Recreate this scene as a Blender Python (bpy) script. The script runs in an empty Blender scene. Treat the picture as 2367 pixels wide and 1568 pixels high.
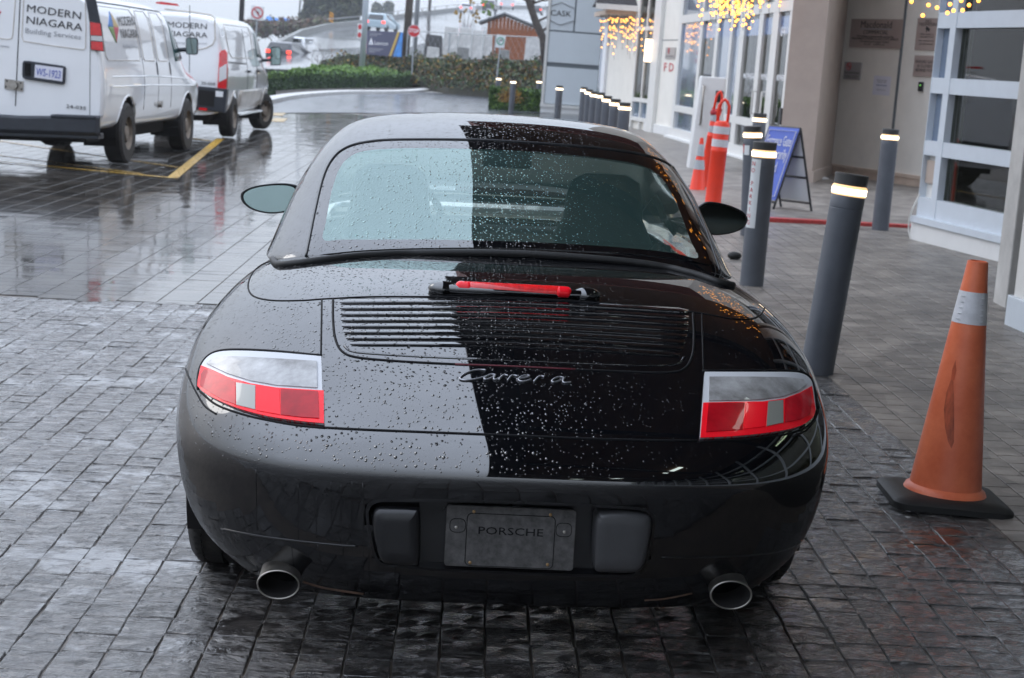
import bpy, bmesh, math, random
from mathutils import Vector, Matrix, noise
from mathutils.bvhtree import BVHTree
random.seed(7)
C = bpy.context.scene.collection
sc = bpy.context.scene
R = math.radians

# ------------------------------------------------------------------ camera
IW, IH = 2367.0, 1568.0
FPX = 4000.0; PITCH = R(9.0); ROLL = 0.075; CAMH = 1.5
GK = 0.025                                   # crossfall of the ground
cam_d = bpy.data.cameras.new('camera'); cam = bpy.data.objects.new('camera', cam_d); C.objects.link(cam)
cam_d.sensor_width = 36; cam_d.lens = 36 * FPX / IW
cam_d.clip_start = 0.1; cam_d.clip_end = 2500
Fv = Vector((0, math.cos(PITCH), -math.sin(PITCH))); Rv = Vector((1, 0, 0)); Uv = Vector((0, math.sin(PITCH), math.cos(PITCH)))
# image right / up after roll
Ri = Rv * math.cos(ROLL) - Uv * -math.sin(ROLL) * 1.0
Ri = (Rv * math.cos(ROLL) + Uv * math.sin(ROLL)); Ui = (Uv * math.cos(ROLL) - Rv * math.sin(ROLL))
cam.matrix_world = Matrix(((Ri.x, Ui.x, -Fv.x, 0), (Ri.y, Ui.y, -Fv.y, 0), (Ri.z, Ui.z, -Fv.z, CAMH), (0, 0, 0, 1)))
cam_d.dof.use_dof = True; cam_d.dof.focus_distance = 4.9; cam_d.dof.aperture_fstop = 9.0
sc.camera = cam
CP = Vector((0, 0, CAMH))

def ray(px, py):
    d = Fv * FPX + Ri * (px - IW / 2) - Ui * (py - IH / 2)
    return d / d.y
def at(px, py, Y): return CP + ray(px, py) * Y
def gp(px, py, z0=0.0):
    d = ray(px, py); t = (z0 - CAMH) / (d.z - GK * d.x); return CP + d * t
def G(x, y=0): return GK * x
def proj(p):
    q = Vector(p) - CP; z = q.dot(Fv)
    return (IW / 2 + FPX * q.dot(Ri) / z, IH / 2 - FPX * q.dot(Ui) / z)
def zfor(x, y, py):
    lo, hi = -2.0, 30.0
    for _ in range(40):
        m = (lo + hi) / 2
        if proj((x, y, m))[1] > py: lo = m
        else: hi = m
    return m

# ------------------------------------------------------------------ world, sun, exposure
w = bpy.data.worlds.new("World"); sc.world = w; w.use_nodes = True
nt = w.node_tree; nt.nodes.clear()
out = nt.nodes.new('ShaderNodeOutputWorld'); add = nt.nodes.new('ShaderNodeAddShader')
sky = nt.nodes.new('ShaderNodeTexSky'); sky.sky_type = 'NISHITA'; sky.sun_disc = False
sky.sun_elevation = R(35); sky.sun_rotation = R(-60); sky.air_density = 2; sky.dust_density = 5
b1 = nt.nodes.new('ShaderNodeBackground'); b1.inputs[1].default_value = 0.012
tc = nt.nodes.new('ShaderNodeTexCoord'); sp = nt.nodes.new('ShaderNodeSeparateXYZ')
ramp = nt.nodes.new('ShaderNodeValToRGB')
ramp.color_ramp.elements[0].position = 0.0; ramp.color_ramp.elements[0].color = (0.76, 0.84, 0.95, 1)
ramp.color_ramp.elements[1].position = 1.0; ramp.color_ramp.elements[1].color = (2.45, 2.75, 3.35, 1)
cn = nt.nodes.new('ShaderNodeTexNoise'); cn.inputs['Scale'].default_value = 1.6; cn.inputs['Detail'].default_value = 4
mr = nt.nodes.new('ShaderNodeMapRange'); mr.inputs[3].default_value = 0.86; mr.inputs[4].default_value = 1.12
mr.inputs[1].default_value = 0.3; mr.inputs[2].default_value = 0.7
vm = nt.nodes.new('ShaderNodeVectorMath'); vm.operation = 'SCALE'
b2 = nt.nodes.new('ShaderNodeBackground'); b2.inputs[1].default_value = 1.0
L = nt.links.new
L(tc.outputs['Generated'], sp.inputs[0]); L(sp.outputs[2], ramp.inputs[0]); L(tc.outputs['Generated'], cn.inputs['Vector'])
L(cn.outputs[0], mr.inputs[0]); L(ramp.outputs[0], vm.inputs[0]); L(mr.outputs[0], vm.inputs[3]); L(vm.outputs[0], b2.inputs[0])
L(sky.outputs[0], b1.inputs[0]); L(b1.outputs[0], add.inputs[0]); L(b2.outputs[0], add.inputs[1]); L(add.outputs[0], out.inputs[0])
sd = bpy.data.lights.new('sun', 'SUN'); sd.energy = 0.5; sd.angle = R(25); sd.color = (1, 0.97, 0.93)
so = bpy.data.objects.new('sun', sd); C.objects.link(so)
so.rotation_euler = (R(55), 0, R(-60 + 180 + 120)); 
sdir = Vector((math.sin(R(-60)) * math.cos(R(35)), math.cos(R(-60)) * math.cos(R(35)), math.sin(R(35))))
so.rotation_euler = sdir.to_track_quat('Z', 'Y').to_euler()
sc.view_settings.view_transform = 'Standard'; sc.view_settings.look = 'None'
sc.view_settings.exposure = 0.0; sc.view_settings.gamma = 1.0
sc.render.engine = 'CYCLES'; sc.cycles.use_denoising = True; sc.cycles.max_bounces = 8
sc.cycles.glossy_bounces = 5; sc.cycles.transmission_bounces = 8; sc.cycles.transparent_max_bounces = 12
sc.cycles.sample_clamp_indirect = 4.0; sc.cycles.caustics_reflective = False; sc.cycles.caustics_refractive = False

# ------------------------------------------------------------------ materials
def mat(name, col, rough=0.5, metal=0.0, coat=0.0, coat_r=0.03, coat_ior=1.5, spec=0.5, emit=None, es=0.0, var=0.0, vs=8.0,
        bump=0.0, bs=40.0, bd=0.004, rvar=0.0, alpha=None, trans=0.0, ior=1.45, stretch=None, tint=None, dirt=None):
    m = bpy.data.materials.new(name); m.use_nodes = True
    n = m.node_tree.nodes; l = m.node_tree.links; b = n['Principled BSDF']
    b.inputs['Base Color'].default_value = (*col, 1); b.inputs['Roughness'].default_value = rough
    b.inputs['Metallic'].default_value = metal; b.inputs['Specular IOR Level'].default_value = spec
    b.inputs['Coat Weight'].default_value = coat; b.inputs['Coat Roughness'].default_value = coat_r; b.inputs['Coat IOR'].default_value = coat_ior
    b.inputs['Transmission Weight'].default_value = trans; b.inputs['IOR'].default_value = ior
    if emit: b.inputs['Emission Color'].default_value = (*emit, 1); b.inputs['Emission Strength'].default_value = es
    tcn = n.new('ShaderNodeTexCoord'); vec = tcn.outputs['Object']
    if stretch:
        mp = n.new('ShaderNodeMapping'); mp.inputs['Scale'].default_value = stretch; l.new(vec, mp.inputs[0]); vec = mp.outputs[0]
    if var > 0 or rvar > 0 or tint:
        no = n.new('ShaderNodeTexNoise'); no.inputs['Scale'].default_value = vs; no.inputs['Detail'].default_value = 6; no.inputs['Roughness'].default_value = 0.65
        l.new(vec, no.inputs['Vector'])
        cr = n.new('ShaderNodeValToRGB'); e = cr.color_ramp.elements
        e[0].position = 0.32; e[1].position = 0.70
        t2 = tint or tuple(min(1, c * (1 + var)) for c in col)
        e[0].color = (*[c * (1 - var) for c in col], 1); e[1].color = (*t2, 1)
        l.new(no.outputs[0], cr.inputs[0]); l.new(cr.outputs[0], b.inputs['Base Color'])
        if rvar > 0:
            m2 = n.new('ShaderNodeMapRange'); m2.inputs[1].default_value = .3; m2.inputs[2].default_value = .7
            m2.inputs[3].default_value = max(0.0, rough - rvar); m2.inputs[4].default_value = min(1, rough + rvar)
            l.new(no.outputs[0], m2.inputs[0]); l.new(m2.outputs[0], b.inputs['Roughness'])
    if bump > 0:
        nb = n.new('ShaderNodeTexNoise'); nb.inputs['Scale'].default_value = bs; nb.inputs['Detail'].default_value = 5
        l.new(vec, nb.inputs['Vector'])
        bu = n.new('ShaderNodeBump'); bu.inputs['Strength'].default_value = bump; bu.inputs['Distance'].default_value = bd
        l.new(nb.outputs[0], bu.inputs['Height']); l.new(bu.outputs[0], b.inputs['Normal'])
    return m

def droplets(m, strength=1.0, wet_x=True, s1=62.0, s2=105.0, base_input='Normal', coat=True):
    """rain drops standing on a surface: bump of random round beads, sparser on the side the canopy shelters"""
    n = m.node_tree.nodes; l = m.node_tree.links; b = n['Principled BSDF']
    tcn = n.new('ShaderNodeTexCoord'); sepx = n.new('ShaderNodeSeparateXYZ'); l.new(tcn.outputs['Object'], sepx.inputs[0])
    wet = n.new('ShaderNodeMapRange'); wet.inputs[1].default_value = -0.05; wet.inputs[2].default_value = 0.45
    wet.inputs[3].default_value = 1.0; wet.inputs[4].default_value = 0.30; l.new(sepx.outputs[0], wet.inputs[0])
    zm = n.new('ShaderNodeMapRange'); zm.inputs[1].default_value = .50; zm.inputs[2].default_value = .57; l.new(sepx.outputs[2], zm.inputs[0])
    wz = n.new('ShaderNodeMath'); wz.operation = 'MULTIPLY'; l.new(wet.outputs[0], wz.inputs[0]); l.new(zm.outputs[0], wz.inputs[1]); wet = wz
    hs = []
    for s, k, thr in ((s1, 0.30, 0.05), (84.0, 0.32, 0.0), (s2, 0.30, 0.05)):
        v = n.new('ShaderNodeTexVoronoi'); v.inputs['Scale'].default_value = s; l.new(tcn.outputs['Object'], v.inputs['Vector'])
        sc_ = n.new('ShaderNodeSeparateColor'); l.new(v.outputs['Color'], sc_.inputs[0])
        mu = n.new('ShaderNodeMath'); mu.operation = 'MULTIPLY'; l.new(sc_.outputs[0], mu.inputs[0]); l.new(wet.outputs[0], mu.inputs[1])
        rd = n.new('ShaderNodeMapRange'); rd.inputs[1].default_value = thr; rd.inputs[2].default_value = 1.0; rd.inputs[3].default_value = 0.0; rd.inputs[4].default_value = k
        l.new(mu.outputs[0], rd.inputs[0])
        sb = n.new('ShaderNodeMath'); sb.operation = 'SUBTRACT'; l.new(rd.outputs[0], sb.inputs[0]); l.new(v.outputs['Distance'], sb.inputs[1])
        mx = n.new('ShaderNodeMath'); mx.operation = 'MAXIMUM'; mx.inputs[1].default_value = 0; l.new(sb.outputs[0], mx.inputs[0])
        sq = n.new('ShaderNodeMath'); sq.operation = 'POWER'; sq.inputs[1].default_value = 0.75; l.new(mx.outputs[0], sq.inputs[0])
        dv = n.new('ShaderNodeMath'); dv.operation = 'MULTIPLY'; dv.inputs[1].default_value = 62.0 / s; l.new(sq.outputs[0], dv.inputs[0])
        hs.append(dv)
    ad = n.new('ShaderNodeMath'); l.new(hs[0].outputs[0], ad.inputs[0]); l.new(hs[1].outputs[0], ad.inputs[1])
    ad2 = n.new('ShaderNodeMath'); l.new(ad.outputs[0], ad2.inputs[0]); l.new(hs[2].outputs[0], ad2.inputs[1]); ad = ad2
    if coat:
        zr_ = n.new('ShaderNodeMapRange'); zr_.inputs[1].default_value = .44; zr_.inputs[2].default_value = .56; zr_.inputs[3].default_value = .045; zr_.inputs[4].default_value = .012; l.new(sepx.outputs[2], zr_.inputs[0]); l.new(zr_.outputs[0], b.inputs['Coat Roughness'])
        zw_ = n.new('ShaderNodeMapRange'); zw_.inputs[1].default_value = .49; zw_.inputs[2].default_value = .56; zw_.inputs[3].default_value = .45; zw_.inputs[4].default_value = 1.0; l.new(sepx.outputs[2], zw_.inputs[0]); l.new(zw_.outputs[0], b.inputs['Coat Weight'])  # dark low reflections are put into the paint: coat weakens downwards
    bu = n.new('ShaderNodeBump'); bu.inputs['Strength'].default_value = strength; bu.inputs['Distance'].default_value = 0.013
    l.new(ad.outputs[0], bu.inputs['Height'])
    l.new(bu.outputs[0], b.inputs['Normal'])
    if coat: l.new(bu.outputs[0], b.inputs['Coat Normal'])
    return m

M = {}
M['paint'] = droplets(mat('black_paint', (0.0025, 0.0028, 0.004), 0.5, spec=0.0, coat=1.0, coat_r=0.012, coat_ior=2.05))
M['paint_dirty'] = mat('black_paint_dirty', (0.006, 0.006, 0.007), 0.5, spec=.1, coat=0.8, coat_r=0.08, coat_ior=1.5, var=.5, vs=3, rvar=.1)
M['seam'] = mat('seam_black', (0.003, 0.003, 0.004), 0.6, spec=.2)
M['rubber'] = mat('rubber', (0.012, 0.012, 0.012), 0.55, bump=.3, bs=90)
M['tyre'] = mat('tyre_rubber', (0.016, 0.016, 0.017), 0.6, bump=.5, bs=60, var=.4, vs=12, tint=(.035, .03, .026))
M['trim'] = mat('black_trim', (0.02, 0.021, 0.023), 0.32, coat=.3, var=.2, vs=20)
M['trim_grey'] = mat('dark_grey_trim', (0.042, 0.042, 0.044), 0.42, var=.25, vs=10, rvar=.1)
M['red_b'] = mat('red_reflector', (0.95, 0.010, 0.022), 0.18, coat=.45, spec=.1, coat_r=.02, bump=.15, bs=300, bd=.001)
M['red_d'] = mat('red_lens', (0.42, 0.004, 0.012), 0.2, coat=.45, spec=.1, coat_r=.02, bump=.3, bs=260, bd=.001, var=.35, vs=9)
M['red_m'] = mat('red_side_lens', (0.5, 0.01, 0.02), 0.2, coat=.45, spec=.1, coat_r=.02, var=.3, vs=14)
M['white_lens'] = mat('white_lens_border', (0.55, 0.56, 0.58), 0.3, coat=.4, spec=.2, coat_r=.03)
M['clear_lens'] = mat('clear_lens', (0.20, 0.19, 0.18), 0.3, metal=.1, coat=.55, spec=.2, coat_r=.02, tint=(.5, .5, .5), var=.3, vs=9, bump=.25, bs=240, bd=.001)
M['grey_lens'] = mat('grey_lens', (0.24, 0.24, 0.21), 0.25, coat=1, coat_r=.02, bump=.2, bs=300, bd=.001)
M['amber'] = mat('amber_bulb', (0.34, 0.13, 0.06), 0.4)
M['dark_red'] = mat('dark_red_strip', (.10, .002, .01), .4)
M['brake'] = mat('brake_lens', (0.85, 0.008, 0.01), 0.22, coat=1, coat_r=.03, var=.3, vs=60)
M['gloss_black'] = mat('gloss_black', (0.0025, 0.0028, 0.004), 0.5, spec=0, coat=1, coat_r=.02, coat_ior=2.0)
M['steel'] = mat('brushed_steel', (0.33, 0.31, 0.28), 0.42, metal=1, var=.25, vs=20, rvar=.1)
M['soot'] = mat('soot', (0.006, 0.005, 0.005), 0.9)
M['rust'] = mat('scuffed_primer', (0.10, 0.055, 0.035), 0.6, var=.4, vs=30)
M['silver_script'] = mat('dark_chrome', (0.34, 0.34, 0.36), 0.3, metal=.9)
M['screw'] = mat('brass_screw', (0.30, 0.19, 0.09), 0.4, metal=.6)
M['plategrey'] = mat('dull_grey_plastic', (0.075, 0.072, 0.07), 0.55, var=.45, vs=45, bump=.2, bs=200)
M['seatblack'] = mat('black_leather', (0.012, 0.013, 0.013), 0.5, bump=.2, bs=120)
M['mirror'] = mat('mirror_glass', (0.33, 0.43, 0.42), 0.03, metal=1.0)

def glass_mat(name, tintc, refl=1.0, ior=1.5, drops=False, rough=0.0, body=None, bodyfac=0.0, transl=False, gtint=None):
    m = bpy.data.materials.new(name); m.use_nodes = True
    n = m.node_tree.nodes; l = m.node_tree.links; n.clear()
    o = n.new('ShaderNodeOutputMaterial'); t = n.new('ShaderNodeBsdfTransparent'); t.inputs[0].default_value = (*tintc, 1)
    g = n.new('ShaderNodeBsdfGlossy'); g.inputs['Roughness'].default_value = rough; g.inputs[0].default_value = (*gtint, 1) if gtint else (refl, refl, refl, 1)
    fr = n.new('ShaderNodeFresnel'); fr.inputs[0].default_value = ior
    mx = n.new('ShaderNodeMixShader')
    src = t
    if body:
        df = n.new('ShaderNodeBsdfTranslucent' if transl else 'ShaderNodeBsdfDiffuse'); df.inputs[0].default_value = (*body, 1)
        mb = n.new('ShaderNodeMixShader'); mb.inputs[0].default_value = bodyfac
        l.new(t.outputs[0], mb.inputs[1]); l.new(df.outputs[0], mb.inputs[2]); src = mb
    l.new(fr.outputs[0], mx.inputs[0]); l.new(src.outputs[0], mx.inputs[1]); l.new(g.outputs[0], mx.inputs[2]); l.new(mx.outputs[0], o.inputs[0])
    if drops:
        pb = n.new('ShaderNodeBsdfPrincipled'); pb.name = 'Principled BSDF'
        droplets(m, 1.0, s1=62, s2=110, coat=False)
        nl = [k for k in m.node_tree.links if k.to_node == pb][0].from_socket
        n.remove(pb); l.new(nl, g.inputs['Normal']); l.new(nl, fr.inputs['Normal'])
    return m
M['cglass'] = glass_mat('rear_window_glass', (0.84, 0.95, 0.90), ior=2.3, drops=True, body=(0.30, 0.58, 0.54), bodyfac=.07, gtint=(.80, 1.0, .97))
M['wglass'] = glass_mat('side_window_glass', (0.80, 0.90, 0.86), ior=1.5)
M['wscreen'] = glass_mat('pale_windscreen_glass', (0.85, 0.92, 0.85), ior=1.5, body=(1, 1, .88), bodyfac=.85, transl=True)  # pale translucent body stands in for the bright view ahead

# ------------------------------------------------------------------ mesh helpers
class MB:
    def __init__(s): s.v = []; s.f = []; s.m = []
    def face(s, idx, m=0): s.f.append(tuple(idx)); s.m.append(m)
    def pts(s, ps): k = len(s.v); s.v += [tuple(p) for p in ps]; return k
    def box(s, a, b, m=0, rot=0.0, piv=None):
        x0, y0, z0 = a; x1, y1, z1 = b
        P = [(x0, y0, z0), (x1, y0, z0), (x1, y1, z0), (x0, y1, z0), (x0, y0, z1), (x1, y0, z1), (x1, y1, z1), (x0, y1, z1)]
        if rot:
            cx, cy = piv or ((x0 + x1) / 2, (y0 + y1) / 2); c_, s_ = math.cos(rot), math.sin(rot)
            P = [(cx + (x - cx) * c_ - (y - cy) * s_, cy + (x - cx) * s_ + (y - cy) * c_, z) for x, y, z in P]
        return s.hexa(P, m)
    def hexa(s, P, m=0):
        k = s.pts(P)
        for q in ((0, 3, 2, 1), (4, 5, 6, 7), (0, 1, 5, 4), (1, 2, 6, 5), (2, 3, 7, 6), (3, 0, 4, 7)): s.face([k + i for i in q], m)
        return s
    def lathe(s, prof, o=(0, 0, 0), n=24, m=0, cap=True, ms=None, axis='Z'):
        k = len(s.v)
        for r, z in prof:
            for i in range(n):
                a = 2 * math.pi * i / n; c_, s_ = math.cos(a) * r, math.sin(a) * r
                s.v.append((o[0] + c_, o[1] + s_, o[2] + z) if axis == 'Z' else ((o[0] + z, o[1] + c_, o[2] + s_) if axis == 'X' else (o[0] + c_, o[1] + z, o[2] + s_)))
        for j in range(len(prof) - 1):
            for i in range(n):
                a, b = k + j * n + i, k + j * n + (i + 1) % n
                s.face((a, b, b + n, a + n), ms[j] if ms else m)
        if cap:
            s.face([k + i for i in range(n)][::-1], ms[0] if ms else m); s.face([k + (len(prof) - 1) * n + i for i in range(n)], ms[-1] if ms else m)
        return s
    def tube(s, path, r, n=8, m=0, closed=False, cap=True):
        path = [Vector(p) for p in path]; N = len(path); k = len(s.v); up = Vector((0, 0, 1)); prev = None
        for i, p in enumerate(path):
            a = path[(i - 1) % N] if (closed or i > 0) else p; b = path[(i + 1) % N] if (closed or i < N - 1) else p
            t = (b - a).normalized() if (b - a).length > 1e-9 else Vector((0, 0, 1))
            if prev is None: nrm = t.cross(up); nrm = nrm if nrm.length > 1e-3 else t.cross(Vector((1, 0, 0)))
            else: nrm = prev - t * prev.dot(t)
            if nrm.length < 1e-6: nrm = t.orthogonal()
            nrm.normalize(); prev = nrm; bn = t.cross(nrm)
            rr = r[i] if isinstance(r, (list, tuple)) else r
            for j in range(n):
                a_ = 2 * math.pi * j / n; s.v.append(tuple(p + (nrm * math.cos(a_) + bn * math.sin(a_)) * rr))
        for i in range(N if closed else N - 1):
            for j in range(n):
                a = k + i * n + j; b = k + i * n + (j + 1) % n; c_ = k + ((i + 1) % N) * n + (j + 1) % n; d = k + ((i + 1) % N) * n + j
                s.face((a, b, c_, d), m)
        if cap and not closed:
            s.face([k + j for j in range(n)][::-1], m); s.face([k + (N - 1) * n + j for j in range(n)], m)
        return s
    def prism(s, poly, z0, z1, m=0):
        """poly: list of (x,y) counter-clockwise"""
        n = len(poly); k = s.pts([(x, y, z0) for x, y in poly] + [(x, y, z1) for x, y in poly])
        s.face([k + i for i in range(n)][::-1], m); s.face([k + n + i for i in range(n)], m)
        for i in range(n): j = (i + 1) % n; s.face((k + i, k + j, k + n + j, k + n + i), m)
        return s
    def quad(s, P, m=0): k = s.pts(P); s.face(range(k, k + len(P)), m); return s
    def ball(s, o, r, m=0, n=8, h=5):
        prof = [(math.sin(math.pi * j / h) * 1.0, -math.cos(math.pi * j / h)) for j in range(h + 1)]
        rx = r if isinstance(r, (tuple, list)) else (r, r, r); k = len(s.v)
        for a, z in prof:
            for i in range(n):
                t = 2 * math.pi * i / n; s.v.append((o[0] + math.cos(t) * a * rx[0], o[1] + math.sin(t) * a * rx[1], o[2] + z * rx[2]))
        for j in range(h):
            for i in range(n):
                a, b = k + j * n + i, k + j * n + (i + 1) % n; s.face((a, b, b + n, a + n), m)
        return s
    def xf(s, mx): s.v = [tuple(mx @ Vector(p)) for p in s.v]; return s
    def build(s, name, mats, parent=None, smooth=False, bevel=0.0, loc=None, rot=None, kind=None, label=None, solid=0.0, sub=0):
        me = bpy.data.meshes.new(name); me.from_pydata(s.v, [], s.f); me.update()
        for m_ in (mats if isinstance(mats, (list, tuple)) else [mats]): me.materials.append(m_)
        if len(me.polygons) == len(s.m): me.polygons.foreach_set('material_index', s.m)
        me.validate()
        if smooth:
            me.polygons.foreach_set('use_smooth', [True] * len(me.polygons))
            if smooth == 'auto': me.set_sharp_from_angle(angle=R(35))
        ob = bpy.data.objects.new(name, me); C.objects.link(ob)
        if parent is not None: ob.parent = parent
        if loc is not None: ob.location = loc
        if rot is not None: ob.rotation_euler = rot
        if bevel: bm_ = ob.modifiers.new('b', 'BEVEL'); bm_.width = bevel; bm_.segments = 2; bm_.limit_method = 'ANGLE'
        if solid: so_ = ob.modifiers.new('s', 'SOLIDIFY'); so_.thickness = solid
        if sub: su = ob.modifiers.new('u', 'SUBSURF'); su.levels = sub; su.render_levels = sub
        if kind: ob['kind'] = kind
        if label: ob['label'] = label
        return ob

def tag(o, label, cat=None, group=None, kind=None):
    if label: o['label'] = label
    if cat: o['category'] = cat
    if group: o['group'] = group
    if kind: o['kind'] = kind
    return o
def thing(name, label, cat, loc=(0, 0, 0), rz=0.0, group=None, mw=None):
    o = bpy.data.objects.new(name, None); C.objects.link(o); o.empty_display_size = .2
    if mw is not None: o.matrix_world = mw
    else: o.location = loc; o.rotation_euler = (0, 0, rz)
    return tag(o, label, cat, group)
def dup(o, loc=None, rz=None, label=None, rot=None):
    c = o.copy(); C.objects.link(c)
    if loc is not None: c.location = loc
    if rz is not None: c.rotation_euler = (0, 0, rz)
    if rot is not None: c.rotation_euler = rot
    if label: c['label'] = label
    for ch in list(o.children):
        d = ch.copy(); C.objects.link(d); d.parent = c
        for g in list(ch.children):
            e = g.copy(); C.objects.link(e); e.parent = d
    return c

def text(name, s, size, m, mw, parent=None, align='CENTER', sx=1.0, shear=0.0, ext=0.001, bold=0.0, spacing=1.0, fit=None):
    """flat lettering: text in the local XY plane of mw (x right, y up)"""
    cu = bpy.data.curves.new(name, 'FONT'); cu.body = s; cu.size = size; cu.align_x = align; cu.align_y = 'CENTER'
    cu.extrude = ext; cu.shear = shear; cu.offset = bold; cu.space_character = spacing; cu.resolution_u = 2
    to = bpy.data.objects.new(name + '_src', cu); C.objects.link(to)
    dg = bpy.context.evaluated_depsgraph_get(); dg.update()
    me = bpy.data.meshes.new_from_object(to.evaluated_get(dg)); bpy.data.objects.remove(to)
    if fit:
        xs = [v.co.x for v in me.vertices]; wdt = max(xs) - min(xs) if xs else 1
        sx = fit / wdt
    me.transform(Matrix.Diagonal((sx, 1, 1, 1)))
    me.transform(mw); me.materials.clear(); me.materials.append(m); me.name = name
    ob = bpy.data.objects.new(name, me); C.objects.link(ob)
    if parent is not None: ob.parent = parent
    return ob
def frame(o, xd, yd):
    x = Vector(xd).normalized(); y = Vector(yd); y = (y - x * y.dot(x)).normalized(); z = x.cross(y); o = Vector(o)
    return Matrix(((x.x, y.x, z.x, o.x), (x.y, y.y, z.y, o.y), (x.z, y.z, z.z, o.z), (0, 0, 0, 1)))

def bspl(ctrl, n, mirror=False, endlin=True, startlin=True):
    """uniform cubic B-spline through-ish a list of vectors, n samples per span"""
    c = [Vector(p) for p in ctrl]
    first = (Vector((-c[1].x, c[1].y, c[1].z)) if mirror else 2 * c[0] - c[1]); last = 2 * c[-1] - c[-2]
    c = [first] + c + [last]; res = []
    for i in range(len(c) - 3):
        for k in range(n):
            t = k / n
            res.append((c[i] * (1 - t) ** 3 + c[i + 1] * (3 * t ** 3 - 6 * t * t + 4) + c[i + 2] * (-3 * t ** 3 + 3 * t * t + 3 * t + 1) + c[i + 3] * t ** 3) / 6)
    i = len(c) - 4
    res.append((c[i + 1] + 4 * c[i + 2] + c[i + 3]) / 6)
    return res
def grid_surface(rows, nu, nv):
    """rows: control rows (half, from x=0 to the side) -> dense full grid, list of rows from left edge to right edge"""
    dense = [bspl(r, nu, mirror=True) for r in rows]
    cols = list(zip(*dense)); dc = [bspl(c, nv) for c in cols]
    g = [list(r) for r in zip(*dc)]
    for r in g: r[0].x = 0.0
    return [[Vector((-p.x, p.y, p.z)) for p in r[:0:-1]] + r for r in g]
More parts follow.
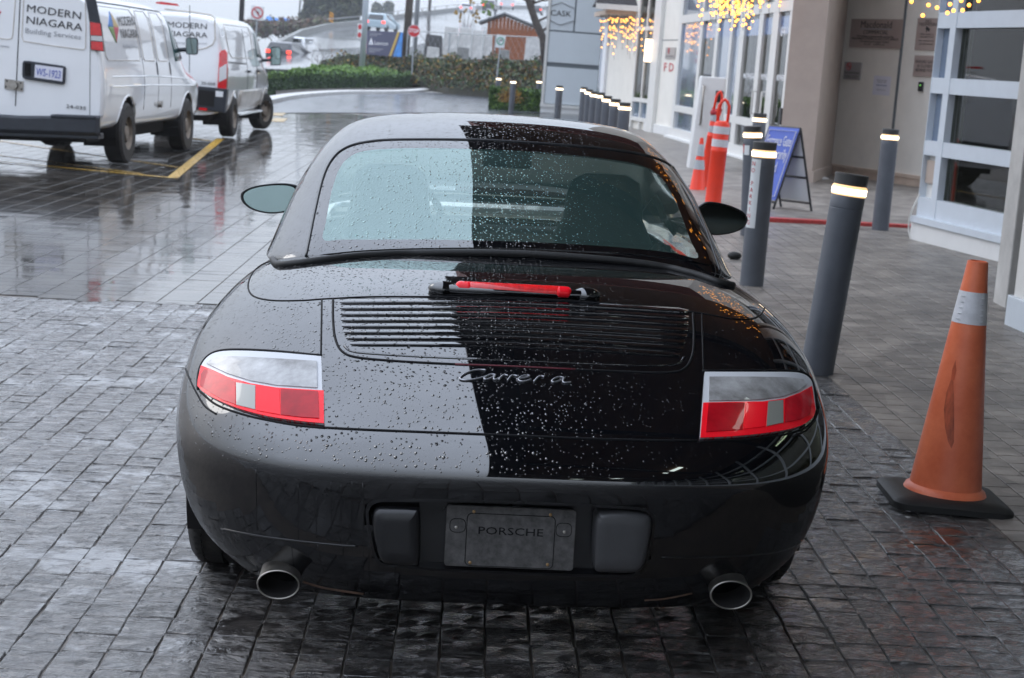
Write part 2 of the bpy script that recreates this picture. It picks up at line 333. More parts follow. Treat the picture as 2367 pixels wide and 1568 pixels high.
# ================================================================== THE SPORTS CAR
YAW = R(3.0)
car_mw = Matrix.Translation((0.04, 3.95, 0.001)) @ Matrix.Rotation(YAW, 4, 'Z') @ Matrix.Rotation(-0.025, 4, 'Y')
car = thing('sports_car', 'black rain-beaded sports coupe with hard top and no number plate, parked in the foreground', 'car', mw=car_mw)
car_inv = car_mw.inverted()
def ay(z, r=.372, cy=1.09, cz=.33): return cy - math.sqrt(max(0, r * r - (z - cz) ** 2))
BR = [
 [(0,.145,.190),(.25,.147,.190),(.45,.165,.193),(.58,.205,.203),(.67,.29,.22),(.735,.42,.23),(.775,.56,.24),(.80,.70,.25)],
 [(0,.085,.25),(.25,.088,.25),(.45,.105,.25),(.60,.155,.255),(.70,.25,.262),(.775,.38,.27),(.82,.53,.285),(.845,.715,.295)],
 [(0,.045,.33),(.25,.047,.33),(.45,.065,.33),(.61,.12,.33),(.725,.22,.335),(.805,.35,.345),(.852,.51,.36),(.876,.718,.36)],
 [(0,.026,.42),(.25,.029,.42),(.45,.046,.42),(.62,.10,.42),(.738,.20,.42),(.82,.33,.43),(.868,.50,.445),(.889,.735,.45)],
 [(0,.006,.505),(.25,.009,.505),(.45,.027,.505),(.62,.086,.505),(.742,.188,.508),(.828,.322,.515),(.875,.50,.53),(.893,.765,.515)],
 [(0,.0,.535),(.25,.003,.535),(.45,.021,.535),(.62,.081,.535),(.742,.184,.538),(.828,.32,.545),(.875,.50,.555),(.893,.785,.54)],
 [(0,.008,.562),(.25,.011,.562),(.45,.030,.562),(.62,.091,.562),(.744,.193,.564),(.828,.327,.572),(.874,.51,.585),(.892,.81,.57)],
 [(0,.045,.62),(.25,.05,.62),(.45,.07,.618),(.62,.13,.618),(.742,.225,.62),(.822,.355,.628),(.868,.53,.64),(.889,.87,.625)],
 [(0,.14,.685),(.25,.143,.684),(.44,.16,.682),(.60,.205,.68),(.72,.29,.682),(.80,.41,.69),(.855,.57,.70),(.886,.93,.665)],
 [(0,.27,.75),(.25,.272,.75),(.43,.28,.747),(.58,.31,.744),(.695,.38,.742),(.78,.49,.745),(.84,.65,.755),(.884,1.0,.69)],
 [(0,.42,.815),(.25,.42,.815),(.42,.425,.812),(.56,.445,.808),(.675,.50,.80),(.762,.60,.795),(.828,.76,.785),(.882,1.09,.70)],
 [(0,.59,.87),(.25,.59,.87),(.42,.595,.867),(.555,.61,.86),(.665,.65,.85),(.752,.73,.832),(.822,.88,.805),(.880,1.18,.695)],
 [(0,.78,.912),(.25,.78,.912),(.42,.78,.907),(.555,.79,.898),(.66,.82,.882),(.748,.89,.855),(.82,1.02,.812),(.879,1.27,.66)],
 [(0,1.0,.935),(.25,1.0,.934),(.42,1.0,.928),(.555,1.0,.918),(.66,1.03,.898),(.748,1.08,.865),(.82,1.18,.81),(.878,1.38,.56)],
 [(0,1.25,.94),(.25,1.25,.94),(.42,1.25,.935),(.555,1.25,.925),(.66,1.27,.905),(.745,1.30,.865),(.815,1.37,.79),(.872,1.45,.40)],
 [(0,1.5,.94),(.25,1.5,.94),(.42,1.5,.935),(.555,1.5,.925),(.66,1.5,.90),(.74,1.52,.855),(.80,1.54,.76),(.86,1.52,.22)],
 [(0,1.9,.93),(.25,1.9,.93),(.42,1.9,.925),(.56,1.9,.915),(.66,1.9,.89),(.735,1.9,.84),(.79,1.9,.73),(.85,1.9,.20)],
 [(0,2.4,.92),(.25,2.4,.92),(.42,2.4,.915),(.56,2.4,.905),(.66,2.4,.885),(.735,2.4,.84),(.79,2.4,.73),(.845,2.4,.20)],
 [(0,2.85,.91),(.25,2.85,.91),(.42,2.85,.905),(.56,2.85,.895),(.66,2.85,.875),(.735,2.85,.84),(.80,2.85,.74),(.85,2.85,.20)],
 [(0,3.1,.88),(.25,3.1,.88),(.42,3.1,.87),(.55,3.1,.862),(.64,3.1,.86),(.73,3.1,.85),(.815,3.08,.76),(.865,3.06,.30)],
 [(0,3.3,.84),(.25,3.3,.84),(.42,3.3,.832),(.54,3.3,.83),(.63,3.3,.845),(.72,3.3,.85),(.82,3.24,.77),(.872,3.20,.60)],
 [(0,3.55,.79),(.25,3.55,.79),(.41,3.55,.785),(.52,3.55,.79),(.62,3.55,.825),(.71,3.55,.82),(.815,3.5,.75),(.872,3.44,.69)],
 [(0,3.8,.73),(.25,3.8,.73),(.40,3.8,.73),(.50,3.8,.74),(.60,3.8,.775),(.69,3.78,.765),(.79,3.74,.70),(.865,3.68,.60)],
 [(0,4.05,.65),(.25,4.05,.65),(.39,4.04,.65),(.49,4.03,.655),(.58,4.0,.68),(.66,3.97,.67),(.75,3.9,.60),(.85,3.82,.35)],
 [(0,4.27,.54),(.24,4.26,.54),(.38,4.24,.54),(.48,4.21,.54),(.56,4.17,.54),(.64,4.11,.53),(.73,4.02,.46),(.82,3.86,.26)],
 [(0,4.38,.42),(.23,4.37,.42),(.37,4.34,.42),(.47,4.30,.42),(.55,4.25,.42),(.63,4.17,.41),(.71,4.06,.36),(.80,3.88,.24)],
 [(0,4.36,.27),(.22,4.35,.27),(.36,4.32,.27),(.46,4.28,.27),(.54,4.22,.27),(.61,4.14,.27),(.69,4.03,.25),(.78,3.88,.22)],
 [(0,4.25,.20),(.22,4.24,.20),(.35,4.21,.20),(.45,4.17,.20),(.52,4.12,.20),(.59,4.05,.20),(.66,3.97,.20),(.75,3.85,.20)],
]
BR = [[(x * .988, y, z) for x, y, z in r] for r in BR]
body_g = grid_surface(BR, 10, 8)
def grid_mesh(g, keep=None):
    mb = MB(); nr = len(g); nc = len(g[0])
    for r in g: mb.pts(r)
    for i in range(nr - 1):
        for j in range(nc - 1):
            a = i * nc + j
            c = (g[i][j] + g[i + 1][j] + g[i + 1][j + 1] + g[i][j + 1]) / 4
            if keep is None or keep(c, i, j): mb.face((a, a + 1, a + nc + 1, a + nc))
    return mb
def make_bvh(g):
    mb = grid_mesh(g); return BVHTree.FromPolygons([Vector(v) for v in mb.v], mb.f), mb
body_bvh, body_full = make_bvh(body_g)
# smooth normals of the full surface for interpolated lookups
def vert_normals(g):
    nr = len(g); nc = len(g[0]); N = []
    for i in range(nr):
        row = []
        for j in range(nc):
            a = g[min(i + 1, nr - 1)][j] - g[max(i - 1, 0)][j]; b = g[i][min(j + 1, nc - 1)] - g[i][max(j - 1, 0)]
            n = b.cross(a); row.append(n.normalized() if n.length > 1e-12 else Vector((0, 0, 1)))
        N.append(row)
    return N

HR = [
 [(0, 1.1, 0.925), (0.25, 1.1, 0.924), (0.42, 1.105, 0.918), (0.535, 1.115, 0.912), (0.615, 1.14, 0.905), (0.665, 1.19, 0.895), (0.7, 1.27, 0.885)],
 [(0, 1.13, 0.955), (0.25, 1.13, 0.952), (0.42, 1.135, 0.944), (0.54, 1.145, 0.934), (0.615, 1.17, 0.924), (0.67, 1.22, 0.912), (0.71, 1.29, 0.89)],
 [(0, 1.3, 1.035), (0.25, 1.3, 1.032), (0.42, 1.305, 1.022), (0.547, 1.315, 1.008), (0.628, 1.335, 0.985), (0.687, 1.365, 0.95), (0.722, 1.4, 0.89)],
 [(0, 1.52, 1.142), (0.25, 1.52, 1.138), (0.412, 1.525, 1.124), (0.538, 1.535, 1.1), (0.625, 1.55, 1.06), (0.692, 1.575, 0.99), (0.732, 1.6, 0.89)],
 [(0, 1.76, 1.242), (0.25, 1.76, 1.237), (0.405, 1.765, 1.221), (0.521, 1.775, 1.205), (0.611, 1.785, 1.15), (0.69, 1.8, 1.04), (0.736, 1.81, 0.89)],
 [(0, 1.98, 1.298), (0.245, 1.98, 1.293), (0.4, 1.985, 1.277), (0.514, 1.99, 1.257), (0.602, 2.0, 1.19), (0.686, 2.0, 1.06), (0.736, 2.0, 0.89)],
 [(0, 2.2, 1.322), (0.24, 2.2, 1.317), (0.398, 2.2, 1.301), (0.511, 2.2, 1.28), (0.6, 2.2, 1.207), (0.686, 2.2, 1.068), (0.736, 2.2, 0.89)],
 [(0, 2.45, 1.318), (0.24, 2.45, 1.313), (0.398, 2.45, 1.297), (0.511, 2.45, 1.276), (0.6, 2.43, 1.204), (0.684, 2.4, 1.068), (0.736, 2.4, 0.89)],
 [(0, 2.64, 1.292), (0.25, 2.64, 1.287), (0.413, 2.64, 1.272), (0.522, 2.63, 1.255), (0.605, 2.62, 1.187), (0.683, 2.6, 1.055), (0.729, 2.6, 0.89)],
 [(0, 2.9, 1.182), (0.26, 2.9, 1.178), (0.425, 2.89, 1.166), (0.535, 2.88, 1.145), (0.61, 2.86, 1.095), (0.675, 2.82, 1.01), (0.715, 2.8, 0.89)],
 [(0, 3.16, 1.05), (0.26, 3.16, 1.047), (0.43, 3.14, 1.04), (0.54, 3.11, 1.03), (0.61, 3.07, 1.0), (0.665, 3.02, 0.955), (0.695, 2.98, 0.89)],
 [(0, 3.38, 0.92), (0.28, 3.38, 0.92), (0.44, 3.35, 0.92), (0.55, 3.31, 0.918), (0.61, 3.25, 0.91), (0.66, 3.18, 0.9), (0.68, 3.1, 0.885)]
]
HR = [[(x, y, z) for x, y, z in r] for r in HR]
top_g = grid_surface(HR, 12, 12)
top_bvh, _ = make_bvh(top_g)

def hit(px, py, which='body', off=0.0):
    """point of the car's skin seen at a place of the photograph, in car coordinates"""
    o = car_inv @ CP; d = (car_inv.to_3x3() @ ray(px, py)).normalized()
    res = []
    for nm, t in (('body', body_bvh), ('top', top_bvh)):
        if which in (nm, 'any'):
            h = t.ray_cast(o, d)
            if h[0] is not None: res.append((h[3], h[0], h[1]))
    if not res: return None
    res.sort(key=lambda r: r[0]); p, n = res[0][1], res[0][2]
    if n.dot(d) > 0: n = -n
    return (p + n * off, n)

def inside(x, z, poly):
    c = False; n = len(poly)
    for i in range(n):
        x1, z1 = poly[i]; x2, z2 = poly[(i + 1) % n]
        if (z1 > z) != (z2 > z) and x < (x2 - x1) * (z - z1) / (z2 - z1) + x1: c = not c
    return c
def smooth_loop(poly, n=8, closed=True):
    """Catmull-Rom densify a 2D/3D polyline"""
    P = [Vector(p) if len(p) == 3 else Vector((p[0], p[1], 0)) for p in poly]; N = len(P); o = []
    rng = range(N) if closed else range(N - 1)
    for i in rng:
        a, b, c, d = (P[(i - 1) % N] if closed or i > 0 else 2 * P[0] - P[1]), P[i], P[(i + 1) % N], (P[(i + 2) % N] if closed or i < N - 2 else 2 * P[-1] - P[-2])
        for k in range(n):
            t = k / n
            o.append(.5 * ((2 * b) + (c - a) * t + (2 * a - 5 * b + 4 * c - d) * t * t + (3 * b - a - 3 * c + d) * t ** 3))
    if not closed: o.append(P[-1])
    return o
def lin_loop(poly, n=8, closed=True):
    P = [Vector((p[0], p[1], 0)) for p in poly]; N = len(P); o = []
    for i in (range(N) if closed else range(N - 1)):
        for k in range(n): o.append(P[i].lerp(P[(i + 1) % N], k / n))
    if not closed: o.append(P[-1])
    return o

SURF = {}
def set_normals(ob, pts_, which):
    pass

def patch(name, loop, m, off=.004, rings=8, which='body', parent=car, label=None, inner=None, centre=None, edge=True, smooth=True):
    """a panel lying on the skin: loop in photograph coordinates (dense). inner: a second loop -> ring-shaped panel"""
    mb = MB(); N = len(loop); cen = Vector((sum(p.x for p in loop) / N, sum(p.y for p in loop) / N, 0)) if centre is None else Vector((*centre, 0))
    levels = []
    if edge: levels.append((0.0, -0.004))
    st = rings if inner is None else 3
    for r in range(st + (0 if inner is None else 1)):
        levels.append((r / st, off))
    cols = []
    for t, o_ in levels:
        row = []
        for i, p in enumerate(loop):
            q = p.lerp(cen if inner is None else inner[i], t)
            h = hit(q.x, q.y, which, o_)
            row.append(h[0] if h else None)
        # fill gaps
        for i in range(N):
            if row[i] is None:
                for k in range(1, N):
                    if row[(i + k) % N] is not None: row[i] = row[(i + k) % N]; break
        cols.append(row)
    for r in cols: mb.pts(r)
    for j in range(len(cols) - 1):
        for i in range(N): a, b = j * N + i, j * N + (i + 1) % N; mb.face((a, a + N, b + N, b))
    if inner is None:
        h = hit(cen.x, cen.y, which, off)
        k = mb.pts([h[0]]); j = (len(cols) - 1) * N
        for i in range(N): mb.face((j + i, k, j + (i + 1) % N))
    ob = mb.build(name, m, parent, smooth='auto')
    if label: ob['label'] = label
    return ob
def seam(name, pts, r=.0022, m=None, which='body', off=0.0, dens=6, parent=car, closed=False, curve=True, label=None):
    lp = smooth_loop(pts, dens, closed) if curve else lin_loop(pts, dens, closed)
    P = []
    for p in lp:
        h = hit(p.x, p.y, which, off)
        if h: P.append(h[0])
    mb = MB().tube(P, r, n=6, closed=closed)
    return mb.build(name, m or M['seam'], parent, smooth=True, label=label)

# --- recess for the number plate
REC = smooth_loop([(872,1162),(935,1160),(1050,1161),(1180,1164),(1320,1170),(1440,1176),(1488,1182),(1507,1198),(1507,1225),(1500,1262),(1488,1300),(1470,1322),(1430,1328),(1320,1326),(1180,1321),(1040,1315),(930,1307),(888,1303),(872,1288),(862,1255),(855,1215),(853,1182)], 6)
rec3 = []
for p in REC:
    h = hit(p.x, p.y, 'body', 0); rec3.append(h[0])
recxz = [(p.x, p.z) for p in rec3]
cxr = sum(p[0] for p in recxz) / len(recxz); czr = sum(p[1] for p in recxz) / len(recxz)
recgrow = [(cxr + (x - cxr) * 1.012, czr + (z - czr) * 1.04) for x, z in recxz]
# engine grille hole
GRL = smooth_loop([(779,692),(900,690),(1180,692),(1400,703),(1585,722),(1592,760),(1590,815),(1570,838),(1530,846),(1400,848),(1180,841),(1000,832),(860,820),(815,806),(794,785),(782,745)], 6)
# rear body mesh with the recess cut out
def keep_body(c, i, j):
    return not (c.y < .3 and inside(c.x, c.z, recgrow))
bmb = grid_mesh(body_g, keep_body)
# fold the lower edge and arches inward so the shell has thickness
nc = len(body_g[0]); nr = len(body_g)
k0 = bmb.pts([Vector((r[0].x + .05, r[0].y, r[0].z)) for r in body_g])
for i in range(nr - 1): bmb.face((i * nc, (i + 1) * nc, k0 + i + 1, k0 + i))
k1 = bmb.pts([Vector((r[-1].x - .05, r[-1].y, r[-1].z)) for r in body_g])
for i in range(nr - 1): bmb.face((i * nc + nc - 1, k1 + i, k1 + i + 1, (i + 1) * nc + nc - 1))
k2 = bmb.pts([Vector((p.x * .97, p.y + .05, p.z + .012)) for p in body_g[0]])
for j in range(nc - 1): bmb.face((j, k2 + j, k2 + j + 1, j + 1))
body = bmb.build('body', M['paint'], car, smooth=True)

# recess collar, walls and floor
mb = MB(); N = len(REC)
cen = Vector((sum(p.x for p in REC) / N, sum(p.y for p in REC) / N, 0))
A = []; B = []
for p in REC:
    q = cen + (p - cen) * 1.0; q2 = Vector((cen.x + (p.x - cen.x) * 1.022, cen.y + (p.y - cen.y) * 1.085, 0))
    A.append(hit(q.x, q.y, 'body', .0015)[0]); B.append(hit(q2.x, q2.y, 'body', .0004)[0])
D1 = [Vector((p.x * .992, p.y + .012, czr + (p.z - czr) * .975)) for p in A]
D2 = [Vector((p.x * .97, .092, czr + (p.z - czr) * .93)) for p in A]
for L_ in (B, A, D1, D2): mb.pts(L_)
for j in range(3):
    for i in range(N): a, b = j * N + i, j * N + (i + 1) % N; mb.face((a, a + N, b + N, b))
mb.face([3 * N + i for i in range(N)])
mb.build('plate_recess', M['paint_dirty'], car, smooth='auto')

# --- overriders, plate holder
def overrider(name, loop, m, y0, y1, rake=0.0, label=None):
    """rounded pad; outline in photograph coordinates, reaching from the recess floor out to y0"""
    lp = smooth_loop(loop, 5); mb = MB(); N = len(lp); o = car_inv @ CP
    c2 = Vector((sum(p.x for p in lp) / N, sum(p.y for p in lp) / N, 0))
    def pl(px, py, y):
        d = (car_inv.to_3x3() @ ray(px, py)); return o + d * ((y - o.y) / d.y)
    lv = [(1.0, y1), (1.0, y0 + .022), (.97, y0 + .010), (.90, y0 + .003), (.80, y0), (.5, y0 - .0008)]
    for s_, y in lv:
        for p in lp:
            q = c2 + (p - c2) * s_; base = pl(q.x, q.y, y0 + .02); mb.pts([Vector((base.x, y, base.z))])
    for j in range(len(lv) - 1):
        for i in range(N): a, b = j * N + i, j * N + (i + 1) % N; mb.face((a, a + N, b + N, b))
    q_ = mb.pts([sum((Vector(mb.v[(len(lv) - 1) * N + i]) for i in range(N)), Vector()) / N])
    for i in range(N): mb.face(((len(lv) - 1) * N + i, q_, (len(lv) - 1) * N + (i + 1) % N))
    return mb.build(name, m, car, smooth=True, label=label)
overrider('overrider', [(872,1172),(900,1170),(960,1172),(970,1180),(972,1240),(970,1300),(955,1308),(905,1305),(885,1300),(872,1275),(862,1230),(861,1190)], M['paint_dirty'], .012, .10, label='left gloss black overrider streaked by rain')
overrider('overrider', [(1388,1182),(1440,1179),(1490,1186),(1505,1200),(1503,1240),(1490,1300),(1470,1322),(1400,1323),(1376,1318),(1371,1290),(1374,1210),(1380,1190)], M['trim_grey'], .016, .10, label='right overrider in dull grey')
# plate blank
o_ = car_inv @ CP
def carpl(px, py, y):
    d = (car_inv.to_3x3() @ ray(px, py)); return o_ + d * ((y - o_.y) / d.y)
PLY = .052
TL_, TR_, BL_, BR_ = carpl(1031,1167,PLY), carpl(1331,1180,PLY), carpl(1026,1308,PLY), carpl(1326,1319,PLY)
pm = frame(BL_, TR_ - TL_, TL_ - BL_); pw = (TR_ - TL_).length; ph = (TL_ - BL_).length
def rrect(w_, h_, r_, n=5, x0=0, y0=0):
    o = []
    for cx_, cy_, a0 in ((w_ - r_, r_, -90), (w_ - r_, h_ - r_, 0), (r_, h_ - r_, 90), (r_, r_, 180)):
        for k in range(n + 1): a = R(a0 + 90 * k / n); o.append((x0 + cx_ + r_ * math.cos(a), y0 + cy_ + r_ * math.sin(a)))
    return o
plate = MB().prism(rrect(pw, ph, .008), -.012, 0).xf(pm).build('plate_holder', M['plategrey'], car, bevel=.0015)
mb = MB().tube([(x, y, .0006) for x, y in rrect(pw * .68, ph * .86, .012, 4, pw * .16, ph * .02)], .0009, n=4, closed=True)
for x_ in (.03, .85): mb.tube([(x, y, .0006) for x, y in rrect(pw * .12, ph * .22, .012, 4, pw * x_, ph * .56)], .0008, n=4, closed=True)
mb.xf(pm).build('moulded_rib', M['seam'], plate)
text('lettering', 'PORSCHE', .026, M['seam'], pm @ Matrix.Translation((pw * .50, ph * .60, .0006)), plate, fit=pw * .50, ext=.0004)
for u_, v_, mm in ((.21, .91, 'screw'), (.80, .91, 'screw'), (.08, .64, 'steel'), (.915, .64, 'steel'), (.20, .07, 'screw'), (.80, .09, 'screw')):
    MB().lathe([(.004, 0), (.004, .002), (.002, .003)], n=10).xf(pm @ Matrix.Translation((pw * u_, ph * v_, 0))).build('screw', M[mm], plate)

# --- runs of rain water on the bumper
for x, a, b, dx in ((615,180,600,6),(905,290,660,4),(1030,370,650,0),(1130,265,600,6),(1200,280,690,-4),(1275,260,640,-12),(1350,270,1040,8),(1392,700,1040,4),(1570,830,1040,2),(1690,945,1050,2),(1210,700,980,34),(1040,700,900,50),(860,700,840,16)):
    f_ = lambda X, Y: ((620 + X / 1.849) * .62126, (1650 + Y / 1.849) * .62126)
    if x > 1380 and a < 300: continue
    seam('water_run', [f_(x, a), f_(x + dx * .3, (a + b) / 2), f_(x + dx, b)], .0013, M['paint'], off=.0002, dens=6)
# --- seams of the rear end
seam('boot_seam', [(752,989),(850,994),(1000,1000),(1180,1007),(1400,1016),(1612,1020)], .0034)
seam('panel_seam', [(744,694),(743,760),(742,822)], .0026)
seam('panel_seam', [(1622,726),(1624,790),(1626,856)], .0022)
seam('cover_seam', [(652,606),(620,606),(592,622),(577,645),(574,668),(588,686),(630,695),(700,695),(760,691),(900,686),(1180,690),(1400,702),(1600,722),(1690,737),(1740,737),(1764,720),(1768,694),(1752,668),(1726,650)], .0026)
seam('grille_seam', [(770,693),(770,740),(775,782),(790,812),(822,826),(900,834),(1000,840),(1180,848),(1400,858),(1540,862),(1582,852),(1600,822),(1604,780),(1602,724)], .0034)
seam('bumper_seam', [(429,852),(440,880),(456,912),(474,940),(500,958)], .0026)
seam('bumper_seam', [(1893,935),(1888,960),(1874,985),(1856,1000),(1830,1010)], .0026)
cr1 = seam('bumper_crease', [(512,1222),(560,1232),(620,1242),(700,1252),(780,1260),(826,1263)], .0030, M['paint_dirty'])
cr2 = seam('bumper_crease', [(1528,1289),(1600,1288),(1700,1286),(1780,1279),(1830,1266),(1852,1250)], .0030, M['paint_dirty'])

# --- engine lid grille: louvres
slat_px = [((785 + (0, 0, 1, 3, 5, 9, 15, 24)[i], 696.5 + 13.8 * i), (1180, 697 + 14.3 * i), (1592 - (0, 0, 1, 2, 4, 8, 13, 20)[i], 719.5 + 14.3 * i)) for i in range(8)]
for q, (a, b, c) in enumerate(slat_px):
    path = smooth_loop([a, ((a[0] * .5 + b[0] * .5), a[1] * .45 + b[1] * .55 - 1.5), b, ((c[0] * .5 + b[0] * .5), c[1] * .45 + b[1] * .55 - .5), c], 9, closed=False)
    mb = MB(); n = len(path); prof = [(-6.6, .0003), (-5.8, .0009), (3.6, .0050), (5.2, .0053), (6.0, .0040), (6.4, -.0005)]
    for i, p in enumerate(path):
        e = min(1.0, (min(i, n - 1 - i) + .35) / 1.3)
        for dy, off in prof:
            h = hit(p.x, p.y + dy * (.4 + .6 * e), 'body', off * e); mb.pts([h[0]])
    m_ = len(prof)
    for i in range(n - 1):
        for j in range(m_ - 1): a_ = i * m_ + j; mb.face((a_, a_ + 1, a_ + m_ + 1, a_ + m_))
    mb.build('louvre', M['paint'], car, smooth='auto')
for q, (a, b, c) in enumerate(slat_px):
    pth = [(a[0] + 3, a[1] + 6.9), ((a[0] + b[0]) / 2, a[1] * .45 + b[1] * .55 + 5.3), (b[0], b[1] + 6.9), ((c[0] + b[0]) / 2, c[1] * .45 + b[1] * .55 + 6.3), (c[0] - 3, c[1] + 6.9)]
    seam('louvre_gap', pth, .0013, M['seam'], off=.0002)
seam('grille_lip', [(796,800),(812,812),(860,818),(1000,826),(1180,833),(1400,842),(1530,845),(1568,840),(1582,826)], .0035, M['paint'])

# --- tail lights
def light(sgn, outer, inner, parts, label):
    root = patch('tail_light', lin_loop(outer, 5), M['white_lens'], off=.006, rings=8, centre=((inner[0][0] + inner[2][0]) / 2, (inner[0][1] + inner[2][1]) / 2), label=label)
    for nm, lp, m_, off in parts:
        patch(nm, lin_loop(lp, 5), m_, off=off, rings=5, parent=root, edge=True)
    return root
sm = lambda pts, n=4: [(p.x, p.y) for p in smooth_loop(pts, n, closed=False)]
topL = sm([(462,880),(468,850),(484,828),(510,817),(560,815),(640,819),(742,828)])
botL = sm([(749,983),(690,977),(620,966),(560,950),(510,930),(478,912),(461,896)])
outL = topL + [(743,828)] + botL
midL = [(748,907),(700,904),(640,900),(580,889),(530,874),(490,855),(470,846)]
redL = [(743,908)] + [(749,983)] + botL[1:] + [(462,880),(470,846)] + [(x, y) for x, y in midL[::-1][1:-1]]
lightL = light(-1, outL, [(500,840),(730,905),(730,905)], [
    ('red_lens', [(749,908),(750,983)] + botL[1:] + [(462,882),(469,849),(490,857),(530,876),(580,891),(640,901),(700,905)], M['red_b'], .0075),
    ('clear_lens', sm([(482,845),(500,833),(540,830),(640,835),(733,841)]) + [(734,902),(700,900),(640,896),(580,885),(530,869),(495,852)], M['clear_lens'], .009),
    ('fog_lens', [(651,905),(736,911),(739,972),(700,970),(652,964)], M['red_d'], .0095),
    ('reflector', [(595,899),(648,904),(650,964),(596,954)], M['red_b'], .0095),
    ('grey_lens', [(549,890),(593,897),(593,952),(550,941)], M['grey_lens'], .0095),
    ('side_lens', [(478,858),(510,874),(547,888),(548,940),(520,930),(490,912),(468,896),(470,870)], M['red_m'], .0095),
], 'left tail light, beaded with rain')
topR = sm([(1628,864),(1740,864),(1820,864),(1850,867),(1868,878),(1876,900),(1882,950)])
botR = sm([(1880,952),(1872,970),(1840,990),(1780,1003),(1700,1012),(1617,1016)])
lightR = light(1, topR + botR[1:], [(1640,870),(1850,900),(1850,950)], [
    ('red_lens', [(1624,936),(1700,934),(1760,933),(1810,926),(1845,912),(1872,896),(1880,950)] + botR[1:], M['red_b'], .0075),
    ('clear_lens', [(1638,877),(1740,877),(1820,878),(1852,882),(1858,893),(1842,908),(1806,922),(1755,929),(1700,931),(1637,932)], M['clear_lens'], .009),
    ('fog_lens', [(1636,938),(1718,937),(1713,998),(1630,1004)], M['red_d'], .0095),
    ('reflector', [(1722,936),(1768,935),(1763,991),(1717,997)], M['red_b'], .0095),
    ('grey_lens', [(1772,934),(1806,930),(1806,982),(1768,990)], M['grey_lens'], .0095),
    ('side_lens', [(1810,928),(1844,915),(1866,902),(1870,930),(1866,962),(1845,974),(1810,981)], M['red_m'], .0095),
], 'right tail light, glossy and dry')
seam('light_seam', [(458,900),(458,870),(466,842),(484,821),(512,811),(560,809),(640,813),(744,823)], .0040)
seam('light_seam', [(1624,858),(1740,857),(1822,857),(1856,862),(1876,878),(1886,915),(1888,945)], .0036)
seam('light_seam', [(462,905),(500,936),(560,958),(620,972),(690,984),(752,990)], .0030)
seam('light_seam', [(1615,1021),(1700,1018),(1780,1010),(1840,998),(1876,978),(1888,948)], .0030)


# --- third brake light in its pod
def podpath(x0, y0, x1, y1, n, out, dz=0.0):
    P = []
    for t in range(n + 1):
        u = t / n; x = x0 + (x1 - x0) * u; y = y0 + (y1 - y0) * u
        h = hit(x, y + 8, 'body', 0)[0]; q = carpl(x, y, h.y - out); P.append(q + Vector((0, 0, dz)))
    return P
n_ = 40; rad = []
for t in range(n_ + 1):
    u = t / n_; d = min(u, 1 - u) * 2
    e = math.sqrt(max(0.0, 1 - (1 - min(1, d / .10)) ** 2)); blob = .0205 if d < .24 else .0205 - .0095 * min(1, (d - .24) / .08)
    rad.append(max(.001, e * blob))
pm_ = MB().tube(podpath(1010, 666.5, 1368, 683, n_, .010), [.012] * (n_ + 1), n=16)
for x_, y_ in ((1022, 667), (1356, 682)):
    h = hit(x_, y_ + 6, 'body', 0)[0]; q = carpl(x_, y_, h.y - .004); pm_.ball(tuple(q), (.038, .030, .0205), n=24, h=12)
podo = pm_.build('brake_light_housing', M['gloss_black'], car, smooth=True)
def bar(name, x0, y0, x1, y1, r_, out, m):
    k = 24; L_ = abs(x1 - x0); rr = []
    for t in range(k + 1):
        d = min(t / k, 1 - t / k) * L_; rr.append(max(.001, r_ * (1 if d > 11 else math.sqrt(max(0, 1 - (1 - d / 11) ** 2)))))
    return MB().tube(podpath(x0, y0, x1, y1, k, out), rr, n=14).build(name, m, podo, smooth=True)
bar('brake_lens', 1050, 663, 1324, 677, .0168, .020, M['brake'])
bar('end_reflector', 1052, 663, 1094, 665, .0158, .0228, M['red_b'])
bar('end_reflector', 1282, 675, 1322, 677, .0158, .0228, M['red_b'])
seam('grille_reflector', [(1052,843),(1180,848),(1330,855)], .0028, M['dark_red'], off=.001)
seam('pod_shadow_gap', [(1000,680),(1100,683),(1200,688),(1330,695)], .0024, M['seam'])

# --- script badge, hand drawn strokes
sc_ = 0.6213 / (2367 / 800.0)
def S(x, y): return (1550 * .62126 + x * .21, 1000 * .62126 + y * .21)
strokes = [
 [(765,1125),(700,1120),(620,1130),(540,1160),(490,1195),(478,1218),(500,1232),(560,1235),(640,1225),(720,1205),(790,1185)],
 [(870,1175),(820,1172),(775,1190),(745,1212),(750,1225),(790,1222),(840,1200),(868,1178),(850,1205),(852,1225),(880,1225),(930,1205)],
 [(905,1230),(935,1195),(950,1182),(975,1178),(1005,1185)],
 [(1000,1235),(1030,1200),(1048,1186),(1075,1182),(1110,1190)],
 [(1100,1225),(1135,1215),(1190,1208),(1235,1196),(1238,1184),(1200,1182),(1150,1198),(1120,1222),(1135,1243),(1190,1246),(1260,1228)],
 [(1290,1250),(1325,1212),(1345,1196),(1375,1190),(1405,1198)],
 [(1620,1205),(1570,1200),(1525,1215),(1490,1240),(1500,1255),(1545,1250),(1600,1230),(1628,1208),(1610,1238),(1615,1258),(1650,1262),(1700,1258)],
]
for s_ in strokes:
    s_ = [S(x, y) for x, y in s_]
    seam('badge_letter', s_, .0024, M['silver_script'], off=.0022, dens=5)

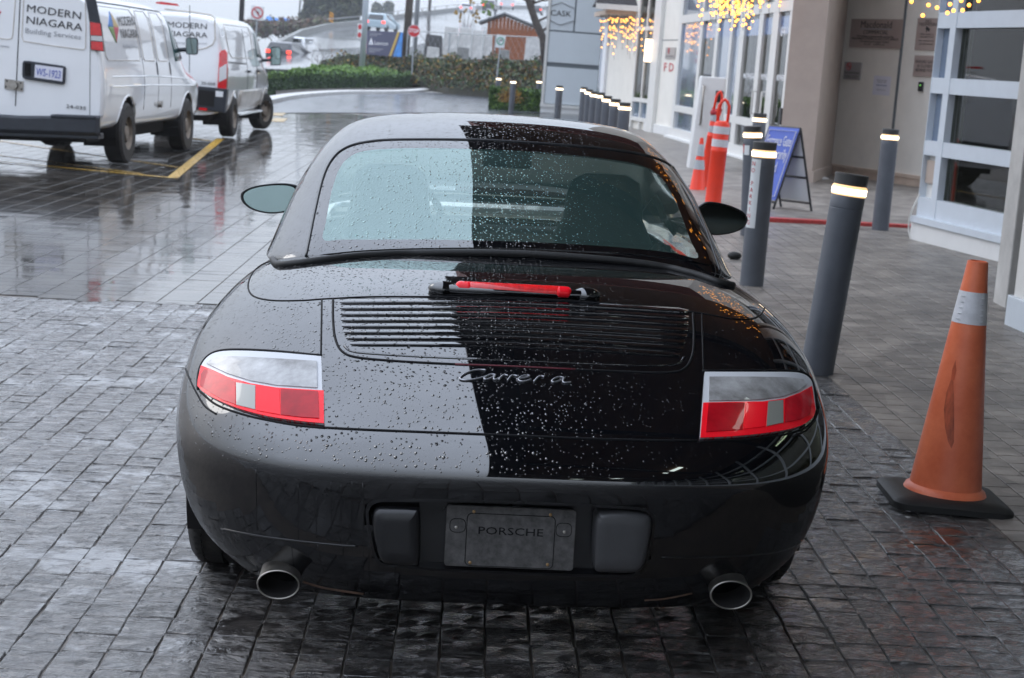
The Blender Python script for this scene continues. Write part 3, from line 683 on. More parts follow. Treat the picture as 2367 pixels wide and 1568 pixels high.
# --- exhaust tips
for px, py, nm in ((643,1352,'left'), (1690,1376,'right')):
    c0 = carpl(px, py, .075)
    mb = MB(); prof = [(.050, .42), (.048, .30), (.046, .14), (.047, .02), (.0495, .004), (.0485, -.003), (.045, .0), (.0435, .03), (.0425, .25)]
    mb.lathe([(r, z) for r, z in prof], n=32, axis='Y', cap=False, ms=[0] * 6 + [1] * 2)
    mb.xf(Matrix.Translation((c0.x, c0.y, c0.z)) @ Matrix.Rotation(R(6), 4, 'X') @ Matrix.Diagonal((1.05, 1, .76, 1)))
    ex = mb.build('exhaust_tip', [M['steel'], M['soot']], car, smooth=True)
    MB().lathe([(.045, 0), (.045, .01)], n=24, axis='Y').xf(Matrix.Translation((c0.x, c0.y + .2, c0.z + .02)) @ Matrix.Diagonal((1.05, 1, .76, 1))).build('exhaust_bore', M['soot'], ex)
    # dark cut-out over the pipe
    lp = smooth_loop([(px - 38 if nm == 'left' else px - 55, py - 40 if nm == 'left' else py - 20), (px - 10, py - 62), (px + 30, py - 60), (px + 62, py - 34), (px + 58, py - 12), (px, py - 12)] if nm == 'left' else
                     [(px - 62, py - 14), (px - 55, py - 38), (px - 20, py - 58), (px + 30, py - 62), (px + 60, py - 50), (px + 64, py - 30), (px + 30, py - 12), (px - 10, py - 10)], 4)
# scuffed lower lip
seam('scuffed_lip', [(700,1345),(745,1358),(790,1366),(840,1373)], .005, M['rust'], off=-.002)
seam('scuffed_lip', [(1490,1388),(1540,1384),(1600,1372)], .004, M['rust'], off=-.002)
# under-body
MB().box((-.56, .32, .15), (.56, 4.1, .26)).build('underbody', M['soot'], car)
MB().box((-.42, .24, .22), (.42, .5, .30)).build('silencer', M['soot'], car)
# --- wheels
def wheel(x, y, w_=.265, r=.327, z=None):
    z = r if z is None else z
    s_ = -1 if x < 0 else 1
    t = MB(); W = w_ / 2
    prof = [(.235, -W + .012), (.27, -W), (r - .025, -W + .006), (r - .006, -W + .022)]
    for g in (-.62, -.22, .22, .62):
        prof += [(r, W * (g - .12)), (r, W * (g - .05)), (r - .009, W * (g - .045)), (r - .009, W * (g + .045)), (r, W * (g + .05))]
    prof += [(r - .006, W - .022), (r - .025, W - .006), (.27, W), (.235, W - .012)]
    t.lathe(prof, n=72, axis='X', cap=False)
    n = 72
    for k in range(n):                      # cross grooves of the tread
        a = 2 * math.pi * k / n
        for sgn in (-1, 1):
            x0, x1 = (W * .30, W * .80) if sgn > 0 else (-W * .80, -W * .30)
            q = [((x0 if e == 0 else x1), math.cos(a + d + (.03 if e else 0)) * (r + .0015), math.sin(a + d + (.03 if e else 0)) * (r + .0015)) for e, d in ((0, -.016), (1, -.016), (1, .016), (0, .016))]
            t.quad(q)
    wh = t.build('wheel', M['tyre'], car, loc=(x, y, z), smooth='auto')
    rim = MB(); rim.lathe([(.24, -W + .02), (.225, -W + .02), (.215, 0), (.222, W - .03), (.24, W - .015)], n=40, axis='X', cap=False)
    rim.lathe([(.06, s_ * (W - .05)), (.06, s_ * (W - .02)), (.03, s_ * (W - .015))], n=20, axis='X')
    for k in range(5):
        a = 2 * math.pi * k / 5; rim.tube([(s_ * (W - .045), math.cos(a) * .05, math.sin(a) * .05), (s_ * (W - .035), math.cos(a) * .225, math.sin(a) * .225)], [.028, .034], n=6)
    rim.build('rim', M['steel'], wh, smooth='auto')
    MB().lathe([(.16, -.01), (.16, .012)], n=30, axis='X').build('brake_disc', M['steel'], wh)
    return wh
for x, y, w_ in ((-.742, 1.09, .265), (.742, 1.09, .265), (-.745, 3.44, .215), (.745, 3.44, .215)): wheel(x, y, w_)
# arch liners
for s_ in (-1, 1):
    for cy in (1.09, 3.44):
        mb = MB(); n = 20
        for i in range(n + 1):
            a = math.pi * (-.12 + 1.24 * i / n); y_, z_ = cy + math.cos(a) * .385, .33 + math.sin(a) * .385
            mb.pts([(s_ * .855, y_, z_), (s_ * .48, y_, z_)])
        for i in range(n): mb.face((2 * i, 2 * i + 1, 2 * i + 3, 2 * i + 2))
        mb.build('arch_liner', M['soot'], car)

# --- hard top with glass
W_OUT = smooth_loop([(722,590),(728,545),(742,470),(756,410),(775,372),(800,348),(840,335),(900,330),(1000,329),(1100,331),(1200,335),(1320,345),(1430,357),(1500,372),(1548,396),(1580,440),(1606,500),(1630,570),(1646,612),(1600,606),(1500,592),(1350,582),(1180,575),(1000,575),(850,580),(760,588)], 5)
W_IN = smooth_loop([(748,556),(754,515),(765,455),(778,410),(790,385),(808,366),(840,352),(905,346),(1000,345),(1100,347),(1200,351),(1310,360),(1410,371),(1478,384),(1520,405),(1550,445),(1574,500),(1596,560),(1612,598),(1560,588),(1480,578),(1350,568),(1180,560),(1000,556),(870,556),(790,556)], 5)
win3 = [hit(p.x, p.y, 'top', 0) for p in W_IN]
wxy = [(h[0].x, h[0].z) for h in win3 if h]
cx_ = sum(p[0] for p in wxy) / len(wxy); cz_ = sum(p[1] for p in wxy) / len(wxy)
wgrow = [(cx_ + (x - cx_) * 1.03, cz_ + (z - cz_) * 1.045) for x, z in wxy]
def keep_top(c, i, j):
    if c.y < 1.9 and inside(c.x, c.z, wgrow): return False
    if i > 12 * 7.75 and i < 12 * 10.7 and abs(j - 72) < 57 : return False           # windscreen
    if abs(j - 72) > 53 and abs(j - 72) < 68 and 12 * 3.6 < i < 12 * 9.2: return False  # side glass
    return True
tmb = grid_mesh(top_g, keep_top)
htop = tmb.build('hard_top', M['paint'], car, smooth=True)
sol = htop.modifiers.new('s', 'SOLIDIFY'); sol.thickness = .012; sol.offset = -1
patch('rear_window', W_OUT, M['paint'], off=.003, which='top', inner=[(a.lerp(b, 1.0)) for a, b in zip(W_OUT, W_IN)], parent=htop, label='dark surround of the rear window')
patch('window_pane', W_IN, M['cglass'], off=.003, rings=14, which='top', parent=htop, edge=False, centre=(1170, 460))
seam('window_seal', [(706,598),(714,560),(730,480),(748,408),(770,366),(800,342),(845,329),(920,323),(1100,324),(1250,332),(1400,345),(1500,362),(1556,388),(1592,440),(1624,510),(1652,590),(1664,626)], .0042, M['trim'], which='top', parent=htop, off=.001)
def grid_part(name, g, i0, i1, j0, j1, m, parent):
    mb = MB(); k = 0
    for i in range(i0, i1 + 1): mb.pts([g[i][j] for j in range(j0, j1 + 1)])
    w_ = j1 - j0 + 1
    for i in range(i1 - i0):
        for j in range(w_ - 1): a = i * w_ + j; mb.face((a, a + 1, a + w_ + 1, a + w_))
    return mb.build(name, m, parent, smooth=True)
grid_part('windscreen', top_g, 93, 129, 72 - 57, 72 + 57, M['wscreen'], htop)
grid_part('side_window', top_g, 43, 111, 72 + 53, 72 + 68, M['wglass'], htop)
grid_part('side_window', top_g, 43, 111, 72 - 68, 72 - 53, M['wglass'], htop)
# rubber lip under the rear edge
P = []
for p in smooth_loop([(632,603),(645,614),(680,612),(760,602),(850,593),(1000,587),(1180,588),(1350,598),(1500,613),(1600,635),(1660,655),(1692,662)], 8, closed=False):
    h = hit(p.x, p.y, 'any', .004)
    if h: P.append(h[0] + Vector((0, -.004, 0)))
MB().tube(P, .0105, n=10).build('top_gasket', M['rubber'], htop, smooth=True)


# --- mirrors
def car_mirror(s_, tip_px, lp_px, label):
    yb = 2.62
    lp = smooth_loop(lp_px, 5); mb = MB(); N = len(lp); c2 = Vector((sum(p.x for p in lp) / N, sum(p.y for p in lp) / N, 0))
    lv = [(.93, yb + .004), (1.0, yb), (1.02, yb + .02), (.97, yb + .05), (.82, yb + .085), (.5, yb + .11), (.1, yb + .118)]
    for sc__, y in lv:
        for p in lp:
            q = c2 + (p - c2) * sc__; mb.pts([carpl(q.x, q.y, yb) + Vector((0, y - yb, 0))])
    for j in range(len(lv) - 1):
        for i in range(N): a, b = j * N + i, j * N + (i + 1) % N; mb.face((a, a + N, b + N, b))
    cc = carpl(c2.x, c2.y, yb)
    mb.tube([(cc.x * .88, yb + .05, cc.z - .02), (s_ * .74, yb + .07, .93), (s_ * .70, yb + .08, .90)], [.035, .03, .035], n=10)
    mi = mb.build('door_mirror', M['trim'], car, smooth=True, label=label)
    g = MB(); gz = carpl(c2.x, c2.y, yb).z; tl = .16 if s_ > 0 else .02
    gp_ = [carpl(*(c2 + (p - c2) * .89).xy, yb) for p in lp]; g.pts([p + Vector((0, -.010 + (p.z - gz) * tl + 0, 0)) for p in gp_]); g.face(range(N))
    g.build('mirror_glass', M['mirror'], mi)
    return mi
car_mirror(-1, None, [(556,452),(566,440),(590,431),(625,426),(660,425),(684,430),(690,440),(686,462),(674,484),(655,492),(620,494),(585,486),(562,470)], None)
car_mirror(1, None, [(1606,500),(1612,482),(1632,469),(1655,469),(1680,474),(1700,481),(1719,491),(1728,504),(1727,514),(1719,527),(1700,537),(1672,543),(1645,543),(1620,530)], None)
MB().box((.05, 2.62, 1.17), (.08, 2.66, 1.28)).box((-.04, 2.58, 1.11), (.15, 2.61, 1.185)).build('rear_view_mirror', M['trim'], car, bevel=.008)

# --- cabin
def seat(x):
    mb = MB()
    for z, w_, d, yy in ((.35, .22, .10, 2.02), (.6, .245, .11, 1.98), (.80, .235, .10, 1.93), (.93, .17, .085, 1.90), (1.0, .135, .075, 1.885), (1.07, .13, .07, 1.88), (1.125, .115, .06, 1.875), (1.15, .07, .04, 1.87)):
        mb.pts([(x + math.copysign(abs(math.cos(a)) ** .6, math.cos(a)) * w_, yy + math.sin(a) * d, z) for a in [2 * math.pi * i / 20 for i in range(20)]])
    for j in range(7):
        for i in range(20): a, b = j * 20 + i, j * 20 + (i + 1) % 20; mb.face((a, b, b + 20, a + 20))
    mb.face([140 + i for i in range(20)])
    se = mb.build('seat', M['seatblack'], car, smooth=True)
    MB().box((x - .24, 2.0, .28), (x + .24, 2.5, .42)).build('seat_cushion', M['seatblack'], se, bevel=.04)
seat(-.36); seat(.36)
MB().box((-.66, 1.2, .25), (.66, 3.2, .30)).box((-.64, 1.30, .3), (.64, 1.62, .80)).build('cabin_floor', M['seatblack'], car, bevel=.03)
MB().box((-.64, 2.95, .55), (.64, 3.35, .90)).build('dashboard', M['trim'], car, bevel=.05)
MB().lathe([(.0, 0)], n=3) if False else None
sw = MB(); sw.tube([(-.36 + .18 * math.cos(a), 2.86 - .05 * math.sin(a), .86 + .18 * math.sin(a)) for a in [2 * math.pi * i / 28 for i in range(28)]], .015, n=8, closed=True)
sw.build('steering_wheel', M['seatblack'], car, smooth=True)
# ================================================================== SETTING
ALONG = math.radians(91.7)
AX, AY = math.cos(ALONG), math.sin(ALONG)
M['joint'] = mat('wet_joint_sand', (0.12, 0.10, 0.082), 0.42, var=.4, vs=12, bump=.4, bs=120)
M['asphalt'] = mat('wet_asphalt', (0.045, 0.047, 0.05), 0.16, var=.35, vs=.6, rvar=.1, bump=.25, bs=60)
def stone_mat(name, col, rough, rvar, bump, bd, bs, tintc=None, wetness=0.0, vs=9.0, spec=.5, puddle=None, coat=0.0, coat_ior=1.33):
    m = bpy.data.materials.new(name); m.use_nodes = True; n = m.node_tree.nodes; l = m.node_tree.links; b = n['Principled BSDF']
    tcn = n.new('ShaderNodeTexCoord'); geo = n.new('ShaderNodeNewGeometry'); oi = n.new('ShaderNodeObjectInfo')
    v = geo.outputs['Position']
    n1 = n.new('ShaderNodeTexNoise'); n1.inputs['Scale'].default_value = vs; n1.inputs['Detail'].default_value = 8; n1.inputs['Roughness'].default_value = .7; l.new(v, n1.inputs['Vector'])
    cr = n.new('ShaderNodeValToRGB'); cr.color_ramp.elements[0].position = .3; cr.color_ramp.elements[1].position = .72
    cr.color_ramp.elements[0].color = (*[c * .45 for c in col], 1); cr.color_ramp.elements[1].color = (*(tintc or [c * 1.6 for c in col]), 1)
    l.new(n1.outputs[0], cr.inputs[0])
    # every stone its own shade: cells follow the stones by a coarse voronoi
    vo = n.new('ShaderNodeTexVoronoi'); vo.inputs['Scale'].default_value = 5.2; l.new(v, vo.inputs['Vector'])
    sc0 = n.new('ShaderNodeSeparateColor'); l.new(vo.outputs['Color'], sc0.inputs[0])
    mr0 = n.new('ShaderNodeMapRange'); mr0.inputs[3].default_value = .72; mr0.inputs[4].default_value = 1.28; l.new(sc0.outputs[0], mr0.inputs[0])
    vm0 = n.new('ShaderNodeVectorMath'); vm0.operation = 'SCALE'; l.new(cr.outputs[0], vm0.inputs[0]); l.new(mr0.outputs[0], vm0.inputs[3])
    l.new(vm0.outputs[0], b.inputs['Base Color'])
    # standing water: large soft noise decides where the film is smooth
    n2 = n.new('ShaderNodeTexNoise'); n2.inputs['Scale'].default_value = 2.3; n2.inputs['Detail'].default_value = 9; n2.inputs['Roughness'].default_value = .72; l.new(v, n2.inputs['Vector'])
    mw_ = n.new('ShaderNodeMapRange'); a0, a1 = puddle or (.52, .60); mw_.inputs[1].default_value = a0; mw_.inputs[2].default_value = a1; l.new(n2.outputs[0], mw_.inputs[0])
    mr1 = n.new('ShaderNodeMapRange'); mr1.inputs[1].default_value = 0; mr1.inputs[2].default_value = 1; mr1.inputs[3].default_value = rough; mr1.inputs[4].default_value = max(.02, rough - rvar)
    l.new(mw_.outputs[0], mr1.inputs[0]); l.new(mr1.outputs[0], b.inputs['Roughness'])
    b.inputs['Specular IOR Level'].default_value = spec
    b.inputs['Coat Weight'].default_value = coat; b.inputs['Coat IOR'].default_value = coat_ior; b.inputs['Coat Roughness'].default_value = .03
    nb = n.new('ShaderNodeTexNoise'); nb.inputs['Scale'].default_value = bs; nb.inputs['Detail'].default_value = 8; nb.inputs['Roughness'].default_value = .62; nb.inputs['Distortion'].default_value = .8
    mp = n.new('ShaderNodeMapping'); mp.inputs['Scale'].default_value = (.55, 1.0, 1); l.new(v, mp.inputs[0]); l.new(mp.outputs[0], nb.inputs['Vector'])
    inv = n.new('ShaderNodeMapRange'); inv.inputs[3].default_value = 1.0; inv.inputs[4].default_value = .22; l.new(mw_.outputs[0], inv.inputs[0])
    mu = n.new('ShaderNodeMath'); mu.operation = 'MULTIPLY'; mu.inputs[1].default_value = bump; l.new(inv.outputs[0], mu.inputs[0])
    bu = n.new('ShaderNodeBump'); bu.inputs['Distance'].default_value = bd; l.new(mu.outputs[0], bu.inputs['Strength'])
    l.new(nb.outputs[0], bu.inputs['Height']); l.new(bu.outputs[0], b.inputs['Normal']); l.new(bu.outputs[0], b.inputs['Coat Normal'])
    return m
M['slate'] = stone_mat('wet_cleft_slate', (0.030, 0.029, 0.030), .17, .13, 1.0, .027, 24.0, tintc=(.08, .072, .067), spec=1.0, coat=.75, coat_ior=1.42, puddle=(.535, .61), vs=11)
M['driveway'] = stone_mat('wet_smooth_paver', (0.042, 0.04, 0.038), .10, .07, .14, .002, 30.0, tintc=(.10, .085, .07), spec=.8, puddle=(.42, .6), vs=3.0)
M['walk'] = stone_mat('damp_grey_paver', (0.19, 0.170, 0.150), .42, .14, .22, .003, 40.0, tintc=(.28, .25, .22), spec=.45, puddle=(.55, .75), vs=5)
M['round'] = stone_mat('roundabout_setts', (0.09, 0.10, 0.125), .2, .1, .4, .006, 12.0, tintc=(.14, .15, .18), spec=.8)
M['yellow'] = mat('yellow_road_paint', (0.50, 0.29, 0.025), 0.3, var=.35, vs=30, rvar=.15)
M['yellow_worn'] = mat('worn_yellow_paint', (0.42, 0.26, 0.05), 0.25, var=.5, vs=40, rvar=.1)
M['redpaint'] = mat('red_kerb_paint', (0.42, 0.045, 0.04), 0.5, var=.3, vs=20)
M['concrete'] = mat('pale_concrete', (0.50, 0.49, 0.47), 0.6, var=.2, vs=3, bump=.3, bs=60)
M['soil'] = mat('bark_mulch', (0.03, 0.022, 0.016), 0.8, var=.4, vs=10)

def tilt_quad(P, dz=0): return [(p[0], p[1], G(p[0]) + dz) for p in P]
gmb = MB(); gz = lambda x: max(-60, min(60, x)) * GK - .0075
for x0, x1 in ((-250, -60), (-60, 60), (60, 250)): gmb.quad([(x0, -120, gz(x0)), (x1, -120, gz(x1)), (x1, 460, gz(x1)), (x0, 460, gz(x0))])
gmb.build('ground', M['joint'], kind='structure', label='wet ground and jointing between the paving')

def warp(x):
    if x < -1.3: return .047 * -1.3 - .03 * 1.69 + (x + 1.3) * .10
    if x > 1.3: return .047 * 1.3 - .03 * 1.69 + (x - 1.3) * .0
    return .047 * x - .03 * x * x
def edgeAB(x): return 10.17 + (x + 2.4) * .075          # border rough / smooth pavers
def xBC(y): return 1.67 - (y - 7.8) * .0297               # border towards the sidewalk
def in_A(x, y): return y < edgeAB(x) and x < xBC(y)
def in_C(x, y): return x >= xBC(y)
PV = {}
def paving(name, label, m, w_, d_, y0, y1, x0, x1, test, gap, rough, stagger, seed, view_test=True, parts=300):
    rnd = random.Random(seed)
    root = bpy.data.objects.new(name, None); C.objects.link(root); root['kind'] = 'structure'; root['label'] = label
    # a few stone shapes shared by the single stones
    def stone(var):
        r = random.Random(seed * 100 + var); mb = MB(); g = gap / 2; hw, hd = w_ / 2 - g, d_ / 2 - g; ch = .0022 if rough else .0015
        nx, ny = (4, 4) if rough else (1, 1)
        jit = lambda s: r.uniform(-s, s)
        ring = [(-hw, -hd), (hw, -hd), (hw, hd), (-hw, hd)]
        ring = [(x + jit(.003 if rough else .0004), y + jit(.003 if rough else .0004)) for x, y in ring]
        def bil(u, v):
            a = Vector(ring[0]).lerp(Vector(ring[1]), u); b = Vector(ring[3]).lerp(Vector(ring[2]), u); return a.lerp(b, v)
        top = []
        tx, ty = (jit(.003), jit(.0035)) if rough else (jit(.0008), jit(.0008))
        for j in range(ny + 1):
            for i in range(nx + 1):
                u, v = i / nx, j / ny; e = ch / w_ * 1.0
                uu = e + u * (1 - 2 * e); vv = e + v * (1 - 2 * e); p = bil(uu, vv)
                edge = i in (0, nx) or j in (0, ny)
                z = (jit(.0017) + (-.0012 if edge else .0)) if rough else 0
                z += tx * (u - .5) + ty * (v - .5)
                top.append((p.x, p.y, z + (.0 if rough else 0)))
        k = mb.pts(top)
        for j in range(ny):
            for i in range(nx): a = k + j * (nx + 1) + i; mb.face((a, a + 1, a + nx + 2, a + nx + 1))
        # skirt
        per = [(i, 0) for i in range(nx)] + [(nx, j) for j in range(ny)] + [(i, ny) for i in range(nx, 0, -1)] + [(0, j) for j in range(ny, 0, -1)]
        kk = []
        for i, j in per:
            p = bil(i / nx, j / ny); zt = top[j * (nx + 1) + i][2]; kk.append(((p.x, p.y, zt - ch), (p.x, p.y, -.03)))
        b0 = mb.pts([q[0] for q in kk]); b1_ = mb.pts([q[1] for q in kk]); n_ = len(per)
        for t in range(n_):
            t2 = (t + 1) % n_; a = k + per[t][1] * (nx + 1) + per[t][0]; b = k + per[t2][1] * (nx + 1) + per[t2][0]
            mb.face((a, b0 + t, b0 + t2, b)); mb.face((b0 + t, b1_ + t, b1_ + t2, b0 + t2))
        return mb
    NV = 14; shapes = [stone(i) for i in range(NV)]
    cells = []
    ci = int((x0 - 2) / w_); cj = int((x1 + 2) / w_)
    for c in range(ci, cj):
        off = (0 if rough else ((c % 2) * .5)) * d_ * stagger + (rnd.uniform(-.013, .013) if rough else rnd.uniform(-.004, .004))
        xb = c * w_
        r0 = int((y0 - 2) / d_); r1 = int((y1 + 1) / d_)
        for r in range(r0, r1):
            t = r * d_ + off
            x = xb + AX / AY * (t - 6) * 1.0; y = t + warp(x)
            if x < x0 or x > x1 or y < y0 or y > y1 or not test(x, y): continue
            px, py = proj((x, y, G(x)))
            if view_test and y > 3.6 and (px < -60 or px > IW + 60 or py > IH + 60 or py < -20): continue
            hid = 1 if (450 < px < 1870 and 600 < py < 1330) or px < -40 or px > IW + 40 or py > IH + 40 else 0
            cells.append((hid, y, x, py))
    cells.sort()
    big = cells[:parts]; rest = cells[parts:]
    meshes = []
    for mb in shapes:
        me = bpy.data.meshes.new('paver'); me.from_pydata(mb.v, [], mb.f); me.materials.append(m); meshes.append(me)
    tl = math.atan(GK)
    for hid, y, x, py in big:
        o = bpy.data.objects.new('paver', meshes[rnd.randrange(NV)]); C.objects.link(o); o.parent = root
        o.location = (x, y, G(x) + rnd.uniform(-.0015, .0012) * (1.6 if rough else .5)); o.rotation_euler = (rnd.uniform(-.01, .01) * (1 if rough else .15), -tl, ALONG - math.pi / 2 + rnd.uniform(-.008, .008))
    st = MB(); simple = []
    for mb in shapes: simple.append(mb)
    for hid, y, x, py in rest:
        mb = simple[rnd.randrange(NV)]; k = len(st.v); dz = rnd.uniform(-.0015, .0012) * (1.6 if rough else .5); a_ = ALONG - math.pi / 2 + rnd.uniform(-.006, .006); c_, s_ = math.cos(a_), math.sin(a_)
        st.v += [(x + vx * c_ - vy * s_, y + vx * s_ + vy * c_, G(x + vx) + dz + vz) for vx, vy, vz in mb.v]
        st.f += [tuple(k + i for i in f) for f in mb.f]; st.m += [0] * len(mb.f)
    st.build('paver_field', m, root, kind='stuff')
    return root
paving('courtyard_paving', 'dark cleft stone setts, wet and rough', M['slate'], .1185, .134, 0.55, 11.2, -4.3, 2.2, lambda x, y: in_A(x, y), .0045, True, .9, 1)
paving('driveway_paving', 'smooth rectangular pavers mirrored with rain', M['driveway'], .235, .165, 9.6, 47, -13, 2.2, lambda x, y: not in_A(x, y) and x < xBC(y) and y > edgeAB(x) and y < 46, .006, False, 1.0, 2)
paving('sidewalk_paving', 'smooth grey pavers, damp under the canopy', M['walk'], .1185, .145, 3.0, 40, 1.0, 8.2, lambda x, y: in_C(x, y) and not (y > 18.3 + x * .05), .0075, False, 1.0, 3)

MB().quad([(-30, -40, -30 * GK - .006), (30, -40, 30 * GK - .006), (30, 0.55, 30 * GK - .006), (-30, .55, -30 * GK - .006)]).build('courtyard_ground', M['slate'], kind='structure', label='wet slate paving behind the viewpoint')
q_ = [(xBC(3), 3), (9, 3), (9, 18.6), (xBC(18.6), 18.6)]
MB().quad([(x, y, G(x) - .0045) for x, y in q_]).build('walk_bedding', mat('dark_joint', (.022, .02, .018), .7), kind='structure', label='dark jointing under the grey pavers')
# raised walk behind the red kerb, painted line, roundabout, roads
rk0, rk1 = gp(1700, 509), gp(2112, 526)
mb = MB(); mb.quad([(rk0.x - .6, rk0.y + .05, G(rk0.x) + .03), (rk1.x + 1.2, rk1.y + .14, G(rk1.x) + .03), (8.5, 46, G(8.5) + .03), (1.55, 46, G(1.55) + .03)])
mb.build('raised_walk', M['walk'], kind='structure')
mb = MB(); a, b = rk0, rk1
mb.hexa([(a.x - .6, a.y - .10, G(a.x) - .01), (b.x + .3, b.y - .10, G(b.x) - .01), (b.x + .3, b.y + .04, G(b.x) - .01), (a.x - .6, a.y + .04, G(a.x) - .01),
         (a.x - .6, a.y - .10, G(a.x) + .035), (b.x + .3, b.y - .10, G(b.x) + .035), (b.x + .3, b.y + .04, G(b.x) + .036), (a.x - .6, a.y + .04, G(a.x) + .036)])
mb.build('red_kerb', M['redpaint'], kind='structure', label='red painted kerb in front of the entrance')
def ground_line(name, p0, p1, w_, m, lift=.006):
    a, b = gp(*p0), gp(*p1); d = Vector((b.x - a.x, b.y - a.y, 0)).normalized(); s_ = Vector((-d.y, d.x, 0)) * w_ / 2
    q = [a - s_, b - s_, b + s_, a + s_]
    MB().quad([(p.x, p.y, G(p.x) + lift) for p in q]).build(name, m, kind='structure')
ground_line('yellow_line', (400, 411), (510, 321), .13, M['yellow'])
ground_line('yellow_line', (-60, 370), (408, 414), .09, M['yellow'], .010)
ground_line('yellow_line', (-60, 352), (330, 403), .07, M['yellow_worn'])
ground_line('yellow_line', (-60, 318), (412, 388), .07, M['yellow_worn'])
ground_line('yellow_line', (310, 301), (490, 327), .09, M['yellow_worn'])
ground_line('yellow_line', (-60, 275), (140, 320), .12, M['yellow'])
for a, b in (((638, 268), (652, 258)), ((708, 258), (717, 248)), ((640, 282), (650, 274))): ground_line('yellow_line', a, b, .3, M['yellow_worn'])

# roundabout road, light wet
def gpoly(name, px, m, lift=0.0, kind='structure', label=None):
    P = [gp(*p) for p in px]
    return MB().quad([(p.x, p.y, G(p.x) + lift) for p in P]).build(name, m, kind=kind, label=label)
gpoly('roundabout_road', [(560, 262), (1300, 262), (1300, 216), (1130, 208), (985, 200), (700, 214), (560, 228)], M['round'], .012, label='bluish wet setts of the roundabout')
MB().quad([(-60, 47, -60 * GK + .004), (40, 47, 40 * GK + .004), (60, 400, 60 * GK + .004), (-60, 400, -60 * GK + .004)]).build('road', M['asphalt'], kind='structure', label='wet asphalt road beyond the courtyard')
gpoly('concrete_path', [(975, 214), (1135, 222), (1135, 207), (1000, 199)], M['concrete'], .02, label='pale concrete path by the ivy bank')
kp = [gp(x, y) for x, y in smooth_loop([(560, 262), (640, 240), (700, 227), (800, 219), (900, 218), (960, 216), (1000, 211), (1020, 205), (1008, 199)], 5, closed=False) for x, y in [(x, y)]] if False else None
kpx = [(p.x, p.y) for p in smooth_loop([(560, 268), (600, 250), (640, 238), (700, 227), (800, 219), (900, 218), (960, 216), (1000, 211), (1018, 205)], 5, closed=False)]
kpts = [gp(*p) for p in kpx]
mb = MB(); n_ = len(kpts)
for i, p in enumerate(kpts):
    a = kpts[max(i - 1, 0)]; b = kpts[min(i + 1, n_ - 1)]; d = Vector((b.x - a.x, b.y - a.y, 0)).normalized(); s_ = Vector((-d.y, d.x, 0)) * .45
    q = p + s_; mb.pts([(p.x, p.y, G(p.x)), (p.x, p.y, G(p.x) + .13), (q.x, q.y, G(q.x) + .15), (q.x, q.y, G(q.x))])
for i in range(n_ - 1):
    for j in range(3): a = i * 4 + j; mb.face((a, a + 4, a + 5, a + 1))
mb.build('kerb', M['concrete'], kind='structure', label='curved concrete kerb around the hedge island')
isl = [(kpts[i].x, kpts[i].y) for i in range(10, n_)] + [(-2, 125), (-16, 125), (-11, 75)]
MB().quad([(x, y, G(x) + .12) for x, y in isl]).build('planting_bed', M['soil'], kind='structure', label='dark mulch bed of the roundabout island')

# ramp up to the bridge
Lr = [(585, 158, 100), (640, 118, 125), (701, 84, 152), (760, 68, 180), (835, 58, 212), (947, 39, 262), (1060, 25, 310), (1120, 20, 345), (1200, 19, 380), (1320, 22, 420)]
Rr = [(800, 165, 100), (900, 125, 118), (960, 105, 140), (1020, 90, 168), (1090, 76, 200), (1170, 62, 245), (1250, 50, 290), (1300, 46, 330), (1360, 44, 365), (1450, 44, 400)]
mb = MB(); LP = [at(*p) for p in Lr]; RP = [at(*p) for p in Rr]
for a, b in zip(LP, RP): mb.pts([a, b, (b.x, b.y, -2), (a.x, a.y, -2)])
for i in range(len(LP) - 1):
    for j in range(4): k = i * 4; mb.face((k + j, k + 4 + j, k + 4 + (j + 1) % 4, k + (j + 1) % 4))
mb.build('ramp_road', mat('wet_ramp_asphalt', (0.11, 0.115, 0.12), .12, var=.2, vs=.4, rvar=.05), kind='structure', label='wet ramp climbing to the bridge')
mb = MB()
for a in LP[1:]: mb.pts([(a.x, a.y, a.z - .2), (a.x, a.y, a.z + .55), (a.x - .4, a.y + .3, a.z + .55), (a.x - .5, a.y + .3, a.z - 2)])
for i in range(len(LP) - 2):
    for j in range(3): k = i * 4; mb.face((k + j, k + 4 + j, k + 5 + j, k + 1 + j))
bw_ = mb.build('bridge_barrier', mat('dull_barrier_concrete', (0.19, 0.19, 0.18), .6, var=.3, vs=1.5)); tag(bw_, 'low concrete barrier with rail along the bridge ramp', 'barrier')
mb = MB().tube([(a.x - .25, a.y, a.z + 1.0) for a in LP[3:]], .05, n=5)
mb.build('rail', mat('rail_grey', (0.2, 0.2, 0.21), .4, metal=.5), bw_)
for i in range(3, len(LP) - 1):
    for t in (0, .25, .5, .75):
        p = LP[i].lerp(LP[i + 1], t); MB().box((p.x - .3, p.y - .05, p.z + .5), (p.x - .2, p.y + .05, p.z + 1.0)).build('rail_post', M['trim_grey'], bw_)

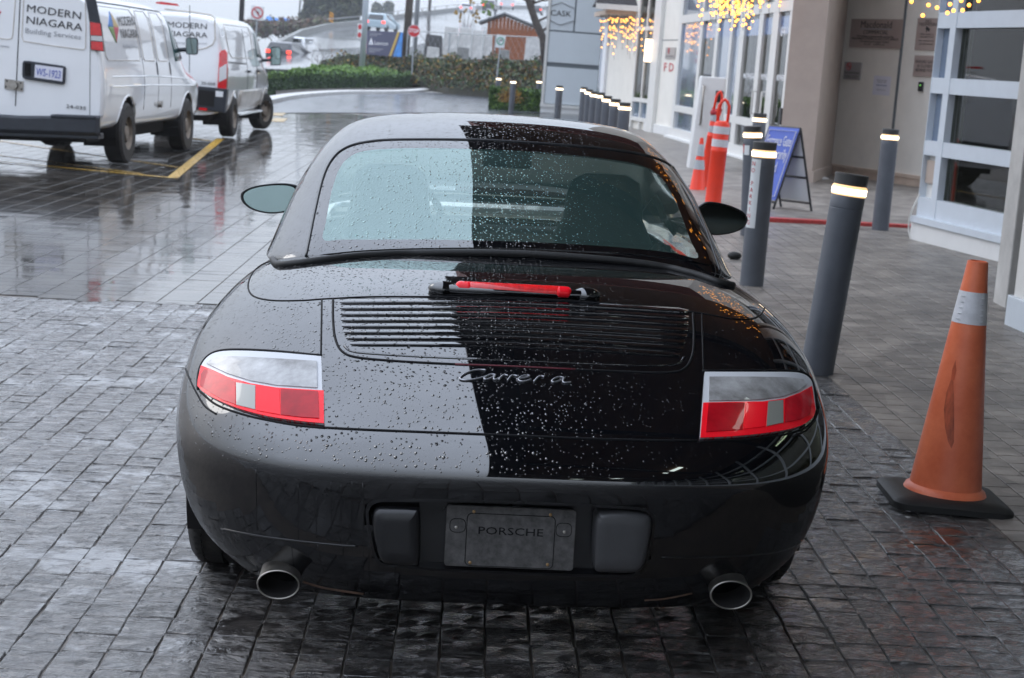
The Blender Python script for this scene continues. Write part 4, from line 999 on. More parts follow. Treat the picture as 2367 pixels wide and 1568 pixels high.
# ================================================================== BUILDINGS
M['wall_grey'] = mat('painted_stucco', (0.78, 0.752, 0.69), .55, var=.05, vs=3, bump=.1, bs=150)
M['wall_light'] = mat('white_stucco', (0.72, 0.72, 0.71), .5, var=.05, vs=3, bump=.1, bs=150)
M['taupe'] = mat('taupe_stucco', (0.42, 0.345, 0.295), .6, var=.06, vs=4, bump=.1, bs=150)
M['beige'] = mat('beige_base', (0.58, 0.46, 0.37), .6, var=.12, vs=5)
M['alu'] = mat('pale_aluminium_frame', (0.58, 0.63, 0.68), .38, var=.04, vs=6)
M['alu_white'] = mat('white_frame', (0.70, 0.69, 0.66), .42, var=.04, vs=6)
M['panel_blue'] = mat('pale_blue_panel', (0.62, 0.67, 0.70), .4, var=.03, vs=1.5)
M['joint_dark'] = mat('panel_joint', (0.12, 0.14, 0.155), .5)
M['brick'] = mat('red_brick', (0.16, 0.045, 0.035), .7, var=.3, vs=2)
M['dark_soffit'] = mat('dark_soffit', (0.05, 0.04, 0.035), .5, var=.3, vs=1.2)
M['brown_soffit'] = mat('timber_soffit', (0.16, 0.08, 0.035), .45, var=.35, vs=1.5, stretch=(1, .1, 1))
M['glass_pane'] = glass_mat('shop_glass', (0.70, 0.74, 0.62), ior=1.45, body=(.03, .03, .02), bodyfac=.12)
M['film_blue'] = mat('frosted_blue_film', (0.16, 0.21, 0.29), .12, coat=1)
M['film_band'] = mat('blue_film_band', (0.015, 0.10, 0.30), .2, coat=1)
M['ink'] = mat('black_ink', (0.012, 0.012, 0.015), .4)
M['ink_grey'] = mat('grey_ink', (0.30, 0.31, 0.33), .4)
M['white_ink'] = mat('white_vinyl', (0.75, 0.76, 0.78), .4)
M['red_ink'] = mat('red_ink', (0.50, 0.02, 0.03), .4)
M['plaque'] = mat('bronze_plaque', (0.38, 0.30, 0.27), .42, metal=.1, var=.06, vs=4)
M['plaque_grey'] = mat('grey_plaque', (0.34, 0.32, 0.31), .4, metal=.1)
M['paper'] = mat('paper', (0.68, 0.68, 0.76), .6)
M['shingle'] = mat('dark_roofing', (0.025, 0.022, 0.024), .7)
M['lamp_on'] = mat('lit_diffuser', (0.9, 0.85, 0.75), .5, emit=(1, .78, .50), es=4.5)
M['ring_on'] = mat('lit_ring', (0.9, 0.88, 0.8), .5, emit=(1, .84, .60), es=6.0)
M['ring_edge'] = mat('lit_ring_edge', (0.8, 0.6, 0.4), .5, emit=(1, .62, .28), es=1.3)
M['bulb_on'] = mat('warm_bulb', (0.9, 0.6, 0.3), .5, emit=(1, .36, .035), es=5.5)
M['tube_on'] = mat('cool_tube', (0.9, 0.9, 0.9), .5, emit=(.85, 1, .95), es=6.0)

class Wall:
    """a vertical plane standing on two points of the ground; s runs along it, z up, d towards the viewer"""
    def __init__(s, a, b, isg=True):
        s.A = gp(*a) if isg else Vector(a); B = gp(*b) if isg else Vector(b)
        s.u = Vector((B.x - s.A.x, B.y - s.A.y, 0)).normalized(); s.n = Vector((s.u.y, -s.u.x, 0))
        s.L = math.hypot(B.x - s.A.x, B.y - s.A.y)
    def uv(s, px, py):
        d = ray(px, py); t = (s.A - CP).dot(s.n) / d.dot(s.n); p = CP + d * t; return ((p - s.A).dot(s.u), p.z)
    def P(s, a, z, d=0): q = s.A + s.u * a + s.n * d; return Vector((q.x, q.y, z))
    def box(s, mb, s0, s1, z0, z1, d0, d1, m=0):
        return mb.hexa([s.P(s0, z0, d1), s.P(s1, z0, d1), s.P(s1, z0, d0), s.P(s0, z0, d0), s.P(s0, z1, d1), s.P(s1, z1, d1), s.P(s1, z1, d0), s.P(s0, z1, d0)], m)
    def fr(s, a, z, d): return frame(s.P(a, z, d), s.u, (0, 0, 1))
class Parts:
    def __init__(s, root): s.r = root; s.o = root.matrix_world.translation.copy(); s.o = root.location.copy()
    def b(s, mb, name, m, parent=None, **k):
        if parent is None: return mb.build(name, m, s.r, loc=-s.o, **k)
        return mb.build(name, m, parent, **k)
def wtext(W_, s0, z, st, size, m, d, parent, fit=None, align='CENTER', name='lettering', bold=0.0):
    return text(name, st, size, m, W_.fr(s0, z, d), parent, fit=fit, align=align, ext=.0008, bold=bold)

bld = thing('commercial_building', 'pale commercial building with glazed entrance and grey walls beside the drop-off', 'building', (5.5, 30, G(5.5)))
Pb = Parts(bld)
# -- CASK panelled end wall
Wc = Wall((.3, 57, 0), (2.3, 57, 0), isg=False)
sL, _ = Wc.uv(1249, 250); sR, _ = Wc.uv(1379, 250); zb = Wc.uv(1300, 243)[1]; zst0 = Wc.uv(1300, 154)[1]; zst1 = Wc.uv(1300, 148)[1]; zm = Wc.uv(1300, 73)[1]
mb = MB(); Wc.box(mb, sL, sR, -.2, 6.0, -.5, -.02); wl = Pb.b(mb, 'wall', M['joint_dark'])
smid = Wc.uv(1329, 40)[0]; g_ = .025
for n_i, (a, b, c_, d) in enumerate(((sL + .11, smid - g_, zm + g_, 5.0), (smid + g_, sR - .04, zm + g_, 5.0), (sL + .11, sR - .04, zst1 + .03, zm - g_), (sL + .11, sR - .04, zb + .02, zst0 - .03))):
    mb = MB(); Wc.box(mb, a, b, c_, d, -.02, .0); Pb.b(mb, 'wall_panel', M['panel_blue'], bevel=.005)
mb = MB(); Wc.box(mb, sL, sL + .09, zb, 5.5, -.02, .03); Wc.box(mb, sR - .03, sR + .05, zb, 5.5, -.02, .03); Wc.box(mb, sL - .02, sR + .05, zb - .10, zb, -.02, .06); Pb.b(mb, 'corner_trim', M['alu_white'])
mb = MB(); Wc.box(mb, sL, sR + .02, -.2, zb - .1, -.02, .02); Pb.b(mb, 'plinth', M['wall_light'])
sC, zC = Wc.uv(1296, 32)
sg = thing('wall_sign', 'small hexagonal sign with four black letters on the pale panelled wall', 'sign', tuple(Wc.P(sC, zC, .01)))
hexa_ = [(-.0, .36), (.45, .19), (.45, -.19), (0, -.36), (-.45, -.19), (-.45, .19)]
MB().tube([(x, -.004, z) for x, z in hexa_], .018, n=4, closed=True).build('sign_border', M['ink_grey'], sg)
text('lettering', 'CASK', .25, M['ink'], frame((0, -.004, 0), (1, 0, 0), (0, 0, 1)), sg, fit=.66)
# -- stretch between CASK wall and FD column
Wb = Wall((1381, 286), (1509, 309))
def ST(W_, px, py=200): return W_.uv(px, py)[0]
mb = MB(); Wb.box(mb, -.6, Wb.L + .2, -.3, 6, -.6, -.12); Pb.b(mb, 'wall', M['wall_grey'])
mb = MB(); Wb.box(mb, ST(Wb, 1383), ST(Wb, 1391), .0, 3.4, -.12, -.04); bb = Pb.b(mb, 'jamb_board', M['white_ink'])
mb = MB(); Wb.box(mb, ST(Wb, 1375), ST(Wb, 1382), .0, 3.4, -.12, -.08); Pb.b(mb, 'jamb', M['film_blue'])
x0, x1 = ST(Wb, 1458), ST(Wb, 1506); ztop = Wb.uv(1480, 66)[1]; zlo = Wb.uv(1480, 232)[1]; zbt = Wb.uv(1480, 268)[1]; zsl = Wb.uv(1480, 240)[1]
fr_ = MB()
for a in (x0, x0 + (x1 - x0) * .42, x1 - .08): Wb.box(fr_, a, a + .09, 0.1, 4, -.12, -.05)
for z in (zbt - .1, zlo, ztop): Wb.box(fr_, x0 - .02, x1 + .05, z - .05, z + .05, -.12, -.045)
wf = Pb.b(fr_, 'window_frame', M['alu_white'])
for a, b in ((x0 + .09, x0 + (x1 - x0) * .42), (x0 + (x1 - x0) * .42 + .09, x1 - .08)):
    for z0, z1, mm in ((zlo + .05, ztop - .05, M['glass_pane']), (ztop + .05, 4, M['glass_pane']), (zbt - .05, zlo - .05, M['film_blue'])):
        mb = MB(); Wb.box(mb, a, b, z0, z1, -.11, -.09); Pb.b(mb, 'window_pane', mm, parent=wf)
mb = MB(); Wb.box(mb, x0, x1, .1, 4, -.13, -.125); Pb.b(mb, 'window_back', M['soot'])
# small canopy with string lights
c0 = at(1368, 18, 44); c1 = at(1400, 38, 46); c2 = at(1512, 22, 43)
zc = at(1440, 30, 44).z
can = thing('entrance_canopy', 'small shingled entrance canopy with pale gutter, hung with fairy lights', 'canopy', (c1.x, c1.y, zc))
mb = MB().prism([(0, 0), (3.0, -.5), (3.2, 3.0), (-.2, 3.0)], 0, .12); mb.build('soffit', M['beige'], can)
MB().prism([(-.28, -.14), (2.9, -.66), (3.1, -.3), (-.1, .2)], .12, .26).build('gutter', M['alu_white'], can)
mb = MB(); mb.hexa([(-.28, -.1, .26), (3.0, -.62, .26), (3.2, 3, .26), (-.28, 3, .26), (.1, .9, 1.2), (3.0, .7, 1.2), (3.2, 3, 1.2), (.1, 3, 1.2)]); mb.build('shingle_roof', M['shingle'], can)

# -- FD column and wall
Wf = Wall((1509, 309), (1592, 327))
a_ = ST(Wf, 1523)
mb = MB(); Wf.box(mb, a_, ST(Wf, 1600), -.2, 6, -.6, 0); Pb.b(mb, 'wall', M['wall_grey'])
mb = MB(); Wf.box(mb, ST(Wf, 1508), a_ - .003, -.2, 6, -.3, .10); Pb.b(mb, 'column', M['alu_white'])
z92 = Wf.uv(1550, 93)[1]; mb = MB(); Wf.box(mb, a_, ST(Wf, 1600), z92 - .012, z92 + .012, -.01, .004); Pb.b(mb, 'wall_joint', M['joint_dark'])
mb = MB(); Wf.box(mb, ST(Wf, 1500), ST(Wf, 1600), -.2, .32, -.1, .05); Pb.b(mb, 'plinth', M['wall_light'])
s0, z0 = Wf.uv(1511, 92); s1, z1 = Wf.uv(1512, 144)
lamp = thing('wall_lamp', 'tall lit wall lamp on the white column beside the red FD letters', 'lamp', tuple(Wf.P(s0, z1, .10)))
Ll = Wall(tuple(Wf.P(s0, 0, .1)), tuple(Wf.P(s0 + 1, 0, .1)), isg=False)
mb = MB(); mb.hexa([(-.10, -.16, 0), (.12, -.16, 0), (.12, 0, 0), (-.10, 0, 0), (-.10, -.16, z0 - z1), (.12, -.16, z0 - z1), (.12, 0, z0 - z1), (-.10, 0, z0 - z1)]); mb.build('diffuser', M['lamp_on'], lamp)
MB().box((-.11, -.17, -.02), (.13, .0, 0.0)).box((-.11, -.17, z0 - z1), (.13, .0, z0 - z1 + .02)).build('lamp_bracket', M['trim_grey'], lamp)
s_, z_ = Wf.uv(1546, 157); fd = thing('wall_letters', 'large red letters FD on the grey wall', 'sign', tuple(Wf.P(s_, z_, .006)))
text('lettering', 'F D', .28, M['red_ink'], frame((0, 0, 0), Wf.u, (0, 0, 1)), fd, fit=.9 * (ST(Wf, 1559, 157) - ST(Wf, 1534, 157)), bold=.004)
def plaque(W_, pxa, pxb, m, name, label, lines, d=.02, cat='sign'):
    (sa, za), (sb, zb_) = W_.uv(*pxa), W_.uv(*pxb); w2, h2 = sb - sa, za - zb_
    o = thing(name, label, cat, tuple(W_.P((sa + sb) / 2, (za + zb_) / 2, 0)))
    mb = MB(); u, n_ = W_.u, W_.n
    f = lambda a, z, dd: u * a + n_ * dd + Vector((0, 0, z))
    mb.hexa([f(-w2 / 2, -h2 / 2, d), f(w2 / 2, -h2 / 2, d), f(w2 / 2, -h2 / 2, .002), f(-w2 / 2, -h2 / 2, .002), f(-w2 / 2, h2 / 2, d), f(w2 / 2, h2 / 2, d), f(w2 / 2, h2 / 2, .002), f(-w2 / 2, h2 / 2, .002)])
    mb.build('sign_board', m, o, bevel=.002)
    for (st, cx_, cz_, sz, fit, mm) in lines:
        mx = frame(f(cx_ * w2, cz_ * h2, d + .0015), u, (0, 0, 1))
        if st == '_': 
            k = fit * w2 / 2; MB().quad([(-k, -sz, 0), (k, -sz, 0), (k, sz, 0), (-k, sz, 0)]).xf(mx).build('underline', mm, o)
        elif st == 'O':
            r_ = sz; MB().tube([(r_ * math.cos(t), r_ * math.sin(t), 0) for t in [2 * math.pi * i / 24 for i in range(24)]], r_ * .13, n=4, closed=True).xf(mx).build('prohibition_ring', mm, o)
            MB().box((-r_ * .95, -r_ * .12, -.001), (r_ * .95, r_ * .12, .002)).xf(mx @ Matrix.Rotation(R(-45), 4, 'Z')).build('prohibition_bar', mm, o)
            MB().box((-r_ * .55, -r_ * .14, -.001), (r_ * .6, r_ * .10, .001)).xf(mx).build('cigarette', M['ink'], o)
        elif st == '#':
            MB().box((-sz, -sz * .35, -.001), (sz * .6, sz * .4, .002)).box((-sz * .5, -sz * .9, -.001), (-sz * .2, -sz * .35, .002)).xf(mx @ Matrix.Rotation(R(-25), 4, 'Z')).build('camera_symbol', mm, o)
        else: text('lettering', st, sz, mm, mx, o, fit=fit * w2)
    return o
plaque(Wf, (1541, 110), (1561, 137), M['plaque_grey'], 'wall_plaque', 'small grey no smoking plaque above the red FD letters', [('O', -.15, .2, .07, 1, M['red_ink']), ('NO SMOKING', 0, -.28, .04, .8, M['ink'])])

# -- glazed entrance
We = Wall((1552, 322), (1880, 420))
def SE(px): return We.uv(px, 150)[0]
zt, zl, zbm = 2.78, .80, .36
posts = [(1562, 1568), (1611, 1617), (1647, 1654), (1681, 1686), (1703, 1713), (1746, 1755), (1776, 1790), (1815, 1826), (1855, 1862), (1882, 1895)]
sE0, sE1 = SE(1562), SE(1895)
efr = MB()
for a, b in posts: We.box(efr, SE(a), SE(b), .18, 4.0, -.12, .0)
for z, hh in ((zt, .09), (3.6, .1)): We.box(efr, sE0 + .01, sE1 - .01, z - hh, z + hh, -.115, .004)
We.box(efr, sE0 - .02, sE1 + .01, .10, .34, -.13, .02)
We.box(efr, SE(1565), SE(1617), zl - .08, zl + .06, -.11, .002); We.box(efr, SE(1683), SE(1755), zl - .08, zl + .06, -.11, .002); We.box(efr, SE(1826), SE(1890), zl - .08, zl + .06, -.11, .002)
ef = Pb.b(efr, 'entrance_frame', M['alu_white'])
mb = MB(); We.box(mb, sE0 - .1, sE1 + .05, -.2, .16, -.3, .12); Pb.b(mb, 'plinth', M['wall_light'])
def epane(a, b, z0, z1, m=None, nm='window_pane', d=(-.07, -.05)):
    mb = MB(); We.box(mb, a, b, z0, z1, *d); return Pb.b(mb, nm, m or M['glass_pane'], parent=ef)
gaps = [(posts[i][1], posts[i + 1][0]) for i in range(len(posts) - 1)]
for i, (a, b) in enumerate(gaps):
    a, b = SE(a), SE(b); low = i in (0, 3, 4, 7, 8)
    film = i in (0, 2, 3, 8)
    epane(a, b, zl + .06 if low else .34, zt - .09, M['film_blue'] if film else None)
    epane(a, b, zt + .09, 3.5, M['film_blue'] if i < 3 else None)
    if low: epane(a, b, .34, zl - .08, M['film_blue'] if i in (0, 8) else None)
    epane(a + .002, b - .002, 2.33, 2.62, M['film_band'], 'film_band', (-.049, -.046)) if i != 8 else None
for i in (4, 5, 6, 7):
    a, b = (SE(gaps[i][0]) + SE(gaps[i][1])) / 2, (SE(gaps[i][1]) - SE(gaps[i][0]))
    wtext(We, a, 1.60, 'MOPHEAD', .14, M['white_ink'], -.046, ef, fit=b * .86, bold=.004)
a, b = (SE(gaps[6][0]) + SE(gaps[6][1])) / 2, (SE(gaps[6][1]) - SE(gaps[6][0])); wtext(We, a, 2.36, '8411', .22, M['white_ink'], -.044, ef, fit=b * .8, bold=.003)
for px in (1758, 1779):
    s_ = SE(px); mb = MB().tube([We.P(s_, .95, .02), We.P(s_, .95, .09), We.P(s_, 1.35, .09), We.P(s_, 1.35, .02)], .018, n=6); Pb.b(mb, 'door_handle', M['alu_white'], parent=ef)
mb = MB(); We.box(mb, SE(1818), SE(1823), .85, 1.12, .0, .05); Pb.b(mb, 'door_lock', M['ink'], parent=ef)
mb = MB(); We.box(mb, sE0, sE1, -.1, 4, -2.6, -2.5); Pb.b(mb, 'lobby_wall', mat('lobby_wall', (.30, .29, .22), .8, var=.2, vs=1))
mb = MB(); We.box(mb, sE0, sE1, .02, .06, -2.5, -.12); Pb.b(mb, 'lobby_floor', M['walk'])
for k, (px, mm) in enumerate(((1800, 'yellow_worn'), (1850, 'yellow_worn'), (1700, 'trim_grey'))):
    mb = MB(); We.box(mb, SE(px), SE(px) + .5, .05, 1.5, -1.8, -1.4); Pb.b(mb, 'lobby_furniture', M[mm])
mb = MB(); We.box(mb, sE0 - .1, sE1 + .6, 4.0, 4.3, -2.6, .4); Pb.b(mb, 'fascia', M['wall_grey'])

# -- taupe pier and wall with the plaques
Ww = Wall((1919, 407), (2120, 434))
sp0, sp1 = ST(We, 1892, 300), 0
pt = gp(1874, 428); pe = Ww.P(0, 0, 0)
mb = MB(); u_ = Vector((pe.x - pt.x, pe.y - pt.y, 0)); 
Wt = Wall((pt.x, pt.y, 0), (pe.x, pe.y, 0), isg=False)
Wt.box(mb, -.03, Wt.L, -.2, 6, -.5, 0); Pb.b(mb, 'pier', M['taupe'])
mb = MB(); Wt.box(mb, -.05, Wt.L + .0, -.2, .30, .0, .03); Pb.b(mb, 'plinth', M['taupe'])
zbs = Ww.uv(1960, 388)[1]
mb = MB(); Ww.box(mb, 0, Ww.L + 2.0, zbs, 6, -.5, 0); Pb.b(mb, 'wall', M['wall_grey'])
mb = MB(); Ww.box(mb, 0, Ww.L + 2.0, zbs - .02, zbs + .03, 0, .03); Ww.box(mb, 0, Ww.L + 2.0, -.2, zbs - .02, -.5, .012); Pb.b(mb, 'plinth', M['beige'])
sj, _ = Ww.uv(2075, 200); mb = MB(); Ww.box(mb, sj - .025, sj + .025, zbs, 6, 0, .012); Pb.b(mb, 'wall_joint', M['joint_dark'])
plaque(Ww, (1971, 44), (2083, 114), M['plaque'], 'wall_plaque', 'largest bronze plaque, at the upper left of the recessed wall', [
    ('Macdonald', 0, .30, .15, .60, M['ink']), ('_', 0, .16, .008, .60, M['ink_grey']), ('COMMERCIAL', 0, .04, .09, .48, M['ink']),
    ('This building is professionally managed by', 0, -.10, .045, .72, M['ink']), ('MACDONALD COMMERCIAL REAL ESTATE SERVICES', 0, -.19, .045, .90, M['ink']),
    ('For emergencies please contact', 0, -.28, .045, .56, M['ink']), ('our office', 0, -.37, .045, .4, M['ink'])])
plaque(Ww, (1955, 143), (1990, 186), M['plaque_grey'], 'wall_plaque', 'square grey no smoking plaque left of the paper notice', [('O', -.22, .25, .055, 1, M['red_ink']), ('NO SMOKING', 0, -.12, .05, .86, M['ink']), ('within 6 metres', 0, -.28, .03, .8, M['ink']), ('of this entrance', 0, -.38, .03, .7, M['ink'])])
plaque(Ww, (2021, 175), (2056, 222), M['paper'], 'paper_notice', 'white sheet of paper taped to the wall under the bronze plaque', [('Notice of door', 0, .28, .03, .6, M['ink_grey']), ('please use', 0, .18, .03, .5, M['ink_grey']), ('other entrance', 0, .02, .03, .6, M['film_band']), ('thank you', 0, -.22, .03, .5, M['ink_grey'])], d=.005, cat='notice')
plaque(Ww, (2124, 42), (2192, 119), M['plaque'], 'wall_plaque', 'bronze no trespassing plaque with a camera symbol', [('NO', -.16, .40, .07, .16, M['ink']), ('TRESPASSING', -.14, .30, .07, .62, M['ink']), ('#', -.14, .15, .06, 1, M['ink']), ('this area is', -.16, -.0, .035, .4, M['ink']), ('monitored', -.16, -.08, .035, .4, M['ink']), ('by camera', -.16, -.2, .035, .45, M['ink']), ('at all times', -.16, -.3, .035, .4, M['ink'])])
plaque(Ww, (2117, 128), (2186, 181), M['plaque'], 'wall_plaque', 'lower bronze plaque reading ensure gate is closed behind you', [('ENSURE GATE', -.14, .2, .06, .62, M['ink']), ('IS CLOSED', -.14, 0, .06, .48, M['ink']), ('BEHIND YOU', -.14, -.2, .06, .56, M['ink'])])
s_, z_ = Ww.uv(2131, 201)
cr_ = thing('card_reader', 'small black card reader with a green light under the plaques', 'card reader', tuple(Ww.P(s_, z_, 0)))
Z3 = Vector((0, 0, 1)); mb = MB(); f = lambda a, z, dd: Ww.u * a + Ww.n * dd + Z3 * z
mb.hexa([f(-.045, -.07, .04), f(.045, -.07, .04), f(.045, -.07, 0), f(-.045, -.07, 0), f(-.045, .07, .04), f(.045, .07, .04), f(.045, .07, 0), f(-.045, .07, 0)]).build('reader_body', M['ink'], cr_, bevel=.008)
MB().ball(f(.01, .02, .04), .008).build('indicator', mat('green_led', (.1, .5, .1), .4, emit=(.3, 1, .2), es=2), cr_)

# -- near glazing on the right
nb_ = thing('glazed_bay', 'projecting glazed bay with pale metal frame on concrete base, right of the plaques', 'building', (4.5, 16, G(4.5)))
Pn = Parts(nb_)
Wg = Wall((2110, 553), (2322, 607))
def SG(px, py): return Wg.uv(px, py)[0]
Lg = Wg.L + 1.6
zr = [(.42, .10), (1.0, .07), (1.60, .075), (2.22, .075), (2.86, .08)]
sg0 = 0.0; sgA = SG(2128, 400); sgB = SG(2159, 400); sgC = SG(2172, 400)
fr_ = MB()
Wg.box(fr_, sg0 + .02, sgA + .02, .30, 4.2, -.15, 0); Wg.box(fr_, sgB, sgC, .30, 4.2, -.15, .002)
Wg.box(fr_, Lg - .1, Lg, .30, 4.2, -.15, .002)
for z, hh in zr: Wg.box(fr_, sgA, sgB, z - hh, z + hh, -.15, -.003); Wg.box(fr_, sgC, Lg - .1, z - hh, z + hh, -.15, -.003)
gf = Pn.b(fr_, 'window_frame', M['alu'])
zz = [z for z, _ in zr] + [4.2]
for i in range(len(zr)):
    z0 = zr[i][0] + zr[i][1]; z1 = (zr[i + 1][0] - zr[i + 1][1]) if i + 1 < len(zr) else 4.2
    mb = MB(); Wg.box(mb, sgA + .02, sgB, z0, z1, -.09, -.07); Pn.b(mb, 'window_pane', M['film_blue'] if i else M['alu_white'], parent=gf)
    mb = MB(); Wg.box(mb, sgC, Lg - .1, z0, z1, -.09, -.07); Pn.b(mb, 'window_pane', M['glass_pane'], parent=gf)
mb = MB(); Wg.box(mb, -.02, Lg, -.2, .27, -.3, .03); Pn.b(mb, 'plinth', M['wall_light'], bevel=.01)
mb = MB(); Wg.box(mb, .0, Lg, .27, .33, -.25, .06); Pn.b(mb, 'sill', M['alu'])
mb = MB(); Wg.box(mb, sgA + .03, sgB - .03, .66, .88, -.068, -.04); Pn.b(mb, 'outlet_box', M['taupe'])
mb = MB().tube([Wg.P(sgA + .1, .55, .03), Wg.P(sgA + .08, .40, .08), Wg.P(sgA + .03, .3, .08), Wg.P(sgA + .02, .18, .07), Wg.P(sgA + .05, .10, .05)], .008, n=5); Pn.b(mb, 'cable', M['alu_white'])
# interior of the bay
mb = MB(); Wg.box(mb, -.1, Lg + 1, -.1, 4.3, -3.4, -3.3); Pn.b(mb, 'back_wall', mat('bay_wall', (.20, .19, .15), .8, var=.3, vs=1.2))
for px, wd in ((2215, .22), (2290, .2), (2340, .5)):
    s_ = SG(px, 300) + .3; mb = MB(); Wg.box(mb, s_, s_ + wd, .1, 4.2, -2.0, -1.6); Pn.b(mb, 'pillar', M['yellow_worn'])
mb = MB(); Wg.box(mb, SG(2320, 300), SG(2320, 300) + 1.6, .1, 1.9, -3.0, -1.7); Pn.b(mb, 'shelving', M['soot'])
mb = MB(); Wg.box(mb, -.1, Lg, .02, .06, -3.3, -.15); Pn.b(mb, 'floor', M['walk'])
mb = MB(); Wg.box(mb, -.3, Lg, 4.2, 4.5, -3.4, .3); Pn.b(mb, 'fascia', M['wall_grey'])
mb = MB(); q = Wg.P(0, 0, -.15); Wg.box(mb, -.0, .04, -.2, 4.3, -3.4, -.15); Pn.b(mb, 'side_wall', M['alu'])
# concrete post and storefront continuing towards and past the camera
po = thing('concrete_post', 'pale concrete post at the right edge between two shopfronts', 'post', (3.40, 11.95, G(3.4)))
MB().box((-.0, 0, -.1), (.20, .32, 4.3)).build('post_shaft', M['concrete'], po, bevel=.01)
stf = thing('shopfront', 'white shopfront panel with projecting base at the right edge', 'building', (3.6, 10, G(3.6)))
Ps = Parts(stf)
pA = gp(2318, 748); Wn = Wall((pA.x, pA.y, 0), (pA.x + .072 * 22, pA.y - 22, 0), isg=False)
zb0 = Wn.uv(2352, 690)[1]
mb = MB(); Wn.box(mb, .02, 22, -.2, zb0, -.3, .0); Wn.box(mb, .0, 22, -.02, .05, -.1, .04); Ps.b(mb, 'plinth', M['alu'], bevel=.008)
mb = MB(); Wn.box(mb, .06, .8, zb0, 4.2, -.3, -.03); Ps.b(mb, 'wall_panel', M['alu_white'])
for k in range(7):
    s0 = .8 + k * 3.0
    fr_ = MB(); Wn.box(fr_, s0, s0 + .12, zb0, 4.2, -.2, -.02); Wn.box(fr_, s0 + 1.5, s0 + 1.6, zb0, 4.2, -.2, -.02)
    for z in (zb0 + .06, 1.3, 2.6, 3.5): Wn.box(fr_, s0 + .12, s0 + 1.5, z - .05, z + .05, -.2, -.025); Wn.box(fr_, s0 + 1.6, s0 + 3.0, z - .05, z + .05, -.2, -.025)
    f_ = Ps.b(fr_, 'window_frame', M['alu'])
    mb = MB(); Wn.box(mb, s0 + .12, s0 + 1.5, zb0, 4.2, -.12, -.1); Ps.b(mb, 'window_pane', M['glass_pane'], parent=f_)
    mb = MB(); Wn.box(mb, s0 + 1.6, s0 + 3.0, zb0, 4.2, -.12, -.1); Ps.b(mb, 'window_pane', M['glass_pane'], parent=f_)
mb = MB(); Wn.box(mb, 0, 22, -.1, 4.2, -3, -2.9); Ps.b(mb, 'back_wall', M['lobby'] if 'lobby' in M else M['taupe'])

# -- canopy over the right half (its underside shows in the car), edge turned 4.5 degrees
cnp = thing('drive_canopy', 'large canopy over the drop-off lane with timber underside', 'canopy', (.19, 4, 4.35))
ca = math.tan(R(4.0))
def cedge(y): return -ca * (y - 4)
mb = MB(); mb.prism([(cedge(-14) , -18), (9, -18), (9, 8.5), (cedge(12.5), 8.5)], 0, .5); mb.build('ceiling', M['brown_soffit'], cnp)
mb = MB(); mb.prism([(cedge(-14) - .25, -18), (cedge(-14), -18), (cedge(12.5), 8.5), (cedge(12.5) - .25, 8.5)], -.12, .6); mb.build('edge_beam', M['dark_soffit'], cnp)
for k in range(6):
    y = -14 + k * 3.6; mb = MB().box((cedge(y + 4) + .02, y - .1, -.22), (8.5, y + .1, 0)); mb.build('beam', M['dark_soffit'], cnp)
for k in range(4):
    for x in (2.2, 5.0):
        y = -12 + k * 4.5; MB().box((x - .06, y - .6, -.06), (x + .06, y + .6, -.01)).build('light_fitting', M['tube_on'], cnp)
# unseen upper storeys, added for the shade and reflections they give
M['cream'] = mat('cream_render', (0.40, 0.37, 0.33), .7, var=.08, vs=1)
ofb = thing('shading_storeys', 'unseen cream upper storeys added over the shopfronts to block sky light', 'building', (6, 20, 4.9))
mb = MB().prism([(-1.6, -38), (10, -38), (10, -8.5), (-1.2, -8.5)], 0, 12).prism([(-2.0, 9.5), (10, 9.5), (10, 40), (-2.6, 40)], 0, 12); mb.build('wall', M['cream'], ofb)
for k in range(9):
    for j in range(3):
        y = -36 + k * 3.4; MB().box((-1.70 if y < -6 else -.5, y, 1.2 + j * 3.6), (-1.58 if y < -6 else -.38, y + 1.8, 3.2 + j * 3.6)).build('window_pane', M['film_blue'], ofb) if y < -8 else None
up = thing('reflected_brick_slab', 'unseen red brick storeys, a thin slab shaped for the reflection in the car roof', 'building', (6, 30, 5.8))  # unseen slab over the drive, kept thin, only for the car roof's reflection
mb = MB().prism([(-6.6, -14), (-3.4, -14.1), (-3.4, -10.5), (-6.9, -10.5)], 0, 9.0); mb.build('wall', M['brick'], up)
for k in range(3):
    for j in range(2):
        x = -6.4 + k * 1.0; z = 1.6 + j * 3.4; f_ = MB().box((x, -14.35, z), (x + .7, -14.12, z + 1.9)).build('window_frame', M['alu_white'], up)
        MB().box((x + .08, -14.40, z + .1), (x + .62, -14.36, z + 1.8)).build('window_pane', M['film_blue'], f_)
MB().prism([(-6.65, -14.2), (-3.4, -14.3), (-3.4, -14.11), (-6.6, -14.01)], 3.0, 3.25).build('string_course', M['wall_light'], up)
# dark canopy beam seen at the top of the frame

# ================================================================== STREET THINGS
M['boll'] = mat('charcoal_bollard', (0.095, 0.103, 0.12), .42, var=.12, vs=6, rvar=.06)
M['boll_cap'] = mat('bollard_cap', (0.05, 0.05, 0.05), .5)
M['cone'] = mat('orange_cone', (0.76, 0.15, 0.06), .42, var=.14, vs=7, bump=.15, bs=40, tint=(.84, .22, .10))
M['cone_dark'] = mat('scorched_plastic', (0.36, 0.07, 0.03), .5, var=.7, vs=26, tint=(.72, .14, .055), stretch=(1, 1, .25))
M['orange'] = mat('bright_orange_plastic', (0.90, 0.055, 0.022), .4, var=.06, vs=5)
M['reflect'] = mat('reflective_sleeve', (0.66, 0.66, 0.68), .35, var=.12, vs=30)
M['reflect_grey'] = mat('dull_reflective_sleeve', (0.42, 0.44, 0.46), .4, var=.1, vs=20)
M['pole'] = mat('galvanised_pole', (0.34, 0.36, 0.38), .45, metal=.3, var=.1, vs=4)
